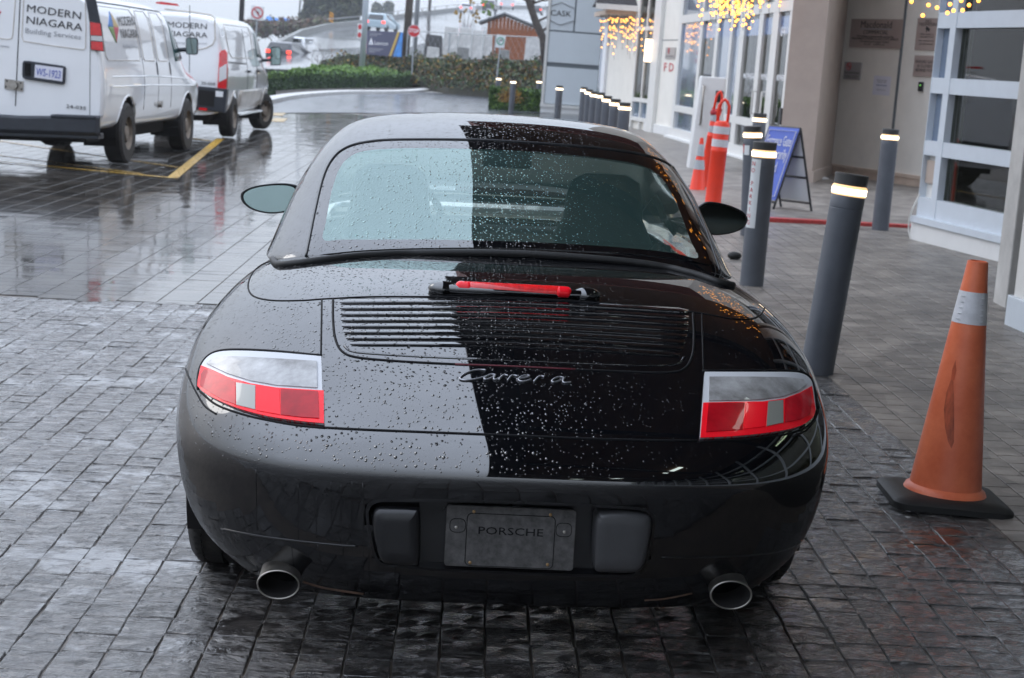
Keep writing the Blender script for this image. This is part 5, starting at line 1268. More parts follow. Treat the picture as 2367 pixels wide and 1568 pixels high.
M['pole_lt'] = mat('pale_painted_pole', (0.45, 0.49, 0.54), .45)
M['stopred'] = mat('stop_sign_red', (0.55, 0.02, 0.03), .4)
M['signwhite'] = mat('sign_white', (0.70, 0.72, 0.72), .4)
M['signgreen'] = mat('sign_green', (0.02, 0.28, 0.16), .4)
M['wood_pole'] = mat('creosoted_pole', (0.075, 0.058, 0.045), .8, var=.3, vs=4)
M['cedar'] = mat('cedar_boards', (0.27, 0.085, 0.028), .6, var=.25, vs=6)
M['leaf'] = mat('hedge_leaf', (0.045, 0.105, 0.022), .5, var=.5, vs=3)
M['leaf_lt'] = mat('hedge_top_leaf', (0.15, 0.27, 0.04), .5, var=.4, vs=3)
M['leaf_ol'] = mat('olive_leaf', (0.075, 0.085, 0.032), .55, var=.4, vs=2)
M['leaf_br'] = mat('brown_leaf', (0.12, 0.06, 0.032), .6, var=.4, vs=2)
M['leaf_ye'] = mat('yellow_leaf', (0.34, 0.20, 0.03), .6, var=.3, vs=2)
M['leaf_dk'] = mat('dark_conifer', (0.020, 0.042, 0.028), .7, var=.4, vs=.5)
M['bark'] = mat('grey_bark', (0.09, 0.075, 0.065), .8, var=.4, vs=8, bump=.5, bs=20, bd=.03)
M['twig'] = mat('bare_twig', (0.07, 0.05, 0.042), .8)

def bollard(x, y, lean=(0, 0), label='', h=1.04):
    o = thing('light_bollard', label, 'bollard', (x, y, G(x)), 0, 'lit bollards along the drop-off')
    o.rotation_euler = (lean[0], lean[1], 0)
    MB().lathe([(.086, -.05), (.086, .86), (.0845, .862), (.0845, .866), (.086, .868), (.086, h - .115), (.083, h - .11)], n=28).build('post_shaft', M['boll'], o, smooth='auto')
    MB().lathe([(.080, h - .112), (.088, h - .109), (.0885, h - .102), (.089, h - .072), (.088, h - .064), (.080, h - .058)], n=28, ms=[1, 1, 0, 1, 1]).build('light_ring', [M['ring_on'], M['ring_edge']], o, smooth='auto')
    MB().lathe([(.070, h - .060), (.084, h - .056), (.086, h - .004), (.082, h), (.03, h)], n=28).build('cap', M['boll_cap'], o, smooth='auto')
    return o
b1p = gp(1887, 862)
B0 = bollard(b1p.x, b1p.y, (0, R(4.3)), 'large charcoal lit bollard leaning right beside the black car')
def yh(px): return 152 + .0755 * (px - 1231)
def bx(px, ytop, Y): return at(px, ytop, Y)
def cpb(px, ytop, Y, label, lean=(0, 0)):
    p = at(px, ytop, Y); return dup(B0, (p.x, Y, G(p.x)), rot=(lean[0], lean[1], 0), label=label)
b2 = cpb(1766, 358, 12.55, 'lit bollard with a long white no parking sticker')
cpb(1755, 304, 16.5, 'lit bollard tilted left with a small red and white sticker', (0, R(-3.5)))
cpb(1757, 268, 22.5, 'farthest of the three lit bollards standing one behind the other by the blue board')
cpb(2057, 320, 17.9, 'lit bollard standing in front of the plaque wall')
names = ['lit bollard alone in front of the pale panelled wall', 'leftmost and farthest lit bollard of the tight row', 'second lit bollard from the left of the tight row', 'third lit bollard from the left of the tight row',
         'middle lit bollard of the tight row, fourth from the left', 'fifth lit bollard from the left of the tight row', 'sixth lit bollard from the left, next to the nearest of the row', 'nearest and rightmost lit bollard of the tight row']
for (px, yt, Y), nm in zip(((1293.7, 200, 44), (1350.5, 205, 43.5), (1362, 210.6, 39.2), (1374.3, 216, 36), (1389, 218, 35), (1404, 226, 31), (1422.5, 234, 28), (1444, 243, 25.4)), names): cpb(px, yt, Y, nm)
for (px, yt, Y), nm in zip(((1153, 183, 64), (1187, 182, 55), (1247, 183, 60)), ('lit bollard left of the yellow shrub, at the foot of the sign pole', 'lit bollard in front of the yellow shrub', 'lit bollard at the right end of the small hedge, by the panelled wall')): cpb(px, yt, Y, nm)
# sticker on the second bollard
def sticker(bo, a0, a1, z0, z1, m, name='sticker'):
    mb = MB(); n = 8
    for i in range(n + 1):
        a = a0 + (a1 - a0) * i / n; mb.pts([(math.cos(a) * .0875, math.sin(a) * .0875, z0), (math.cos(a) * .0875, math.sin(a) * .0875, z1)])
    for i in range(n): mb.face((2 * i, 2 * i + 2, 2 * i + 3, 2 * i + 1))
    return mb.build(name, m, bo, smooth=True)
stk = sticker(b2, R(195), R(252), .42, .915, M['signwhite'])
for i, ch in enumerate('NO PARKING'):
    if ch == ' ': continue
    a = R(214); z = .88 - i * .047; e = Vector((math.cos(a), math.sin(a), 0)); t_ = Vector((-math.sin(a), math.cos(a), 0))
    text('lettering', ch, .045, M['red_ink'], frame(e * .0885 + Vector((0, 0, z)), t_, (0, 0, 1)), stk, ext=.0003)
b3 = [o for o in bpy.data.objects if o.name.startswith('light_bollard') and 'tilted' in o.get('label', '')][0]
sticker(b3, R(205), R(245), .77, .86, M['signwhite']); sticker(b3, R(190), R(203), .79, .87, M['red_ink'])

# --- big cone
def pos_on_ground(px, py): p = gp(px, py); return p
cb = (gp(2105, 1196) + gp(2337, 1180)) / 2
cx_, cy_ = 1.612, 6.16
cone = thing('traffic_cone', 'large faded orange traffic cone with one white band and scorched side, right foreground', 'traffic cone', (cx_, cy_, G(cx_)), 0)
ztop = zfor(cx_, cy_, 603) - G(cx_)
def cr(z): return .036 + (.131 - .036) * (1 - (z - .05) / (ztop - .05))
zA = zfor(cx_, cy_, 672) - G(cx_); zB = zfor(cx_, cy_, 745) - G(cx_)
prof = [(.150, .045), (.143, .060), (cr(.07), .07)] + [(cr(z), z) for z in [.07 + (zB - .07) * i / 10 for i in range(1, 11)]] + [(cr(z), z) for z in [zB + (ztop - zB) * i / 6 for i in range(1, 7)]] + [(cr(ztop) - .006, ztop + .002), (cr(ztop) - .008, ztop - .05)]
co = MB().lathe(prof, n=48, cap=False).build('cone_body', M['cone'], cone, smooth='auto')
MB().lathe([(cr(zB) + .0015, zB), (cr(zA) + .0015, zA)], n=48, cap=False).build('reflective_band', M['reflect'], cone, smooth=True)
st = MB()
for i in range(7):
    for j in range(5):
        for s__ in (0, 1):
            a = R(-152 + i * 4.4) if s__ == 0 else R(-68 + i * 4.4 * .8)
            if i > 3: continue
            z = zB + (zA - zB) * (.12 + .18 * j); r_ = cr(z) + .003; st.ball((math.cos(a) * r_, math.sin(a) * r_, z), .0022, n=5, h=3)
so_ = st.build('rivet_pattern', M['signwhite'], cone, kind='stuff')
# scorched smear and round sticker
def cone_patch(name, pts_, m, lift=.0012):
    mb = MB(); k = []
    for a, z in pts_: r_ = cr(z) + lift; k.append((math.cos(R(a)) * r_, math.sin(R(a)) * r_, z))
    c_ = Vector((0, 0, 0))
    am = sum(p[0] for p in pts_) / len(pts_); zm_ = sum(p[1] for p in pts_) / len(pts_); r_ = cr(zm_) + lift
    mb.pts(k); q = mb.pts([(math.cos(R(am)) * r_, math.sin(R(am)) * r_, zm_)])
    for i in range(len(k)): mb.face((i, (i + 1) % len(k), q))
    return mb.build(name, m, cone, smooth=True)
zz = lambda t: .07 + (zB - .07) * t
cone_patch('scorch_mark', [(-128, zz(.66)), (-133, zz(.58)), (-131, zz(.48)), (-122, zz(.38)), (-112, zz(.30)), (-104, zz(.26)), (-101, zz(.30)), (-106, zz(.42)), (-114, zz(.56)), (-122, zz(.66))], M['cone_dark'])
cone_patch('scorch_mark', [(-126, zz(.78)), (-130, zz(.72)), (-128, zz(.66)), (-120, zz(.66)), (-119, zz(.72))], mat('smudge', (.45, .08, .03), .45, var=.3, vs=20), .0009)
cone_patch('round_sticker', [(-62 + 7 * math.cos(t), zA - .012 + .014 * math.sin(t)) for t in [2 * math.pi * i / 12 for i in range(12)]], M['signwhite'], .003)
bs_ = MB(); sq = rrect(.43, .40, .05, 4, -.215, -.2)
cham = [(x, y) for x, y in sq]
k = bs_.pts([(x, y, .005) for x, y in cham]); k2 = bs_.pts([(x, y, .026) for x, y in cham]); k3 = bs_.pts([(x * .95, y * .95, .036) for x, y in cham]); k4 = bs_.pts([(x * .74, y * .74, .047) for x, y in cham]); n_ = len(cham)
for q0, q1 in ((k, k2), (k2, k3), (k3, k4)):
    for i in range(n_): j = (i + 1) % n_; bs_.face((q0 + i, q0 + j, q1 + j, q1 + i))
bs_.face([k4 + i for i in range(n_)]); bs_.face([k + i for i in range(n_)][::-1])
bo_ = bs_.build('cone_base', M['rubber'], cone, smooth='auto')
cone.rotation_euler = (0, R(1.6), R(0))

# --- small cone, two channelizer posts
p = gp(1611, 446)
sc1 = thing('traffic_cone', 'small bright orange cone with two grey bands, left of the orange posts', 'traffic cone', (p.x, p.y, G(p.x)))
H_ = .70
prof = [(.11, .03), (.10, .05), (.022, H_), (.012, H_)]
f_r = lambda z: .10 - (.078) * (z - .05) / (H_ - .05)
MB().lathe(prof, n=24).build('cone_body', M['orange'], sc1, smooth='auto')
for a, b in ((.30, .42), (.47, .62)): MB().lathe([(f_r(a) + .002, a), (f_r(b) + .002, b)], n=24, cap=False).build('reflective_band', M['reflect_grey'], sc1, smooth=True)
MB().prism(rrect(.32, .32, .04, 3, -.16, -.16), 0, .03).build('cone_base', M['rubber'], sc1)
def channelizer(x, y, lean, label, grey=False, H_=1.07, r_=.058, top=True):
    o = thing('delineator_post', label, 'delineator', (x, y, G(x)), 0, 'orange delineator posts'); o.rotation_euler = (0, lean, 0)
    pr = [(r_ + .004, .03), (r_, .05), (r_, .66), (r_ + .003, .665), (r_ + .003, .685), (r_, .69), (r_, .735), (r_ - .001, .74), (r_ - .001, .96), (r_ * .8, .99), (r_ * .5, 1.0)]
    MB().lathe([(a, z * H_ / 1.25) for a, z in pr], n=24).build('post_shaft', M['orange'], o, smooth='auto')
    k = H_ / 1.25
    for a, b in ((.72, .80), (.86, .94)): MB().lathe([(r_ + .002, a * k), (r_ + .002, b * k)], n=24, cap=False).build('reflective_band', M['reflect_grey' if grey else 'reflect'], o, smooth=True)
    pth = [(-r_ * .62, 0, .97 * k), (-r_ * .62, 0, 1.16 * k), (-r_ * .3, 0, 1.21 * k), (0, 0, 1.23 * k), (r_ * .3, 0, 1.21 * k), (r_ * .62, 0, 1.16 * k), (r_ * .62, 0, .97 * k)]
    MB().tube(pth, .017, n=8).build('handle_loop', M['orange'], o, smooth=True)
    MB().lathe([(.19, 0), (.19, .03), (.07, .05)], n=24).build('post_base', M['rubber'], o)
    return o
p = gp(1645, 492); channelizer(p.x, p.y, R(1.5), 'near orange delineator post with two white bands and loop handle', H_=1.26, r_=.098 * .9)
p = gp(1622, 440); c2_ = channelizer(p.x, p.y, R(5.5), 'far orange delineator post leaning right with red tape round its top', grey=True, H_=1.32, r_=.062)
mb = MB()
for i in range(16): a = random.uniform(0, 6.28); mb.ball((math.cos(a) * .05, math.sin(a) * .05, 1.02 + random.uniform(-.05, .06)), random.uniform(.02, .04), n=6, h=4)
mb.build('red_tape', mat('red_tape', (.38, .02, .03), .5), c2_, kind='stuff')

# --- A-frame sandwich board
p0, p1, p2 = gp(1726, 470), gp(1800, 478), gp(1872, 497)
M['blue_board'] = mat('blue_sign_face', (0.10, 0.16, 0.56), .35, var=.05, vs=3); M['black_metal'] = mat('black_tube_frame', (.012, .012, .013), .45)
af = thing('sandwich_board', 'blue and white sandwich board reading Entrance Gate Temporarily Closed', 'sign', (p1.x, p1.y, G(p1.x)))
fL, fR = gp(1716, 482) - af.location, gp(1785, 491) - af.location
bL, bR = gp(1806, 485) - af.location, gp(1871, 501) - af.location
topL, topR = at(1780, 292, p1.y + (fL.y + bL.y) / 2) - af.location, at(1845, 296, p1.y + (fR.y + bR.y) / 2) - af.location
bR = bL + (fR - fL); topR = topL + (fR - fL)
def pan(name, a, b, c_, d, m, t=.012):
    n_ = (b - a).cross(d - a).normalized() * t; return MB().hexa([a, b, c_, d, a + n_, b + n_, c_ + n_, d + n_]).build(name, m, af)
def lp3(a, b, t): return a.lerp(b, t)
fa, fb = lp3(fL, topL, .14), lp3(fR, topR, .14)
pan('sign_face', fa, fb, topR, topL, M['blue_board'])
pan('sign_face', lp3(bL, topL, .14), lp3(bR, topR, .14), lp3(bR, topR, .93), lp3(bL, topL, .93), M['signwhite'], -.01)
mb = MB()
for a, b in ((fL, topL), (fR, topR), (topL, topR), (lp3(fL, topL, .12), lp3(fR, topR, .12))): mb.tube([a, b], .014, n=6)
mb.build('frame', M['black_metal'], af)
mb = MB()
for a, b in ((bL, topL), (bR, topR), (lp3(bL, topL, .12), lp3(bR, topR, .12)), (lp3(bL, topL, .42), lp3(bR, topR, .42)), (lp3(bL, topL, .66), lp3(bR, topR, .66))): mb.tube([a, b], .014, n=6)
mb.build('frame', M['black_metal'], af)
ud = (fb - fa).normalized(); vd = (topL - fa); nn = ud.cross(vd).normalized()
if nn.y > 0: nn = -nn
def fpt(u, v): return fa.lerp(fb, u).lerp(topL.lerp(topR, u), v) + nn * .022
for i, (st_, v_) in enumerate((('Entrance Gate', .80), ('Temporarily', .62), ('Closed', .44))):
    text('lettering', st_, .17, M['white_ink'], frame(fpt(.5, v_), ud, vd), af, fit=(fpt(.9, v_) - fpt(.1, v_)).length * (.98 if i < 2 else .5))
MB().tube([fpt(.06, .05), fpt(.94, .05), fpt(.94, .95), fpt(.06, .95)], .006, n=4, closed=True).build('sign_border', M['white_ink'], af)

# --- keypad pedestal by the door
p = gp(1625, 395)
pd = thing('keypad_pedestal', 'pale concrete pedestal with keypad and pull handle in front of the glazed entrance', 'pedestal', (p.x, p.y, G(p.x)))
zt_ = zfor(p.x, p.y, 178) - G(p.x)
w_ = .27
MB().hexa([(-w_ * .9, -.1, 0), (w_ * .9, -.25, 0), (w_ * .9, .15, 0), (-w_ * .9, .3, 0), (-w_ * .6, -.1, zt_), (w_ * .75, -.25, zt_), (w_ * .75, .15, zt_), (-w_ * .6, .3, zt_)]).build('pedestal_body', M['wall_light'], pd, bevel=.015)
MB().box((.06, -.26, zt_ - .38), (.18, -.20, zt_ - .20)).build('keypad', M['ink'], pd, bevel=.02)
MB().tube([(-.13, -.14, zt_ - .14), (-.13, -.26, zt_ - .16), (-.13, -.26, zt_ - .72), (-.13, -.14, zt_ - .74)], .018, n=6).build('pull_handle', M['steel'], pd, smooth=True)
# --- stone lying at the foot of the bollards
p = gp(1697, 600)
MB().ball((0, 0, .03), (.06, .035, .035), n=12, h=7).build('wheel_stop_knob', M['rubber'], None, smooth=True, loc=(p.x, p.y, G(p.x)))
tag(bpy.data.objects['wheel_stop_knob'], 'small black rubber knob on the paving beside the right car mirror', 'rubber stop')

# --- fairy lights
def fairy(name, label, pts_, wires):
    o = thing(name, label, 'string lights', tuple(pts_[0]))
    me = MB().ball((0, 0, 0), .017, n=6, h=4); m0 = bpy.data.meshes.new('bulb'); m0.from_pydata(me.v, [], me.f); m0.materials.append(M['bulb_on'])
    for q in pts_[:300]:
        b = bpy.data.objects.new('bulb', m0); C.objects.link(b); b.parent = o; b.location = Vector(q) - o.location
    mb = MB()
    for a, b in wires: mb.tube([Vector(a) - o.location, Vector(b) - o.location], .004, n=3)
    mb.build('wire', M['ink'], o)
    return o
rnd = random.Random(3)
pts_, wires = [], []
for i in range(46):
    px = rnd.uniform(1386, 1508); Y = rnd.uniform(43, 46); y0 = 42 + rnd.uniform(0, 10); n = rnd.choice((1, 2, 3, 3, 4, 5)); y = y0
    for k in range(n): pts_.append(at(px + rnd.uniform(-2, 2), y + rnd.uniform(-3, 3), Y)); y += rnd.uniform(12, 24)
    wires.append((at(px, 34, Y), at(px, min(y, 160), Y)))
fairy('fairy_lights', 'warm fairy lights hanging from the small shingled canopy', pts_, wires)
pts_, wires = [], []
for i in range(95):
    px = rnd.triangular(1606, 1850, 1665); Y = rnd.uniform(22, 30); y = rnd.uniform(-26, 2); n = max(1, int(rnd.choice((1, 2, 3, 4, 5)) * (1 if px < 1740 else .55)))
    wires.append((at(px, -40, Y), at(px, min(y + n * 16, 95), Y)))
    for k in range(n): pts_.append(at(px + rnd.uniform(-3, 3), y + rnd.uniform(-4, 4), Y)); y += rnd.uniform(10, 24)
for px, py in ((2107, 4), (2146, 12), (2133, 36), (2166, 18), (2196, 10), (2204, 25), (2190, 30), (2262, 2), (2120, -10), (2222, 2), (2240, 12), (2225, 24)): pts_.append(at(px, py, 15.0))
fairy('fairy_lights', 'thick tangle of warm fairy lights above the glazed entrance', pts_, wires)
pts_ = [Vector((rnd.uniform(1.9, 2.9), rnd.uniform(9.6, 14.5), 0)) for i in range(150)]
pts_ = [Vector((p.x, p.y, rnd.uniform(3.35, 4.2))) for p in pts_]
fairy('fairy_lights', 'warm fairy lights under the front edge of the large canopy', pts_, [])

# ================================================================== VEGETATION
def leafmass(name, m_list, shape, n, size, rnd_, parent=None, kind=None, base=None):
    """shape(rnd) -> point; each leaf a small folded quad"""
    mb = MB()
    for i in range(n):
        p = shape(rnd_); s_ = size * rnd_.uniform(.6, 1.4)
        a = Vector((rnd_.gauss(0, 1), rnd_.gauss(0, 1), rnd_.gauss(0, 1))).normalized(); b = a.orthogonal().normalized(); b.rotate(Matrix.Rotation(rnd_.uniform(0, 6.28), 3, a)); c_ = a.cross(b)
        k = mb.pts([p - b * s_ * .5, p + c_ * s_ * .32, p + b * s_ * .5, p - c_ * s_ * .32]); mb.face((k, k + 1, k + 2, k + 3), rnd_.randrange(len(m_list)))
    return mb.build(name, m_list, parent, kind=kind)
rv = random.Random(11)
# roundabout hedge: front follows the kerb, flat clipped top rising to the back
hp = [gp(x, y) for x, y in ((590, 222), (640, 217), (700, 213), (780, 211), (860, 210), (930, 209), (968, 206))]
def hedge_pt(r):
    t = r.random() * (len(hp) - 1.001); i = int(t); a = hp[i].lerp(hp[i + 1], t - i)
    back = r.random() ** 1.3 * 15; hgt = .55 + .32 * back / 15 + .06 * math.sin(a.x * 4 + back) + .05 * math.sin(a.x * 9.0 + 1)
    x, y = a.x + .45 * back * .0, a.y + .8 + back
    if HF: return Vector((x, a.y + .8 + abs(r.gauss(0, .07)), G(x) + .12 + (hgt - .1) * r.random()))
    return Vector((x, y, G(x) + .12 + hgt + r.gauss(0, .035)))
HF = True
hd = thing('hedge', 'long clipped green hedge on the roundabout island', 'hedge', tuple(hp[3]))
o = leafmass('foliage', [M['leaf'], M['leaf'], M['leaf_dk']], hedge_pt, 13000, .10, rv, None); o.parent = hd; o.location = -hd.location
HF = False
o = leafmass('clipped_top', [M['leaf_lt'], M['leaf_lt'], M['leaf']], hedge_pt, 16000, .12, rv, None); o.parent = hd; o.location = -hd.location  # paler leaves on top: its brighter light is put into the colour
mb = MB()
for i in range(len(hp) - 1):
    a, b = hp[i], hp[i + 1]
    mb.hexa([(a.x, a.y + .85, G(a.x)), (b.x, b.y + .85, G(b.x)), (b.x, b.y + 15.5, G(b.x)), (a.x, a.y + 15.5, G(a.x)), (a.x, a.y + .9, G(a.x) + .54), (b.x, b.y + .9, G(b.x) + .54), (b.x, b.y + 15.5, G(b.x) + .76), (a.x, a.y + 15.5, G(a.x) + .76)])
o = mb.build('hedge_core', M['leaf']); o.parent = hd; o.location = -hd.location
# small hedge by the panelled wall
q0, q1 = at(1130, 240, 58), at(1256, 245, 57)
sh = thing('hedge', 'small clipped hedge against the panelled wall', 'hedge', (q0.x, 58, G(q0.x)))
zt_ = at(1190, 208, 58).z
def sh_pt(r): x = r.uniform(q0.x, q1.x); k = r.random(); z = G(x) + (zt_ - G(x)) * r.random() if k < .7 else zt_ + r.gauss(0, .03); return Vector((x, (57.6 + abs(r.gauss(0, .05))) if k < .7 else r.uniform(57.6, 58.8), z))
o = leafmass('foliage', [M['leaf'], M['leaf'], M['leaf_lt']], sh_pt, 5000, .09, rv); o.parent = sh; o.location = -sh.location
o = MB().box((q0.x, 57.7, G(q0.x)), (q1.x, 58.8, zt_ - .03)).build('hedge_core', M['leaf']); o.parent = sh; o.location = -sh.location
ys_c = at(1178, 240, 56)
ys = thing('shrub', 'small yellow-orange shrub behind a lit bollard', 'shrub', (ys_c.x, 56.4, G(ys_c.x)))
leafmass('foliage', [M['leaf_ye'], M['leaf_ye'], M['leaf_br']], lambda r: Vector((r.gauss(0, .16), r.gauss(0, .12), .3 + abs(r.gauss(0, .22)))), 1200, .07, rv, ys)
# ivy bank
bank = MB()
ib = [(740, 186), (840, 186), (960, 196), (1040, 203), (1140, 210), (1260, 214)]
ibp = [gp(x, y) for x, y in ib]
Yb = [92, 92, 88, 80, 76, 72]
front = [at(x, y, Y) for (x, y), Y in zip(ib, Yb)]
tops = [at(x, y, Y + 3) for (x, y), Y in zip([(742, 140), (840, 122), (960, 132), (1040, 136), (1140, 138), (1260, 140)], Yb)]
for i in range(5): bank.quad([front[i] - Vector((0, 0, 1.5)), front[i + 1] - Vector((0, 0, 1.5)), tops[i + 1], tops[i]]); bank.quad([tops[i], tops[i + 1], tops[i + 1] + Vector((0, 12, 0)), tops[i] + Vector((0, 12, 0))])
bank.build('ivy_bank', mat('dark_bank', (.035, .035, .022), .8, var=.5, vs=1.5), kind='structure', label='earth bank overgrown with ivy behind the roundabout')
def bank_pt(r):
    t = r.random() * 4.999; i = int(t); a = front[i].lerp(front[i + 1], t - i); b = tops[i].lerp(tops[i + 1], t - i); v = r.random() ** .7
    return a.lerp(b, v) + Vector((r.gauss(0, .1), -abs(r.gauss(0, .15)), r.gauss(0, .05) + (.35 * r.random() * math.sin(a.x * 3) if v > .85 else 0)))
o = leafmass('ivy', [M['leaf_ol'], M['leaf_ol'], M['leaf'], M['leaf_br'], M['leaf_ol'], M['leaf_ol'], M['leaf_br'], M['leaf_dk'], M['leaf_dk'], M['leaf'], M['leaf_ol'], M['leaf_ye']], bank_pt, 9000, .15, rv, kind='stuff')
tag(o, 'ivy and bramble covering the bank behind the roundabout')
# brown brush along the ramp
def brush_pt(r):
    px = r.uniform(560, 770); return at(px, 66 + r.gauss(0, 8) - (px - 600) * .03, r.uniform(200, 215))
o = leafmass('roadside_brush', [M['leaf_br'], M['leaf_ol'], M['twig']], brush_pt, 5000, .55, rv, kind='stuff'); tag(o, 'brown leafless brush behind the ramp barrier')
o = None
brp = [at(560, 90, 217), at(780, 80, 217), at(780, 60, 217), at(560, 58, 217)]
# dense far trees
def tree(label, cx_, cytop, cybase, wpx, Y, m_, n, size, group='trees beyond the ramp', name='conifer_tree', shape=None):
    top = at(cx_, cytop, Y); bot = at(cx_, cybase, Y); s_ = Y / FPX; rw = wpx * s_ / 2; h_ = top.z - bot.z
    o = thing(name, label, 'tree', (bot.x, Y, bot.z), 0, group)
    MB().tube([(0, 0, -1), (0, 0, h_ * .5), (.05 * rw, 0, h_ * .92)], [rw * .10, rw * .07, rw * .02], n=7).build('trunk', M['bark'], o)
    lobes = [(rv.uniform(-.55, .55) * rw, rv.uniform(-.5, .5) * rw, rv.uniform(.25, .9) * h_, rv.uniform(.25, .45) * rw) for _ in range(14)]
    def pt(r):
        k = r.random()
        if k < .6:
            z = r.random() ** .8; rr = rw * (1 - z) ** .55 * (.75 + .25 * math.sin(z * 23 + 1)); a = r.uniform(0, 6.283); q = rr * math.sqrt(r.random()); return Vector((math.cos(a) * q, math.sin(a) * q, z * h_))
        l_ = r.choice(lobes); v = Vector((r.gauss(0, 1), r.gauss(0, 1), r.gauss(0, 1))).normalized() * l_[3] * r.random() ** .3
        return Vector((l_[0], l_[1], l_[2])) + v
    leafmass('crown', m_, pt, n, size, rv, o)
    return o
tree('dark conifer at the left of the far group', 722, -22, 66, 66, 250, [M['leaf_dk'], M['leaf_ol']], 4200, .9)
tree('tallest dark conifer in the middle of the far group', 766, -60, 62, 84, 245, [M['leaf_dk'], M['leaf_dk'], M['leaf_ol']], 6500, .95)
tree('broad dark conifer beside the grey lamp post', 806, -48, 58, 74, 240, [M['leaf_dk'], M['leaf_ol']], 6000, .95)
tree('pale hazy tree beyond the bridge rail', 872, 12, 40, 34, 420, [M['leaf_ol'], M['leaf_dk']], 900, 1.2)
tree('second pale hazy tree nearer the utility pole', 898, 8, 38, 30, 420, [M['leaf_ol'], M['leaf_dk']], 900, 1.2)
# bare shrub in the island and bare tree at the right
def branches(mb, p, d, L_, r_, depth, rr, spread=.55, leaves=None):
    q = p + d * L_; mid = p.lerp(q, .5) + Vector((rr.gauss(0, .04), rr.gauss(0, .04), rr.gauss(0, .03))) * L_
    mb.tube([p, mid, q], [r_, r_ * .82, r_ * .62], n=5)
    if leaves is not None and depth <= 1: leaves.append(q)
    if depth == 0: return
    for _ in range(rr.choice((2, 3, 3))):
        nd = (d + Vector((rr.gauss(0, spread), rr.gauss(0, spread), rr.gauss(.1, spread * .6)))).normalized()
        branches(mb, p.lerp(q, rr.uniform(.5, 1)), nd, L_ * rr.uniform(.6, .8), r_ * .55, depth - 1, rr, spread, leaves)
p = at(742, 160, 84)
bs2 = thing('bare_shrub', 'leafless twiggy shrub rising from the roundabout hedge', 'shrub', (p.x, p.y, p.z))
mb = MB(); rr = random.Random(5)
for k in range(6): branches(mb, Vector((0, 0, 0)), Vector((rr.gauss(0, .5), rr.gauss(0, .3), 1)).normalized(), .62, .016, 4, rr, .5)
mb.build('twig', M['twig'], bs2, kind='stuff')
p = at(1262, 140, 66)
tr = thing('street_tree', 'bare leaning street tree with a few brown leaves beside the pale panelled wall', 'tree', (p.x, p.y, p.z - 1))
loc_ = lambda px, py: at(px, py, 66) - Vector((p.x, p.y, p.z - 1))
trunk = [loc_(1262, 160), loc_(1256, 90), loc_(1240, 55), loc_(1226, 15), loc_(1212, -30), loc_(1205, -70)]
MB().tube(trunk, [.16, .15, .14, .13, .11, .08], n=8).build('trunk', M['bark'], tr, smooth=True)
mb = MB(); lv = []; rr = random.Random(9)
for st_, d in ((loc_(1238, 40), (-.2, 0, .9)), (loc_(1243, 50), (.9, 0, .5)), (loc_(1224, 10), (.8, 0, .35)), (loc_(1222, 5), (-.8, 0, .4)), (loc_(1212, -30), (.5, 0, .8)), (loc_(1250, 75), (.7, 0, .6))):
    branches(mb, st_, Vector(d).normalized(), .7, .05, 4, rr, .5, lv)
mb.build('branch', M['twig'], tr, kind='stuff')
mb = MB()
for q in lv[::3]: 
    k = mb.pts([q + Vector((-.05, 0, 0)), q + Vector((0, .02, -.06)), q + Vector((.05, 0, 0)), q + Vector((0, -.02, .05))]); mb.face((k, k + 1, k + 2, k + 3))
mb.build('leaves', M['leaf_br'], tr, kind='stuff')
for (px, py, Y, lab, sc2) in ((1128, 62, 100, 'thin sapling with a few green leaves before the shed', 1.0), (1075, 62, 100, 'thin leafy sapling rising above the concrete barriers', 1.1), (985, 110, 96, 'bare sapling in the storage yard behind the stop sign', 1.2)):
    p = at(px, py + 55, Y); o = thing('sapling', lab, 'tree', (p.x, p.y, p.z), 0, 'saplings in the storage yard'); mb = MB(); lv = []
    branches(mb, Vector((0, 0, 0)), Vector((.03, 0, 1)), 1.3 * sc2, .03, 3, rr, .35, lv); mb.build('trunk', M['twig'], o, kind='stuff')
    mb = MB()
    for q in lv[::2]:
        for _ in range(2): q2 = q + Vector((rr.gauss(0, .08), 0, rr.gauss(0, .08))); k = mb.pts([q2 + Vector((-.09, 0, 0)), q2 + Vector((0, .02, -.09)), q2 + Vector((.09, 0, 0)), q2 + Vector((0, -.02, .09))]); mb.face((k, k + 1, k + 2, k + 3))
    if 'bare' not in lab: mb.build('leaves', M['leaf_ye'] if 'rising' in lab else M['leaf_lt'], o, kind='stuff')

# ================================================================== SIGNS, POLES, YARD
def pole(name, label, cat, base, top, r_, m, Y=None):
    b, t = base, top; o = thing(name, label, cat, tuple(b)); MB().tube([(0, 0, 0), tuple(Vector(t) - Vector(b))], r_, n=12).build('post_shaft', m, o, smooth=True); return o
b = at(836, 168, 88); o = pole('street_lamp', 'tall grey street lamp post behind the hedge with signs strapped on', 'street lamp', b, Vector((b.x + .0, b.y, 8)), .15, M['pole_lt'])
c_ = at(832, 72, 87.6)
sg = thing('road_sign', 'narrow red and white do not enter sign strapped to the grey lamp post', 'sign', tuple(c_))
MB().box((-.12, -.02, -.38), (.10, .0, .38)).build('sign_plate', M['signwhite'], sg)
MB().lathe([(.11, 0), (.11, .01)], n=20, axis='Y').xf(Matrix.Translation((-.01, -.034, .2)) @ Matrix.Diagonal((.8, 1, 1.2, 1))).build('sign_symbol', M['stopred'], sg)
MB().lathe([(.11, 0), (.11, .01)], n=20, axis='Y').xf(Matrix.Translation((-.01, -.034, -.2)) @ Matrix.Diagonal((.8, 1, 1.2, 1))).build('sign_symbol', M['stopred'], sg)
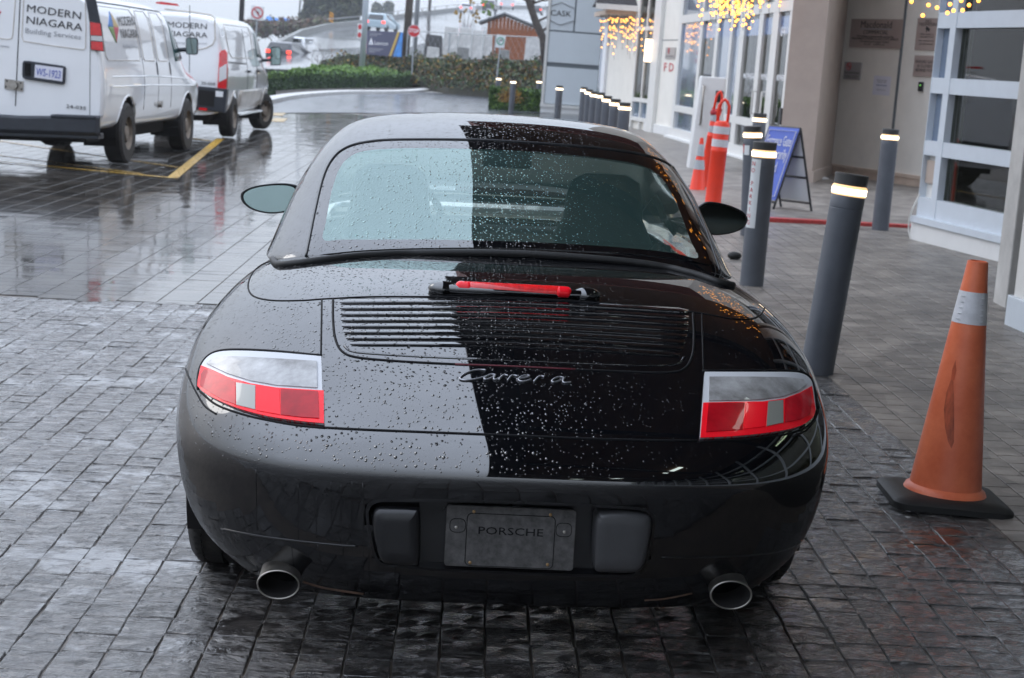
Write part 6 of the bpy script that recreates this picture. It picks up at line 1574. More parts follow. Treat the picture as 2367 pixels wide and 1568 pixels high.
# banner
a, b_ = at(846, 126, 94), at(928, 126, 90)
Wbn = Wall((a.x, a.y, 0), (b_.x, b_.y, 0), isg=False); z0 = a.z; z1 = Wbn.uv(850, 71)[1]
bn = thing('banner', 'navy blue advertising banner with gold diagonal on the fence', 'banner', (a.x, a.y, z0)); Pbn = Parts(bn); LB = Wbn.L
mb = MB(); Wbn.box(mb, 0, LB, z0, z1, -.03, 0); Pbn.b(mb, 'banner_cloth', mat('navy', (.035, .04, .10), .5))
def bpoly(pts_, m, nm, d): mb = MB(); mb.quad([Wbn.P(s * LB, z0 + (z1 - z0) * t, d) for s, t in pts_]); Pbn.b(mb, nm, m)
bpoly([(.78, 0), (1, 0), (1, 1), (.95, 1)], mat('banner_blue', (.03, .22, .62), .5, var=.4, vs=1.5), 'blue_field', .004)
bpoly([(.66, 0), (.72, 0), (.92, 1), (.86, 1)], mat('banner_gold', (.55, .36, .06), .5), 'gold_stripe', .008)
bpoly([(.06, .42), (.20, .42), (.13, .72)], M['white_ink'], 'triangle_logo', .006); bpoly([(.11, .46), (.15, .46), (.13, .55)], M['film_band'], 'logo_notch', .009)
text('lettering', 'Leavcon', .3, M['white_ink'], Wbn.fr(.42 * LB, z0 + (z1 - z0) * .50, .006), bn, fit=LB * .38).location = -bn.location
for t_, wd in ((.88, .36), (.81, .22), (.26, .42), (.19, .34), (.12, .2)):
    bpoly([(.07, t_ - .012), (.07 + wd, t_ - .012), (.07 + wd, t_ + .012), (.07, t_ + .012)], M['ink_grey'], 'small_print', .006)
# utility pole, thin poles
b = at(936, 140, 102); pole('utility_pole', 'thick brown wooden utility pole beside the banner', 'utility pole', b, Vector((b.x + .12, b.y, 9)), .22, M['wood_pole'])
b = at(958, 120, 120); pole('street_lamp', 'slim grey lamp post rising behind the stop sign', 'street lamp', b, Vector((b.x, b.y, 12)), .16, M['pole'])
b = at(557, 60, 110); pole('street_lamp', 'dark grey lamp post above the second van roof', 'street lamp', b, Vector((b.x, b.y, 9)), .16, M['trim_grey'])
b = at(690, 50, 260); pole('street_lamp', 'faint thin lamp post left of the far conifers', 'street lamp', b, Vector((b.x + .5, b.y, 20)), .14, M['pole'])
b = at(992, 30, 280); pole('street_lamp', 'short dark post on the bridge rail', 'street lamp', b, Vector((b.x, b.y, 20)), .25, M['wood_pole'])
b = at(1144, 40, 300); pole('street_lamp', 'thin grey lamp post standing on the bridge right of the dark car', 'street lamp', b, Vector((b.x, b.y, 24)), .2, M['pole'])
b = at(849, 40, 300); pole('flag_pole', 'thin reddish mast right of the grey lamp post', 'mast', b, Vector((b.x, b.y, 24)), .12, M['brick'])
# stop sign
s_ = at(957, 72, 86); b = at(952, 172, 86)
ss = thing('stop_sign', 'red octagonal stop sign on a thin post behind the hedge', 'sign', (b.x, b.y, b.z))
rel = s_ - b; Rr_ = 14.8 * 86 / FPX
MB().tube([(0, 0, 0), (rel.x, .03, rel.z + .1)], .035, n=8).build('post_shaft', M['pole'], ss)
octo = [(Rr_ * math.cos(R(22.5 + 45 * i)), Rr_ * math.sin(R(22.5 + 45 * i))) for i in range(8)]
mxs = frame((rel.x, -.02, rel.z), (1, 0, -.07), (0, 0, 1))
MB().prism(octo, -.01, 0).xf(mxs).build('sign_rim', M['signwhite'], ss); MB().prism([(x * .93, y * .93) for x, y in octo], 0.001, .004).xf(mxs).build('sign_plate', M['stopred'], ss)
text('lettering', 'STOP', .26, M['white_ink'], mxs @ Matrix.Translation((0, 0, .006)), ss, fit=Rr_ * 1.5, bold=.006)
# right-turn sign
s_ = at(1157, 96, 74); b = at(1147, 192, 74); rel = s_ - b
rt = thing('turn_sign', 'white sign with green ring and black right turn arrow', 'sign', (b.x, b.y, b.z))
MB().tube([(0, 0, 0), (rel.x, .03, rel.z)], .03, n=8).build('post_shaft', M['pole'], rt)
mxs = frame((rel.x, -.02, rel.z), (1, 0, -.07), (0, 0, 1)); MB().box((-.19, -.27, -.01), (.19, .27, 0)).xf(mxs).build('sign_plate', M['signwhite'], rt)
MB().tube([(.145 * math.cos(t), .145 * math.sin(t) + .01, .003) for t in [2 * math.pi * i / 28 for i in range(28)]], .022, n=4, closed=True).xf(mxs).build('green_ring', M['signgreen'], rt)
MB().tube([(-.05, -.08, .004), (-.05, .02, .004), (-.02, .05, .004), (.03, .05, .004)], .014, n=4).quad([(.03, .10, .006), (.03, 0, .006), (.09, .05, .006)]).xf(mxs).build('arrow_symbol', M['ink'], rt)
# no-left-turn sign left
s_ = at(595, 30, 80); b = at(588, 140, 80); rel = s_ - b
nl = thing('prohibition_sign', 'white sign with red prohibition ring above the second van', 'sign', (b.x, b.y, b.z))
MB().tube([(0, 0, 0), (rel.x, .03, rel.z)], .04, n=8).build('post_shaft', M['pole'], nl)
mxs = frame((rel.x, -.02, rel.z), (1, 0, -.07), (0, 0, 1)); MB().box((-.30, -.32, -.01), (.30, .30, 0)).xf(mxs).build('sign_plate', M['signwhite'], nl)
MB().tube([(.24 * math.cos(t), .24 * math.sin(t), .004) for t in [2 * math.pi * i / 28 for i in range(28)]], .03, n=4, closed=True).box((-.23, -.025, 0), (.23, .025, .01)).xf(mxs @ Matrix.Rotation(R(-45), 4, 'Z')).build('prohibition_ring', M['stopred'], nl)
MB().tube([(.05, -.12, .003), (.05, .03, .003), (-.06, .05, .003)], .02, n=4).xf(mxs).build('arrow_symbol', M['ink'], nl)
# chevron marker
s_ = at(766, 42, 190)
cv = thing('chevron_marker', 'orange and black striped hazard marker beside the ramp', 'sign', tuple(s_))
MB().box((-.22, 0, -.55), (.22, .03, .55)).build('sign_plate', M['ink'], cv)
for k in range(4): z = -.42 + k * .28; MB().quad([(-.22, -.01, z + .10), (.22, -.01, z - .12), (.22, -.01, z + .05), (-.22, -.01, z + .27)]).build('stripe', mat('hazard_orange', (.75, .33, .02), .5), cv)
MB().tube([(0, .05, -.5), (0, .05, -3)], .05, n=6).build('post_shaft', M['pole'], cv)
# blue tarps
for (x0, x1, y0, y1, Y, lab) in ((608, 645, 39, 56, 230, 'bright blue tarpaulin beyond the brush, left one'), (645, 680, 43, 56, 232, 'bright blue tarpaulin beyond the brush, middle one'), (726, 746, 51, 60, 228, 'small blue tarpaulin low in the brush before the conifers')):
    a, b_ = at(x0, y1, Y), at(x1, y0, Y); o = MB().hexa([(a.x, Y, a.z), (b_.x, Y, a.z), (b_.x, Y + 3, a.z), (a.x, Y + 3, a.z), (a.x + .3, Y + 1, b_.z), (b_.x - .3, Y + 1, b_.z - .2), (b_.x - .3, Y + 2, b_.z - .2), (a.x + .3, Y + 2, b_.z)]).build('blue_tarpaulin', mat('tarp_blue', (.05, .22, .62), .5, var=.2, vs=1)); tag(o, lab, 'tarpaulin', 'blue tarpaulins')
# shed
Y = 104; a, b_ = at(1121, 140, Y), at(1249, 140, Y); ap = at(1166, 33, Y); el = at(1106, 54, Y); er = at(1236, 62, Y)
shd = thing('wooden_shed', 'brown cedar shed with grey gabled roof in the storage yard', 'shed', (a.x, Y, a.z - .6))
o0 = Vector((a.x, Y, a.z - .6)); ze = at(1125, 56, Y).z; zer = at(1240, 66, Y).z
nb = 15; wv = (b_.x - a.x) / nb
for k in range(nb):
    x0 = k * wv; xm = a.x + x0 + wv / 2
    zt2 = ap.z - .12 - (abs(xm - ap.x) / (ap.x - el.x)) * (ap.z - el.z) if xm < ap.x else ap.z - .12 - (xm - ap.x) / (er.x - ap.x) * (ap.z - er.z)
    MB().box((x0 + .01, 0, 0), (x0 + wv - .01, .05, zt2 - o0.z)).build('board', M['cedar'], shd)
for p0_, nm in ((el, 'l'), (er, 'r')):
    q = [Vector((p0_.x, Y - .25, p0_.z)), Vector((ap.x, Y - .25, ap.z)), Vector((ap.x, Y + 5, ap.z)), Vector((p0_.x, Y + 5, p0_.z))]
    q = [v - o0 for v in q]; MB().hexa([*q, *[v + Vector((0, 0, .10)) for v in q]]).build('roof_slope', mat('grey_felt', (.16, .17, .18), .6), shd)
MB().box((0.02, .05, 0), (b_.x - a.x - .02, 5, ze - o0.z - .2)).build('wall', M['cedar'], shd)
# concrete barriers and blocks in the yard
blk = None
yard = [(1023, 1060, 63, 112, 98, 'tall pale concrete barrier standing on end, leftmost of the stack'), (1058, 1092, 65, 113, 98.2, 'pale concrete barrier beside the leftmost of the stack'), (1090, 1118, 70, 114, 98.5, 'pale leaning concrete barrier in the middle of the stack'), (1116, 1140, 82, 115, 99, 'low pale concrete barrier at the right end of the stack'),
        (984, 1017, 110, 134, 93, 'white concrete block low behind the fence, leftmost'), (1022, 1051, 110, 136, 93, 'white concrete block low behind the fence, in the middle'), (1054, 1086, 110, 137, 93, 'weathered concrete block low behind the fence, rightmost'),
        (980, 1025, 82, 110, 100, 'dark grey skip behind the stop sign'), (1210, 1254, 88, 142, 96, 'large pale concrete barrier right of the shed'), (1150, 1180, 116, 136, 95, 'grey concrete block in the brambles before the shed')]
for (x0, x1, y0, y1, Y, lab) in yard:
    a, b_ = at(x0, y1, Y), at(x1, y0, Y); W2, H2 = (b_.x - a.x), b_.z - a.z
    mm = M['concrete'] if 'pale' in lab or 'white' in lab else M['trim_grey'] if 'skip' in lab else mat('weathered_concrete', (.2, .2, .19), .7, var=.2, vs=2)
    mb = MB().hexa([(0, 0, -.5), (W2, 0, -.5), (W2, .8, -.5), (0, .8, -.5), (.06 * W2, .15, H2), (.92 * W2, .15, H2 * .96), (.92 * W2, .6, H2 * .96), (.06 * W2, .6, H2)])
    o = mb.build('concrete_barrier' if 'skip' not in lab else 'waste_skip', mm, None, loc=(a.x, Y, a.z), bevel=.03); tag(o, lab, 'barrier' if 'skip' not in lab else 'skip', 'concrete barriers and blocks in the yard' if 'skip' not in lab else None)
# chain link fence
f0, f1 = at(943, 72, 96), at(1262, 88, 84)
cf = thing('chain_link_fence', 'chain link fence along the storage yard', 'fence', (f0.x, f0.y, f0.z - 2.4))
d = f1 - f0; d.z = 0; Lf = d.length; dn = d.normalized(); H3 = 2.4; slope = (f1.z - f0.z) / Lf
def fp(s, z): return Vector((0, 0, 0)) + dn * s + Vector((0, 0, z + slope * s))
MB().tube([fp(0, H3), fp(Lf, H3)], .03, n=6).build('rail', M['pole'], cf)
for k in range(4): MB().tube([fp(Lf * k / 3, -.3), fp(Lf * k / 3, H3 + .03)], .04, n=6).build('post_shaft', M['pole'], cf)
mb = MB(); s = -H3
while s < Lf:
    for sg_ in (1, -1):
        a0, a1 = (s, s + H3) if sg_ > 0 else (s + H3, s)
        p0_, p1_ = max(0, min(Lf, a0)), max(0, min(Lf, a1))
        z0_ = (p0_ - a0) / (a1 - a0) * H3; z1_ = (p1_ - a0) / (a1 - a0) * H3
        if abs(p1_ - p0_) > .05: mb.tube([fp(p0_, z0_), fp(p1_, z1_)], .005, n=3, cap=False)
    s += .55
mb.build('wire_mesh', M['pole'], cf, kind='stuff')

# ================================================================== FAR CARS
M['white_paint'] = mat('white_car_paint', (0.72, 0.73, 0.75), .25, coat=.6, var=.04, vs=3)
M['tail_on'] = mat('lit_tail_lamp', (0.6, 0.02, 0.01), .3, emit=(1, .06, .03), es=3.0)
M['tail_off'] = mat('tail_lamp', (0.45, 0.01, 0.01), .25, coat=1)
M['car_glass'] = mat('dark_car_glass', (0.012, 0.015, 0.017), .06, coat=1, coat_ior=1.5)
def far_car(px, py, Y, wd, hg, m, label, name='distant_car', box=False, yaw=0.0):
    p = at(px, py, Y); o = thing(name, label, 'car' if not box else 'truck', tuple(p), yaw, 'vehicles on the ramp')
    w2 = wd / 2; mb = MB()
    if box: mb.box((-w2, 0, .5), (w2, 5, hg))
    else:
        prof = [(0, .35), (0, .95), (.12, 1.0), (.30, hg - .08), (.6, hg), (2.2, hg), (2.9, 1.05), (4.2, .9), (4.35, .5), (4.3, .3)]
        for sx in (-1, 1): mb.pts([(sx * w2 * (1 if z < 1.06 else .82), y, z) for y, z in prof])
        n = len(prof)
        for i in range(n): j = (i + 1) % n; mb.face((i, j, n + j, n + i))
        mb.face(list(range(n))[::-1]); mb.face(list(range(n, 2 * n)))
    mb.build('body', m, o, bevel=.05)
    if not box:
        MB().quad([(-w2 * .76, .06, 1.02), (w2 * .76, .06, 1.02), (w2 * .70, .25, hg - .12), (-w2 * .70, .25, hg - .12)]).build('rear_window', M['car_glass'], o)
        for sx in (-1, 1): MB().quad([(sx * w2 * .93, .5, 1.06), (sx * w2 * .93, 2.7, 1.06), (sx * w2 * .86, 2.2, hg - .08), (sx * w2 * .86, .6, hg - .08)]).build('side_window', M['car_glass'], o)
    for sx in (-1, 1):
        MB().box((sx * w2 - .32 if sx > 0 else -w2 + .02, -.03, .72), (w2 - .02 if sx > 0 else -w2 + .32, .02, .92)).build('tail_light', M['tail_on'], o)
        for y in (.75, 3.4): MB().lathe([(.33, -.1), (.33, .1)], n=16, axis='X', o=(sx * (w2 - .1), y, .33)).build('wheel', M['tyre'], o)
    return o
M['dark_car'] = mat('dark_grey_paint', (0.03, 0.032, 0.04), .3, coat=.8); M['sky_car'] = mat('pale_blue_paint', (.35, .45, .5), .3, coat=.6)
far_car(642, 148, 118, 1.85, 1.5, M['dark_car'], 'dark car with lit tail lamp partly behind the second van, lowest on the ramp', yaw=R(-14))
far_car(674, 136, 140, 1.9, 1.75, M['white_paint'], 'white SUV climbing the ramp ahead of the dark car', yaw=R(-16))
far_car(866, 72, 158, 1.9, 1.6, M['sky_car'], 'pale blue SUV with lit brake lamps above the banner', yaw=R(-14))
far_car(1076, 31, 262, 1.85, 1.5, M['white_paint'], 'small silver car far up the bridge, left of the dark one', yaw=R(-8))
far_car(1128, 25, 266, 1.85, 1.6, M['dark_car'], 'small dark car with lit lamps near the top of the bridge', yaw=R(-6))
far_car(1171, 22, 290, 2.2, 2.9, M['white_paint'], 'white box truck at the top of the bridge', 'box_truck', box=True)
far_car(1238, 34, 280, 1.85, 1.5, M['dark_car'], 'small car behind the leaning tree branches', yaw=R(-4))
# ================================================================== VANS
M['van_white'] = mat('white_van_paint', (0.80, 0.81, 0.82), .22, coat=1, coat_r=.02, coat_ior=1.5, var=.03, vs=2)
M['van_dirt'] = mat('dirty_white_van_paint', (0.52, 0.48, 0.43), .4, coat=.5, var=.25, vs=3)
M['van_black'] = mat('van_black_plastic', (0.022, 0.026, 0.034), .45, var=.2, vs=8)
M['lens_white'] = mat('van_clear_lens', (.55, .55, .56), .2, coat=1)
M['red_van'] = mat('van_red_lens', (0.62, .008, .012), .18, coat=1, var=.2, vs=12)
M['plate_blue'] = mat('blue_plate_ink', (.05, .09, .42), .4)
M['rim_dirty'] = mat('dusty_steel_rim', (0.24, 0.20, 0.16), .5, metal=.4, var=.3, vs=14)
M['van_glass'] = mat('van_window_glass', (0.03, 0.08, 0.08), .12, spec=.25)
SEC_A = [(.70,.44),(.90,.45),(.965,.52),(.992,.70),(1.0,.90),(1.0,1.02),(.992,1.12),(.985,1.22),(.955,1.36),(.915,1.62),(.865,1.86),(.80,1.99),(.68,2.07),(.35,2.105),(0,2.11)]
SEC_B = [(.70,.40),(.92,.42),(.985,.50),(1.02,.66),(1.03,.86),(1.03,1.02),(1.03,1.16),(1.018,1.28),(.985,1.42),(.955,1.64),(.92,1.86),(.87,1.99),(.76,2.06),(.38,2.09),(0,2.10)]
def van(name, label, origin, rz, tiltx, sec, stations, wheels, wr, panel_mat, arch_r):
    mw = Matrix.Translation(origin) @ Matrix.Rotation(rz, 4, 'Z') @ Matrix.Rotation(-tiltx, 4, 'Y')
    v = thing(name, label, 'van', mw=mw)
    ztop = sec[-1][1]; zb = .95
    rows = []
    for y, rz_, sx, zs in stations:
        row = []
        for x, z in sec[::-1]:
            z2 = z if z < zb else zb + (z - zb) * (rz_ - zb) / (ztop - zb)
            xx = x * sx if z < 1.25 or rz_ > 1.9 else x * sx * (1 - .0 * (1 - (rz_ - zb) / (ztop - zb)))
            row.append((xx, y, z2 * zs if z < zb else z2))
        rows.append(row)
    g = grid_surface(rows, 4, 6)
    bvh = BVHTree.FromPolygons([Vector(p) for p in grid_mesh(g).v], grid_mesh(g).f)
    def keep(c, i, j):
        for wy in wheels:
            if abs(c.x) > .72 and (c.y - wy) ** 2 + (c.z - wr) ** 2 < arch_r ** 2 : return False
        return True
    mb = grid_mesh(g, keep); k = mb.pts([p for p in g[0]]); mb.face([k + i for i in range(len(g[0]))])
    body = mb.build('body', panel_mat, v, smooth='auto')
    def side(y, z, off=.003, s=1):
        h = bvh.ray_cast(Vector((s * 3, y, z)), Vector((-s, 0, 0)))
        if h[0] is None: return Vector((s * sec[5][0], y, z))
        n = h[1]; n = n if n.x * s > 0 else -n
        return h[0] + n * off
    inv = mw.inverted()
    o = inv @ CP
    def rear(px, py, yy=-.004):
        d = inv.to_3x3() @ ray(px, py); t = (yy - o.y) / d.y; return o + d * t
    def sidepx(px, py):
        d = (inv.to_3x3() @ ray(px, py)).normalized(); h = bvh.ray_cast(o, d); 
        if h[0] is None: t = (sec[5][0] - o.x) / d.x; h = (o + d * t,)
        return h[0]
    def sseam(name, pts_, r=.006, m=None, dens=5):
        P = [side(p[0], p[1], 0) for p in pts_]; Q = []
        for a, b in zip(P, P[1:]):
            for t in range(dens): q = a.lerp(b, t / dens); Q.append(side(q.y, q.z, 0))
        Q.append(P[-1]); return MB().tube(Q, r, n=5).build(name, m or M['seam'], v)
    def spatch(name, loop, m, off=.006, parent=None, label=None):
        c_ = Vector((sum(p[0] for p in loop) / len(loop), sum(p[1] for p in loop) / len(loop), 0)); lp = lin_loop(loop, 4); mb = MB(); N = len(lp)
        lv = [(0, -.004)] + [(i / 5, off) for i in range(5)]
        for t, of in lv: mb.pts([side(p.x + (c_.x - p.x) * t, p.y + (c_.y - p.y) * t, of) for p in lp])
        for j in range(len(lv) - 1):
            for i in range(N): a, b = j * N + i, j * N + (i + 1) % N; mb.face((a, b, b + N, a + N))
        q = mb.pts([side(c_.x, c_.y, off)]); j = (len(lv) - 1) * N
        for i in range(N): mb.face((j + i, j + (i + 1) % N, q))
        return mb.build(name, m, parent or v, smooth=True, label=label)
    # wheels, arches
    for wy in wheels:
        for s in (-1, 1):
            W = .12; wx = s * (sec[5][0] - .118)
            t = MB().lathe([(.21, -W), (wr - .03, -W), (wr, -W + .03), (wr, W - .03), (wr - .03, W), (.21, W)], n=40, axis='X', cap=False)
            wh = t.build('wheel', M['tyre'], v, loc=(wx, wy, wr), smooth='auto')
            if wy > 3 and sec is SEC_B: wh.rotation_euler = (0, 0, R(-18))
            rm = MB().lathe([(.215, s * W * .95), (.205, s * W * .6), (.17, s * W * .35), (.11, s * W * .45), (.09, s * W * .85), (.0, s * W * .9)], n=32, axis='X', cap=False)
            rm.build('rim', M['rim_dirty'], wh, smooth='auto')
            hb = MB()
            for k in range(8): a = 2 * math.pi * k / 8; hb.ball((s * W * .42, math.cos(a) * .145, math.sin(a) * .145), .024, n=6, h=4)
            hb.build('rim_hole', M['soot'], wh, kind='stuff')
            ring = []
            for i in range(25):
                a = math.pi * (.045 + .91 * i / 24); q = side(wy + math.cos(a) * arch_r * 1.01, max(.46, wr + math.sin(a) * arch_r * 1.01), .0, s); ring.append(q)
            MB().tube(ring, .014, n=6).build('arch_lip', panel_mat if sec is SEC_A else M['van_dirt'], v, smooth=True)
            mb = MB()
            for i in range(17):
                a = math.pi * (-.1 + 1.2 * i / 16); y_, z_ = wy + math.cos(a) * (arch_r + .02), wr + math.sin(a) * (arch_r + .02); mb.pts([(s * .96, y_, z_), (s * .55, y_, z_)])
            for i in range(16): mb.face((2 * i, 2 * i + 1, 2 * i + 3, 2 * i + 2))
            mb.build('arch_liner', M['soot'], v)
    L_ = stations[-1][0]
    MB().box((-.75, .15, .30), (.75, L_ - .3, .50)).build('underbody', M['soot'], v)
    MB().tube([(-.7, wheels[0], .36), (.7, wheels[0], .36)], .06, n=8).ball((0, wheels[0], .34), (.17, .15, .15), n=12, h=8).build('rear_axle', M['soot'], v)
    return v, side, rear, sidepx, sseam, spatch, g
# ---------------- van 1
O1 = Vector((-6.08, 20.95, G(-6.13)))
st1 = [(0, 2.09, .965, 1), (.015, 2.10, .985, 1), (.07, 2.11, 1.0, 1), (.4, 2.11, 1, 1), (1.2, 2.11, 1, 1), (2.4, 2.11, 1, 1), (3.4, 2.11, 1, 1), (3.95, 2.08, 1, 1), (4.2, 1.98, 1, 1), (4.5, 1.70, 1, 1), (4.8, 1.42, .995, 1), (5.1, 1.28, .985, 1), (5.45, 1.22, .965, 1), (5.75, 1.14, .93, 1), (5.92, 1.02, .88, 1), (5.98, .96, .83, 1.0)]
v1, side1, rear1, spx1, sseam1, spatch1, g1 = van('cargo_van', 'nearer white cargo van with plate WS-1923 and a padlocked rear door', O1, R(-1.2), .040, SEC_A, st1, (1.22, 4.72), .385, M['van_white'], .47)
def rpoly(van_, rearf, name, loop, m, y0=-.006, t=.02, parent=None, bevel=0, label=None):
    P = [rearf(px, py, y0) for px, py in loop]; Q = [p + Vector((0, t, 0)) for p in P]; n = len(P); mb = MB(); mb.pts(P); mb.pts(Q)
    mb.face(list(range(n))[::-1]); mb.face(range(n, 2 * n))
    for i in range(n): j = (i + 1) % n; mb.face((i, j, n + j, n + i))
    return mb.build(name, m, parent or van_, bevel=bevel, label=label)
def rline(van_, rearf, name, pts_, r=.006, m=None, closed=False, smooth=False, parent=None):
    P = [rearf(px, py, -.001) for px, py in pts_]; return MB().tube(P, r, n=5, closed=closed).build(name, m or M['seam'], parent or van_)
D1 = lambda X, Y: (X * 500 / 1400 * .62126, Y * 500 / 1400 * .62126)
rline(v1, rear1, 'door_seam', [D1(212, -60), D1(160, 1105)], .007)
rline(v1, rear1, 'door_seam', [D1(930, -80), D1(940, 400), D1(935, 1200)], .004, M['trim_grey'])
pr = M['van_dirt']
rline(v1, rear1, 'pressed_panel', [D1(250, -80), D1(228, 380), D1(245, 430), D1(560, 480), D1(860, 520), D1(890, 505), D1(895, 300), D1(885, -80)], .007, pr)
rline(v1, rear1, 'pressed_panel', [D1(-300, 360), D1(80, 412), D1(125, 400), D1(135, 350), D1(165, -80)], .007, pr)
ls_ = rpoly(v1, rear1, 'lamp_surround', [D1(880, -70), D1(985, -60), D1(1010, 60), D1(1046, 240), D1(930, 222), D1(915, 120)], M['van_black'], y0=-.008)
tl_ = rpoly(v1, rear1, 'tail_light', [D1(932, 224), D1(1048, 240), D1(1080, 540), D1(946, 522)], M['van_black'], y0=-.02, t=.05)
rpoly(v1, rear1, 'red_lens', [D1(938, 232), D1(1042, 246), D1(1060, 374), D1(944, 368)], M['red_van'], y0=-.03, parent=tl_)
rpoly(v1, rear1, 'clear_lens', [D1(946, 374), D1(1062, 380), D1(1068, 432), D1(948, 422)], M['lens_white'], y0=-.03, parent=tl_)
rpoly(v1, rear1, 'red_lens', [D1(948, 430), D1(1068, 440), D1(1076, 532), D1(950, 516)], M['red_van'], y0=-.03, parent=tl_)
hs = rpoly(v1, rear1, 'plate_housing', [D1(x, y) for x, y in ((245, 634), (300, 636), (640, 685), (675, 695), (680, 715), (672, 860), (655, 882), (600, 876), (260, 826), (235, 812), (228, 790), (230, 660))], M['van_black'], y0=-.035, t=.04, bevel=.008)
pl = rpoly(v1, rear1, 'number_plate', [D1(366, 674), D1(655, 712), D1(648, 850), D1(358, 808)], M['paper'], y0=-.041, t=.004, parent=hs)
a, b, c_ = rear1(*D1(358, 808), -.0445), rear1(*D1(648, 850), -.0445), rear1(*D1(366, 674), -.0445)
text('lettering', 'WS-1923', .13, M['plate_blue'], frame((a + rear1(*D1(655, 712), -.0445)) / 2 + Vector((0, 0, -.01)), b - a, c_ - a), hs, fit=(b - a).length * .88)
rpoly(v1, rear1, 'door_handle', [D1(255, 650), D1(320, 660), D1(318, 800), D1(252, 790)], M['seam'], y0=-.045, t=.02, parent=hs, bevel=.006)
hp_ = rpoly(v1, rear1, 'hasp_lock', [D1(48, 822), D1(245, 850), D1(240, 955), D1(44, 925)], M['steel'], y0=-.012, t=.01)
lk = MB(); q = rear1(*D1(140, 890), -.03); lk.lathe([(.05, 0), (.05, .05)], n=20, axis='Y', o=tuple(q - Vector((0, .03, 0)))); lk.build('puck_lock', M['steel'], hp_)
for X, Y in ((70, 845), (60, 905), (215, 865), (225, 930)): MB().ball(tuple(rear1(*D1(X, Y), -.014)), .012, n=8, h=4).build('bolt', M['trim_grey'], hp_)
def rtext(rearf, van_, s, A, B, up, size, m, y=-.007, fit=.98, bold=0.0):
    a, b, c_ = rearf(*A, y), rearf(*B, y), rearf(*up, y); ud = (b - a)
    h = (c_ - a).length * .5
    ob = text('lettering', s, (c_ - a).length * 1.38, m, frame((a + b) / 2 + (c_ - a) * .5, ud, c_ - a), van_, fit=ud.length * fit, bold=bold)
    return ob
rtext(rear1, v1, 'MODERN', D1(272, 128), D1(845, 212), D1(279, 48), .2, M['ink'])
rtext(rear1, v1, 'NIAGARA', D1(262, 248), D1(856, 333), D1(268, 168), .2, M['ink'])
rtext(rear1, v1, 'Building Services', D1(255, 345), D1(845, 418), D1(258, 292), .12, M['ink_grey'])
rtext(rear1, v1, '24-035', D1(686, 1128), D1(896, 1152), D1(690, 1090), .08, M['ink'])
rtext(rear1, v1, '.com', D1(-40, 485), D1(95, 505), D1(-38, 455), .1, M['ink_grey'])
rline(v1, rear1, 'red_swoosh', [D1(-40, 175), D1(8, 122)], .012, M['red_ink'])
# bumper
def bx1(a, b): return rear1(*a, -.0), rear1(*b, -.0)
mb = MB(); prof = [(-.16, .40), (-.20, .44), (-.20, .585), (-.17, .605), (.05, .605)]
for x in (-1.0, -.98, 0, .96, 1.0):
    e = .06 if abs(x) >= 1.0 else 0
    mb.pts([(x, y + e, z + (.03 if abs(x) > .45 and z > .58 else 0)) for y, z in prof])
for i in range(4):
    for j in range(4): a = i * 5 + j; mb.face((a, a + 1, a + 6, a + 5))
bp = mb.build('rear_bumper', M['van_black'], v1, bevel=.01)
MB().box((-.98, -.15, .36), (.98, .1, .43)).build('bumper_valance', M['van_black'], bp, bevel=.01)
MB().box((.42, -.215, .60), (.97, 0, .64)).build('bumper_step', M['van_black'], bp, bevel=.012)
# side details
sp = lambda X, Y: (205.0 + .2616 * X, .2616 * Y)
for X in (478, 603, 716):
    p = spx1(*sp(X, 560)); yy = p.y; sseam1('door_seam', [(yy - .0, 1.98), (yy, 1.4), (yy, .50)], .005, M['trim_grey'])
pb = [spx1(*sp(X, Y)) for X, Y in ((140, 160), (360, 150), (440, 480), (180, 465))]
def wpanel(y0, y1, z0=1.30, z1=1.95): sseam1('pressed_panel', [(y0 + .06, z1), (y1 - .06, z1), (y1, z1 - .08), (y1, z0 + .04), (y1 - .05, z0), (y0 + .05, z0), (y0, z0 + .04), (y0, z1 - .08), (y0 + .06, z1)], .008, M['van_dirt'], 4)
ys_ = [spx1(*sp(X, 560)).y for X in (478, 603, 716)]
wpanel(.28, ys_[0] - .08); wpanel(ys_[0] + .08, ys_[1] - .08); wpanel(ys_[1] + .08, ys_[2] - .08)
sseam1('body_rib', [(.45, 1.10), (2.5, 1.10), (5.2, 1.05)], .009, M['van_white'], 12); sseam1('body_rib', [(.45, .98), (2.5, .98), (5.2, .95)], .009, M['van_white'], 12)
for yy in (ys_[1] - .03, ys_[2] - .03): sseam1('door_handle', [(yy, 1.28), (yy, 1.12)], .014, M['van_black'], 4)
q = side1(ys_[1] + .03, .72, .02); MB().lathe([(.045, -.03), (.045, .03)], n=16, axis='X', o=tuple(q)).build('puck_lock', M['steel'], v1)
spatch1('side_window', [(4.62, 1.32), (4.0, 1.30), (3.95, 1.60), (4.0, 1.93), (4.12, 1.93), (4.32, 1.74)][::-1], M['van_glass'], .006)
sseam1('gutter', [(0.1, 1.995), (1.5, 1.995), (3.9, 1.98), (4.1, 1.93)], .012, M['van_black'], 10)
sseam1('window_seal', [(4.12, 1.95), (4.32, 1.76), (4.66, 1.34)], .022, M['van_black'], 6)
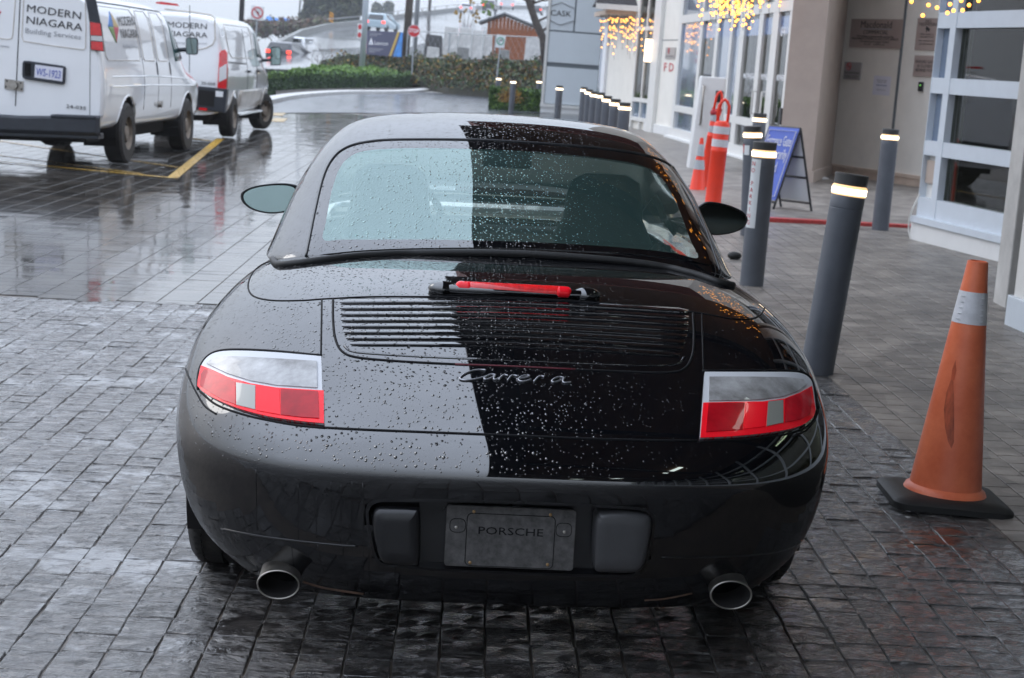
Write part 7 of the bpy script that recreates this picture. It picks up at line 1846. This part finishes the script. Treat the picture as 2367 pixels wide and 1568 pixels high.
# side logo: diamond of four colours, lettering
dc = [spx1(*sp(X, Y)) for X, Y in ((180, 100), (172, 238), (215, 242), (262, 245), (243, 382))]
(yt, zt_), (yl, zl_), (ym, zm_), (yr, zr_), (ybm, zbm_) = [(p.y, p.z) for p in dc]
for nm, tri, cc in (('logo_triangle', [(yt, zt_), (yl, zl_), (ym, zm_)], (.06, .20, .50)), ('logo_triangle', [(yt, zt_), (ym, zm_), (yr, zr_)], (.55, .40, .18)), ('logo_triangle', [(yl, zl_), (ybm, zbm_), (ym, zm_)], (.16, .28, .07)), ('logo_triangle', [(ym, zm_), (ybm, zbm_), (yr, zr_)], (.50, .04, .08))):
    spatch1(nm, tri, mat('logo_%d' % len(bpy.data.materials), cc, .4), .007)
def stext(van_, sidef, spxf, s, A, B, hpx, m):
    a, b = spxf(*A), spxf(*B); h_ = spxf(A[0], A[1] - hpx).z - a.z
    ob = text('lettering', s, abs(h_) * 1.38, m, Matrix.Identity(4), van_, fit=abs(b.y - a.y), align='LEFT')
    me = ob.data; x0 = min(v.co.x for v in me.vertices)
    for v in me.vertices:
        y = a.y + (v.co.x - x0); z = a.z + (b.z - a.z) * (v.co.x - x0) / max(.01, abs(b.y - a.y)) + v.co.y + abs(h_) * .5
        q = sidef(y, z, .008 + (.001 if v.co.z > 0 else 0)); v.co = q
    return ob
stext(v1, side1, spx1, 'MODERN', sp(268, 238), sp(412, 232), 22, M['ink'])
stext(v1, side1, spx1, 'NIAGARA', sp(288, 345), sp(436, 345), 22, M['ink'])
stext(v1, side1, spx1, 'Building Services', sp(305, 430), sp(440, 432), 10, M['ink_grey'])
def van_mirror(van_, px, py, Yl, wpx, hpx, inv_):
    p = at(px, py, Yl); q = inv_ @ p; s_ = Yl / FPX; w_, h_ = wpx * s_ / 2, hpx * s_ / 2
    mb = MB(); ring = rrect(2 * w_, 2 * h_, w_ * .45, 4, -w_, -h_); n = len(ring)
    for y, k in ((0, .9), (.0, 1), (.05, 1), (.10, .85), (.13, .5)): mb.pts([(q.x + x * k, q.y + y, q.z + z * k) for x, z in ring])
    for j in range(4):
        for i in range(n): a, b = j * n + i, j * n + (i + 1) % n; mb.face((a, b, b + n, a + n))
    mb.face([4 * n + i for i in range(n)]); mb.tube([(q.x - w_ * .5, q.y + .06, q.z - h_ * .4), (q.x - w_ - .2, q.y + .10, q.z - h_ * .55)], .035, n=6)
    mi = mb.build('door_mirror', M['van_black'], van_, smooth='auto')
    g = MB(); g.pts([(q.x + x * .88, q.y - .002, q.z + z * .9) for x, z in ring]); g.face(range(n)); g.build('mirror_glass', M['mirror'], mi)
van_mirror(v1, 443, 107, 25.35, 27, 39, v1.matrix_world.inverted() if False else (Matrix.Translation(O1) @ Matrix.Rotation(R(-1.2), 4, 'Z') @ Matrix.Rotation(-.040, 4, 'Y')).inverted())

# ---------------- van 2
O2 = Vector((-6.14, 29.3, G(-6.14)))
st2 = [(0, 2.02, .95, 1), (.012, 2.05, .98, 1), (.06, 2.09, 1.0, 1), (.4, 2.10, 1, 1), (1.4, 2.10, 1, 1), (2.6, 2.10, 1, 1), (3.6, 2.10, 1, 1), (4.1, 2.06, .995, 1), (4.45, 1.93, .99, 1), (4.8, 1.66, .985, 1), (5.15, 1.38, .98, 1), (5.4, 1.25, .96, 1), (5.65, 1.17, .92, 1), (5.85, 1.05, .86, 1), (5.92, .97, .80, 1)]
v2, side2, rear2, spx2, sseam2, spatch2, g2 = van('cargo_van', 'farther white cargo van numbered 25-058 with front wheel turned', O2, R(.3), .035, SEC_B, st2, (1.15, 4.95), .355, M['van_white'], .44)
D2 = lambda X, Y: ((580 + X / 3.016) * .62126, Y / 3.016 * .62126)
rline(v2, rear2, 'door_seam', [D2(380, 60), D2(378, 500), D2(375, 960)], .006)
rline(v2, rear2, 'pressed_panel', [D2(100, 105), D2(400, 135), D2(620, 170), D2(660, 205), D2(665, 440), D2(640, 500), D2(560, 540), D2(470, 560)], .012, M['van_dirt'])
t2_ = rpoly(v2, rear2, 'tail_light', [D2(x, y) for x, y in ((712, 600), (735, 570), (775, 557), (800, 590), (803, 760), (790, 1000), (690, 990), (702, 760))], M['red_van'], y0=-.03, t=.1)
rpoly(v2, rear2, 'clear_lens', [D2(x, y) for x, y in ((712, 765), (795, 715), (792, 880), (705, 925))], M['lens_white'], y0=-.036, t=.01, parent=t2_)
rpoly(v2, rear2, 'hinge', [D2(x, y) for x, y in ((722, 345), (770, 348), (768, 405), (722, 402))], M['van_white'], y0=-.02, t=.03)
rpoly(v2, rear2, 'brake_light', [D2(x, y) for x, y in ((0, 25), (60, 20), (240, 45), (262, 70), (100, 55), (0, 42))], M['red_van'], y0=-.02, t=.05)
bb2 = rpoly(v2, rear2, 'rear_bumper', [D2(x, y) for x, y in ((-900, 940), (450, 965), (800, 1000), (790, 1100), (770, 1270), (480, 1230), (-900, 1180))], M['van_black'], y0=-.06, t=.2, bevel=.015)
rpoly(v2, rear2, 'plate_recess', [D2(x, y) for x, y in ((470, 1010), (660, 1030), (650, 1200), (480, 1180))], M['soot'], y0=-.066, t=.01, parent=bb2)
rpoly(v2, rear2, 'reflector', [D2(x, y) for x, y in ((485, 1208), (575, 1216), (572, 1245), (482, 1236))], M['red_van'], y0=-.07, t=.01, parent=bb2)
rpoly(v2, rear2, 'bumper_corner', [D2(x, y) for x, y in ((672, 1020), (755, 1030), (752, 1092), (670, 1085))], M['van_white'], y0=-.07, t=.01, parent=bb2)
rtext(rear2, v2, 'MODERN', D2(130, 310), D2(575, 335), D2(131, 245), .2, M['ink'])
rtext(rear2, v2, 'NIAGARA', D2(110, 405), D2(578, 432), D2(111, 345), .2, M['ink'])
rtext(rear2, v2, 'Building Services', D2(110, 490), D2(575, 500), D2(111, 468), .1, M['ink_grey'])
rtext(rear2, v2, '25-058', D2(508, 950), D2(664, 962), D2(509, 918), .08, M['ink'])
yy0, yy1 = spx2(*D2(890, 400)).y, spx2(*D2(1140, 400)).y
sseam2('pressed_panel', [(.7, 1.93), (3.3, 1.93), (3.4, 1.86), (3.4, 1.42), (3.3, 1.37), (.95, 1.37), (.75, 1.45), (.62, 1.85), (.7, 1.93)], .010, M['van_dirt'], 6)
sseam2('slide_rail', [(.2, 1.30), (1.6, 1.28), (2.4, 1.27)], .014, M['trim_grey'], 8)
for yy in (2.5, 3.65): sseam2('door_seam', [(yy, 1.98), (yy, 1.4), (yy, .50)], .006, M['trim_grey'])
spatch2('lower_cladding', [(1.65, .42), (4.45, .42), (4.45, .80), (1.65, .80)], M['van_dirt'], .012)
spatch2('sill', [(1.65, .36), (4.4, .36), (4.4, .45), (1.65, .45)], M['van_white'], .02)
spatch2('side_window', [(3.8, 1.40), (4.95, 1.36), (4.75, 1.62), (4.45, 1.82), (4.15, 1.93), (3.85, 1.95)], M['van_glass'], .006)
sseam2('window_seal', [(4.15, 1.97), (4.5, 1.84), (4.85, 1.60), (5.05, 1.34)], .03, M['van_black'], 6)
for yy in (2.6, 3.75): q = side2(yy, 1.13, .02); MB().box((q.x - .02, yy - .09, 1.11), (q.x + .02, yy + .09, 1.15)).build('door_handle', M['van_black'], v2)
van_mirror(v2, 637, 130, 34.2, 24, 42, (Matrix.Translation(O2) @ Matrix.Rotation(R(.3), 4, 'Z') @ Matrix.Rotation(-.035, 4, 'Y')).inverted())
# ================================================================== AIR
hz = MB().box((-260, -130, -3.5), (260, 470, 44)); hm = bpy.data.materials.new('haze'); hm.use_nodes = True; hn = hm.node_tree.nodes; hn.clear()
ho = hn.new('ShaderNodeOutputMaterial'); hv = hn.new('ShaderNodeVolumePrincipled'); hv.inputs['Color'].default_value = (.9, .93, .97, 1); hv.inputs['Density'].default_value = .0006
hv.inputs['Anisotropy'].default_value = 0.0
hm.node_tree.links.new(hv.outputs[0], ho.inputs['Volume'])
hb_ = hz.build('haze', hm, kind='stuff', label='light rain haze over the far road')
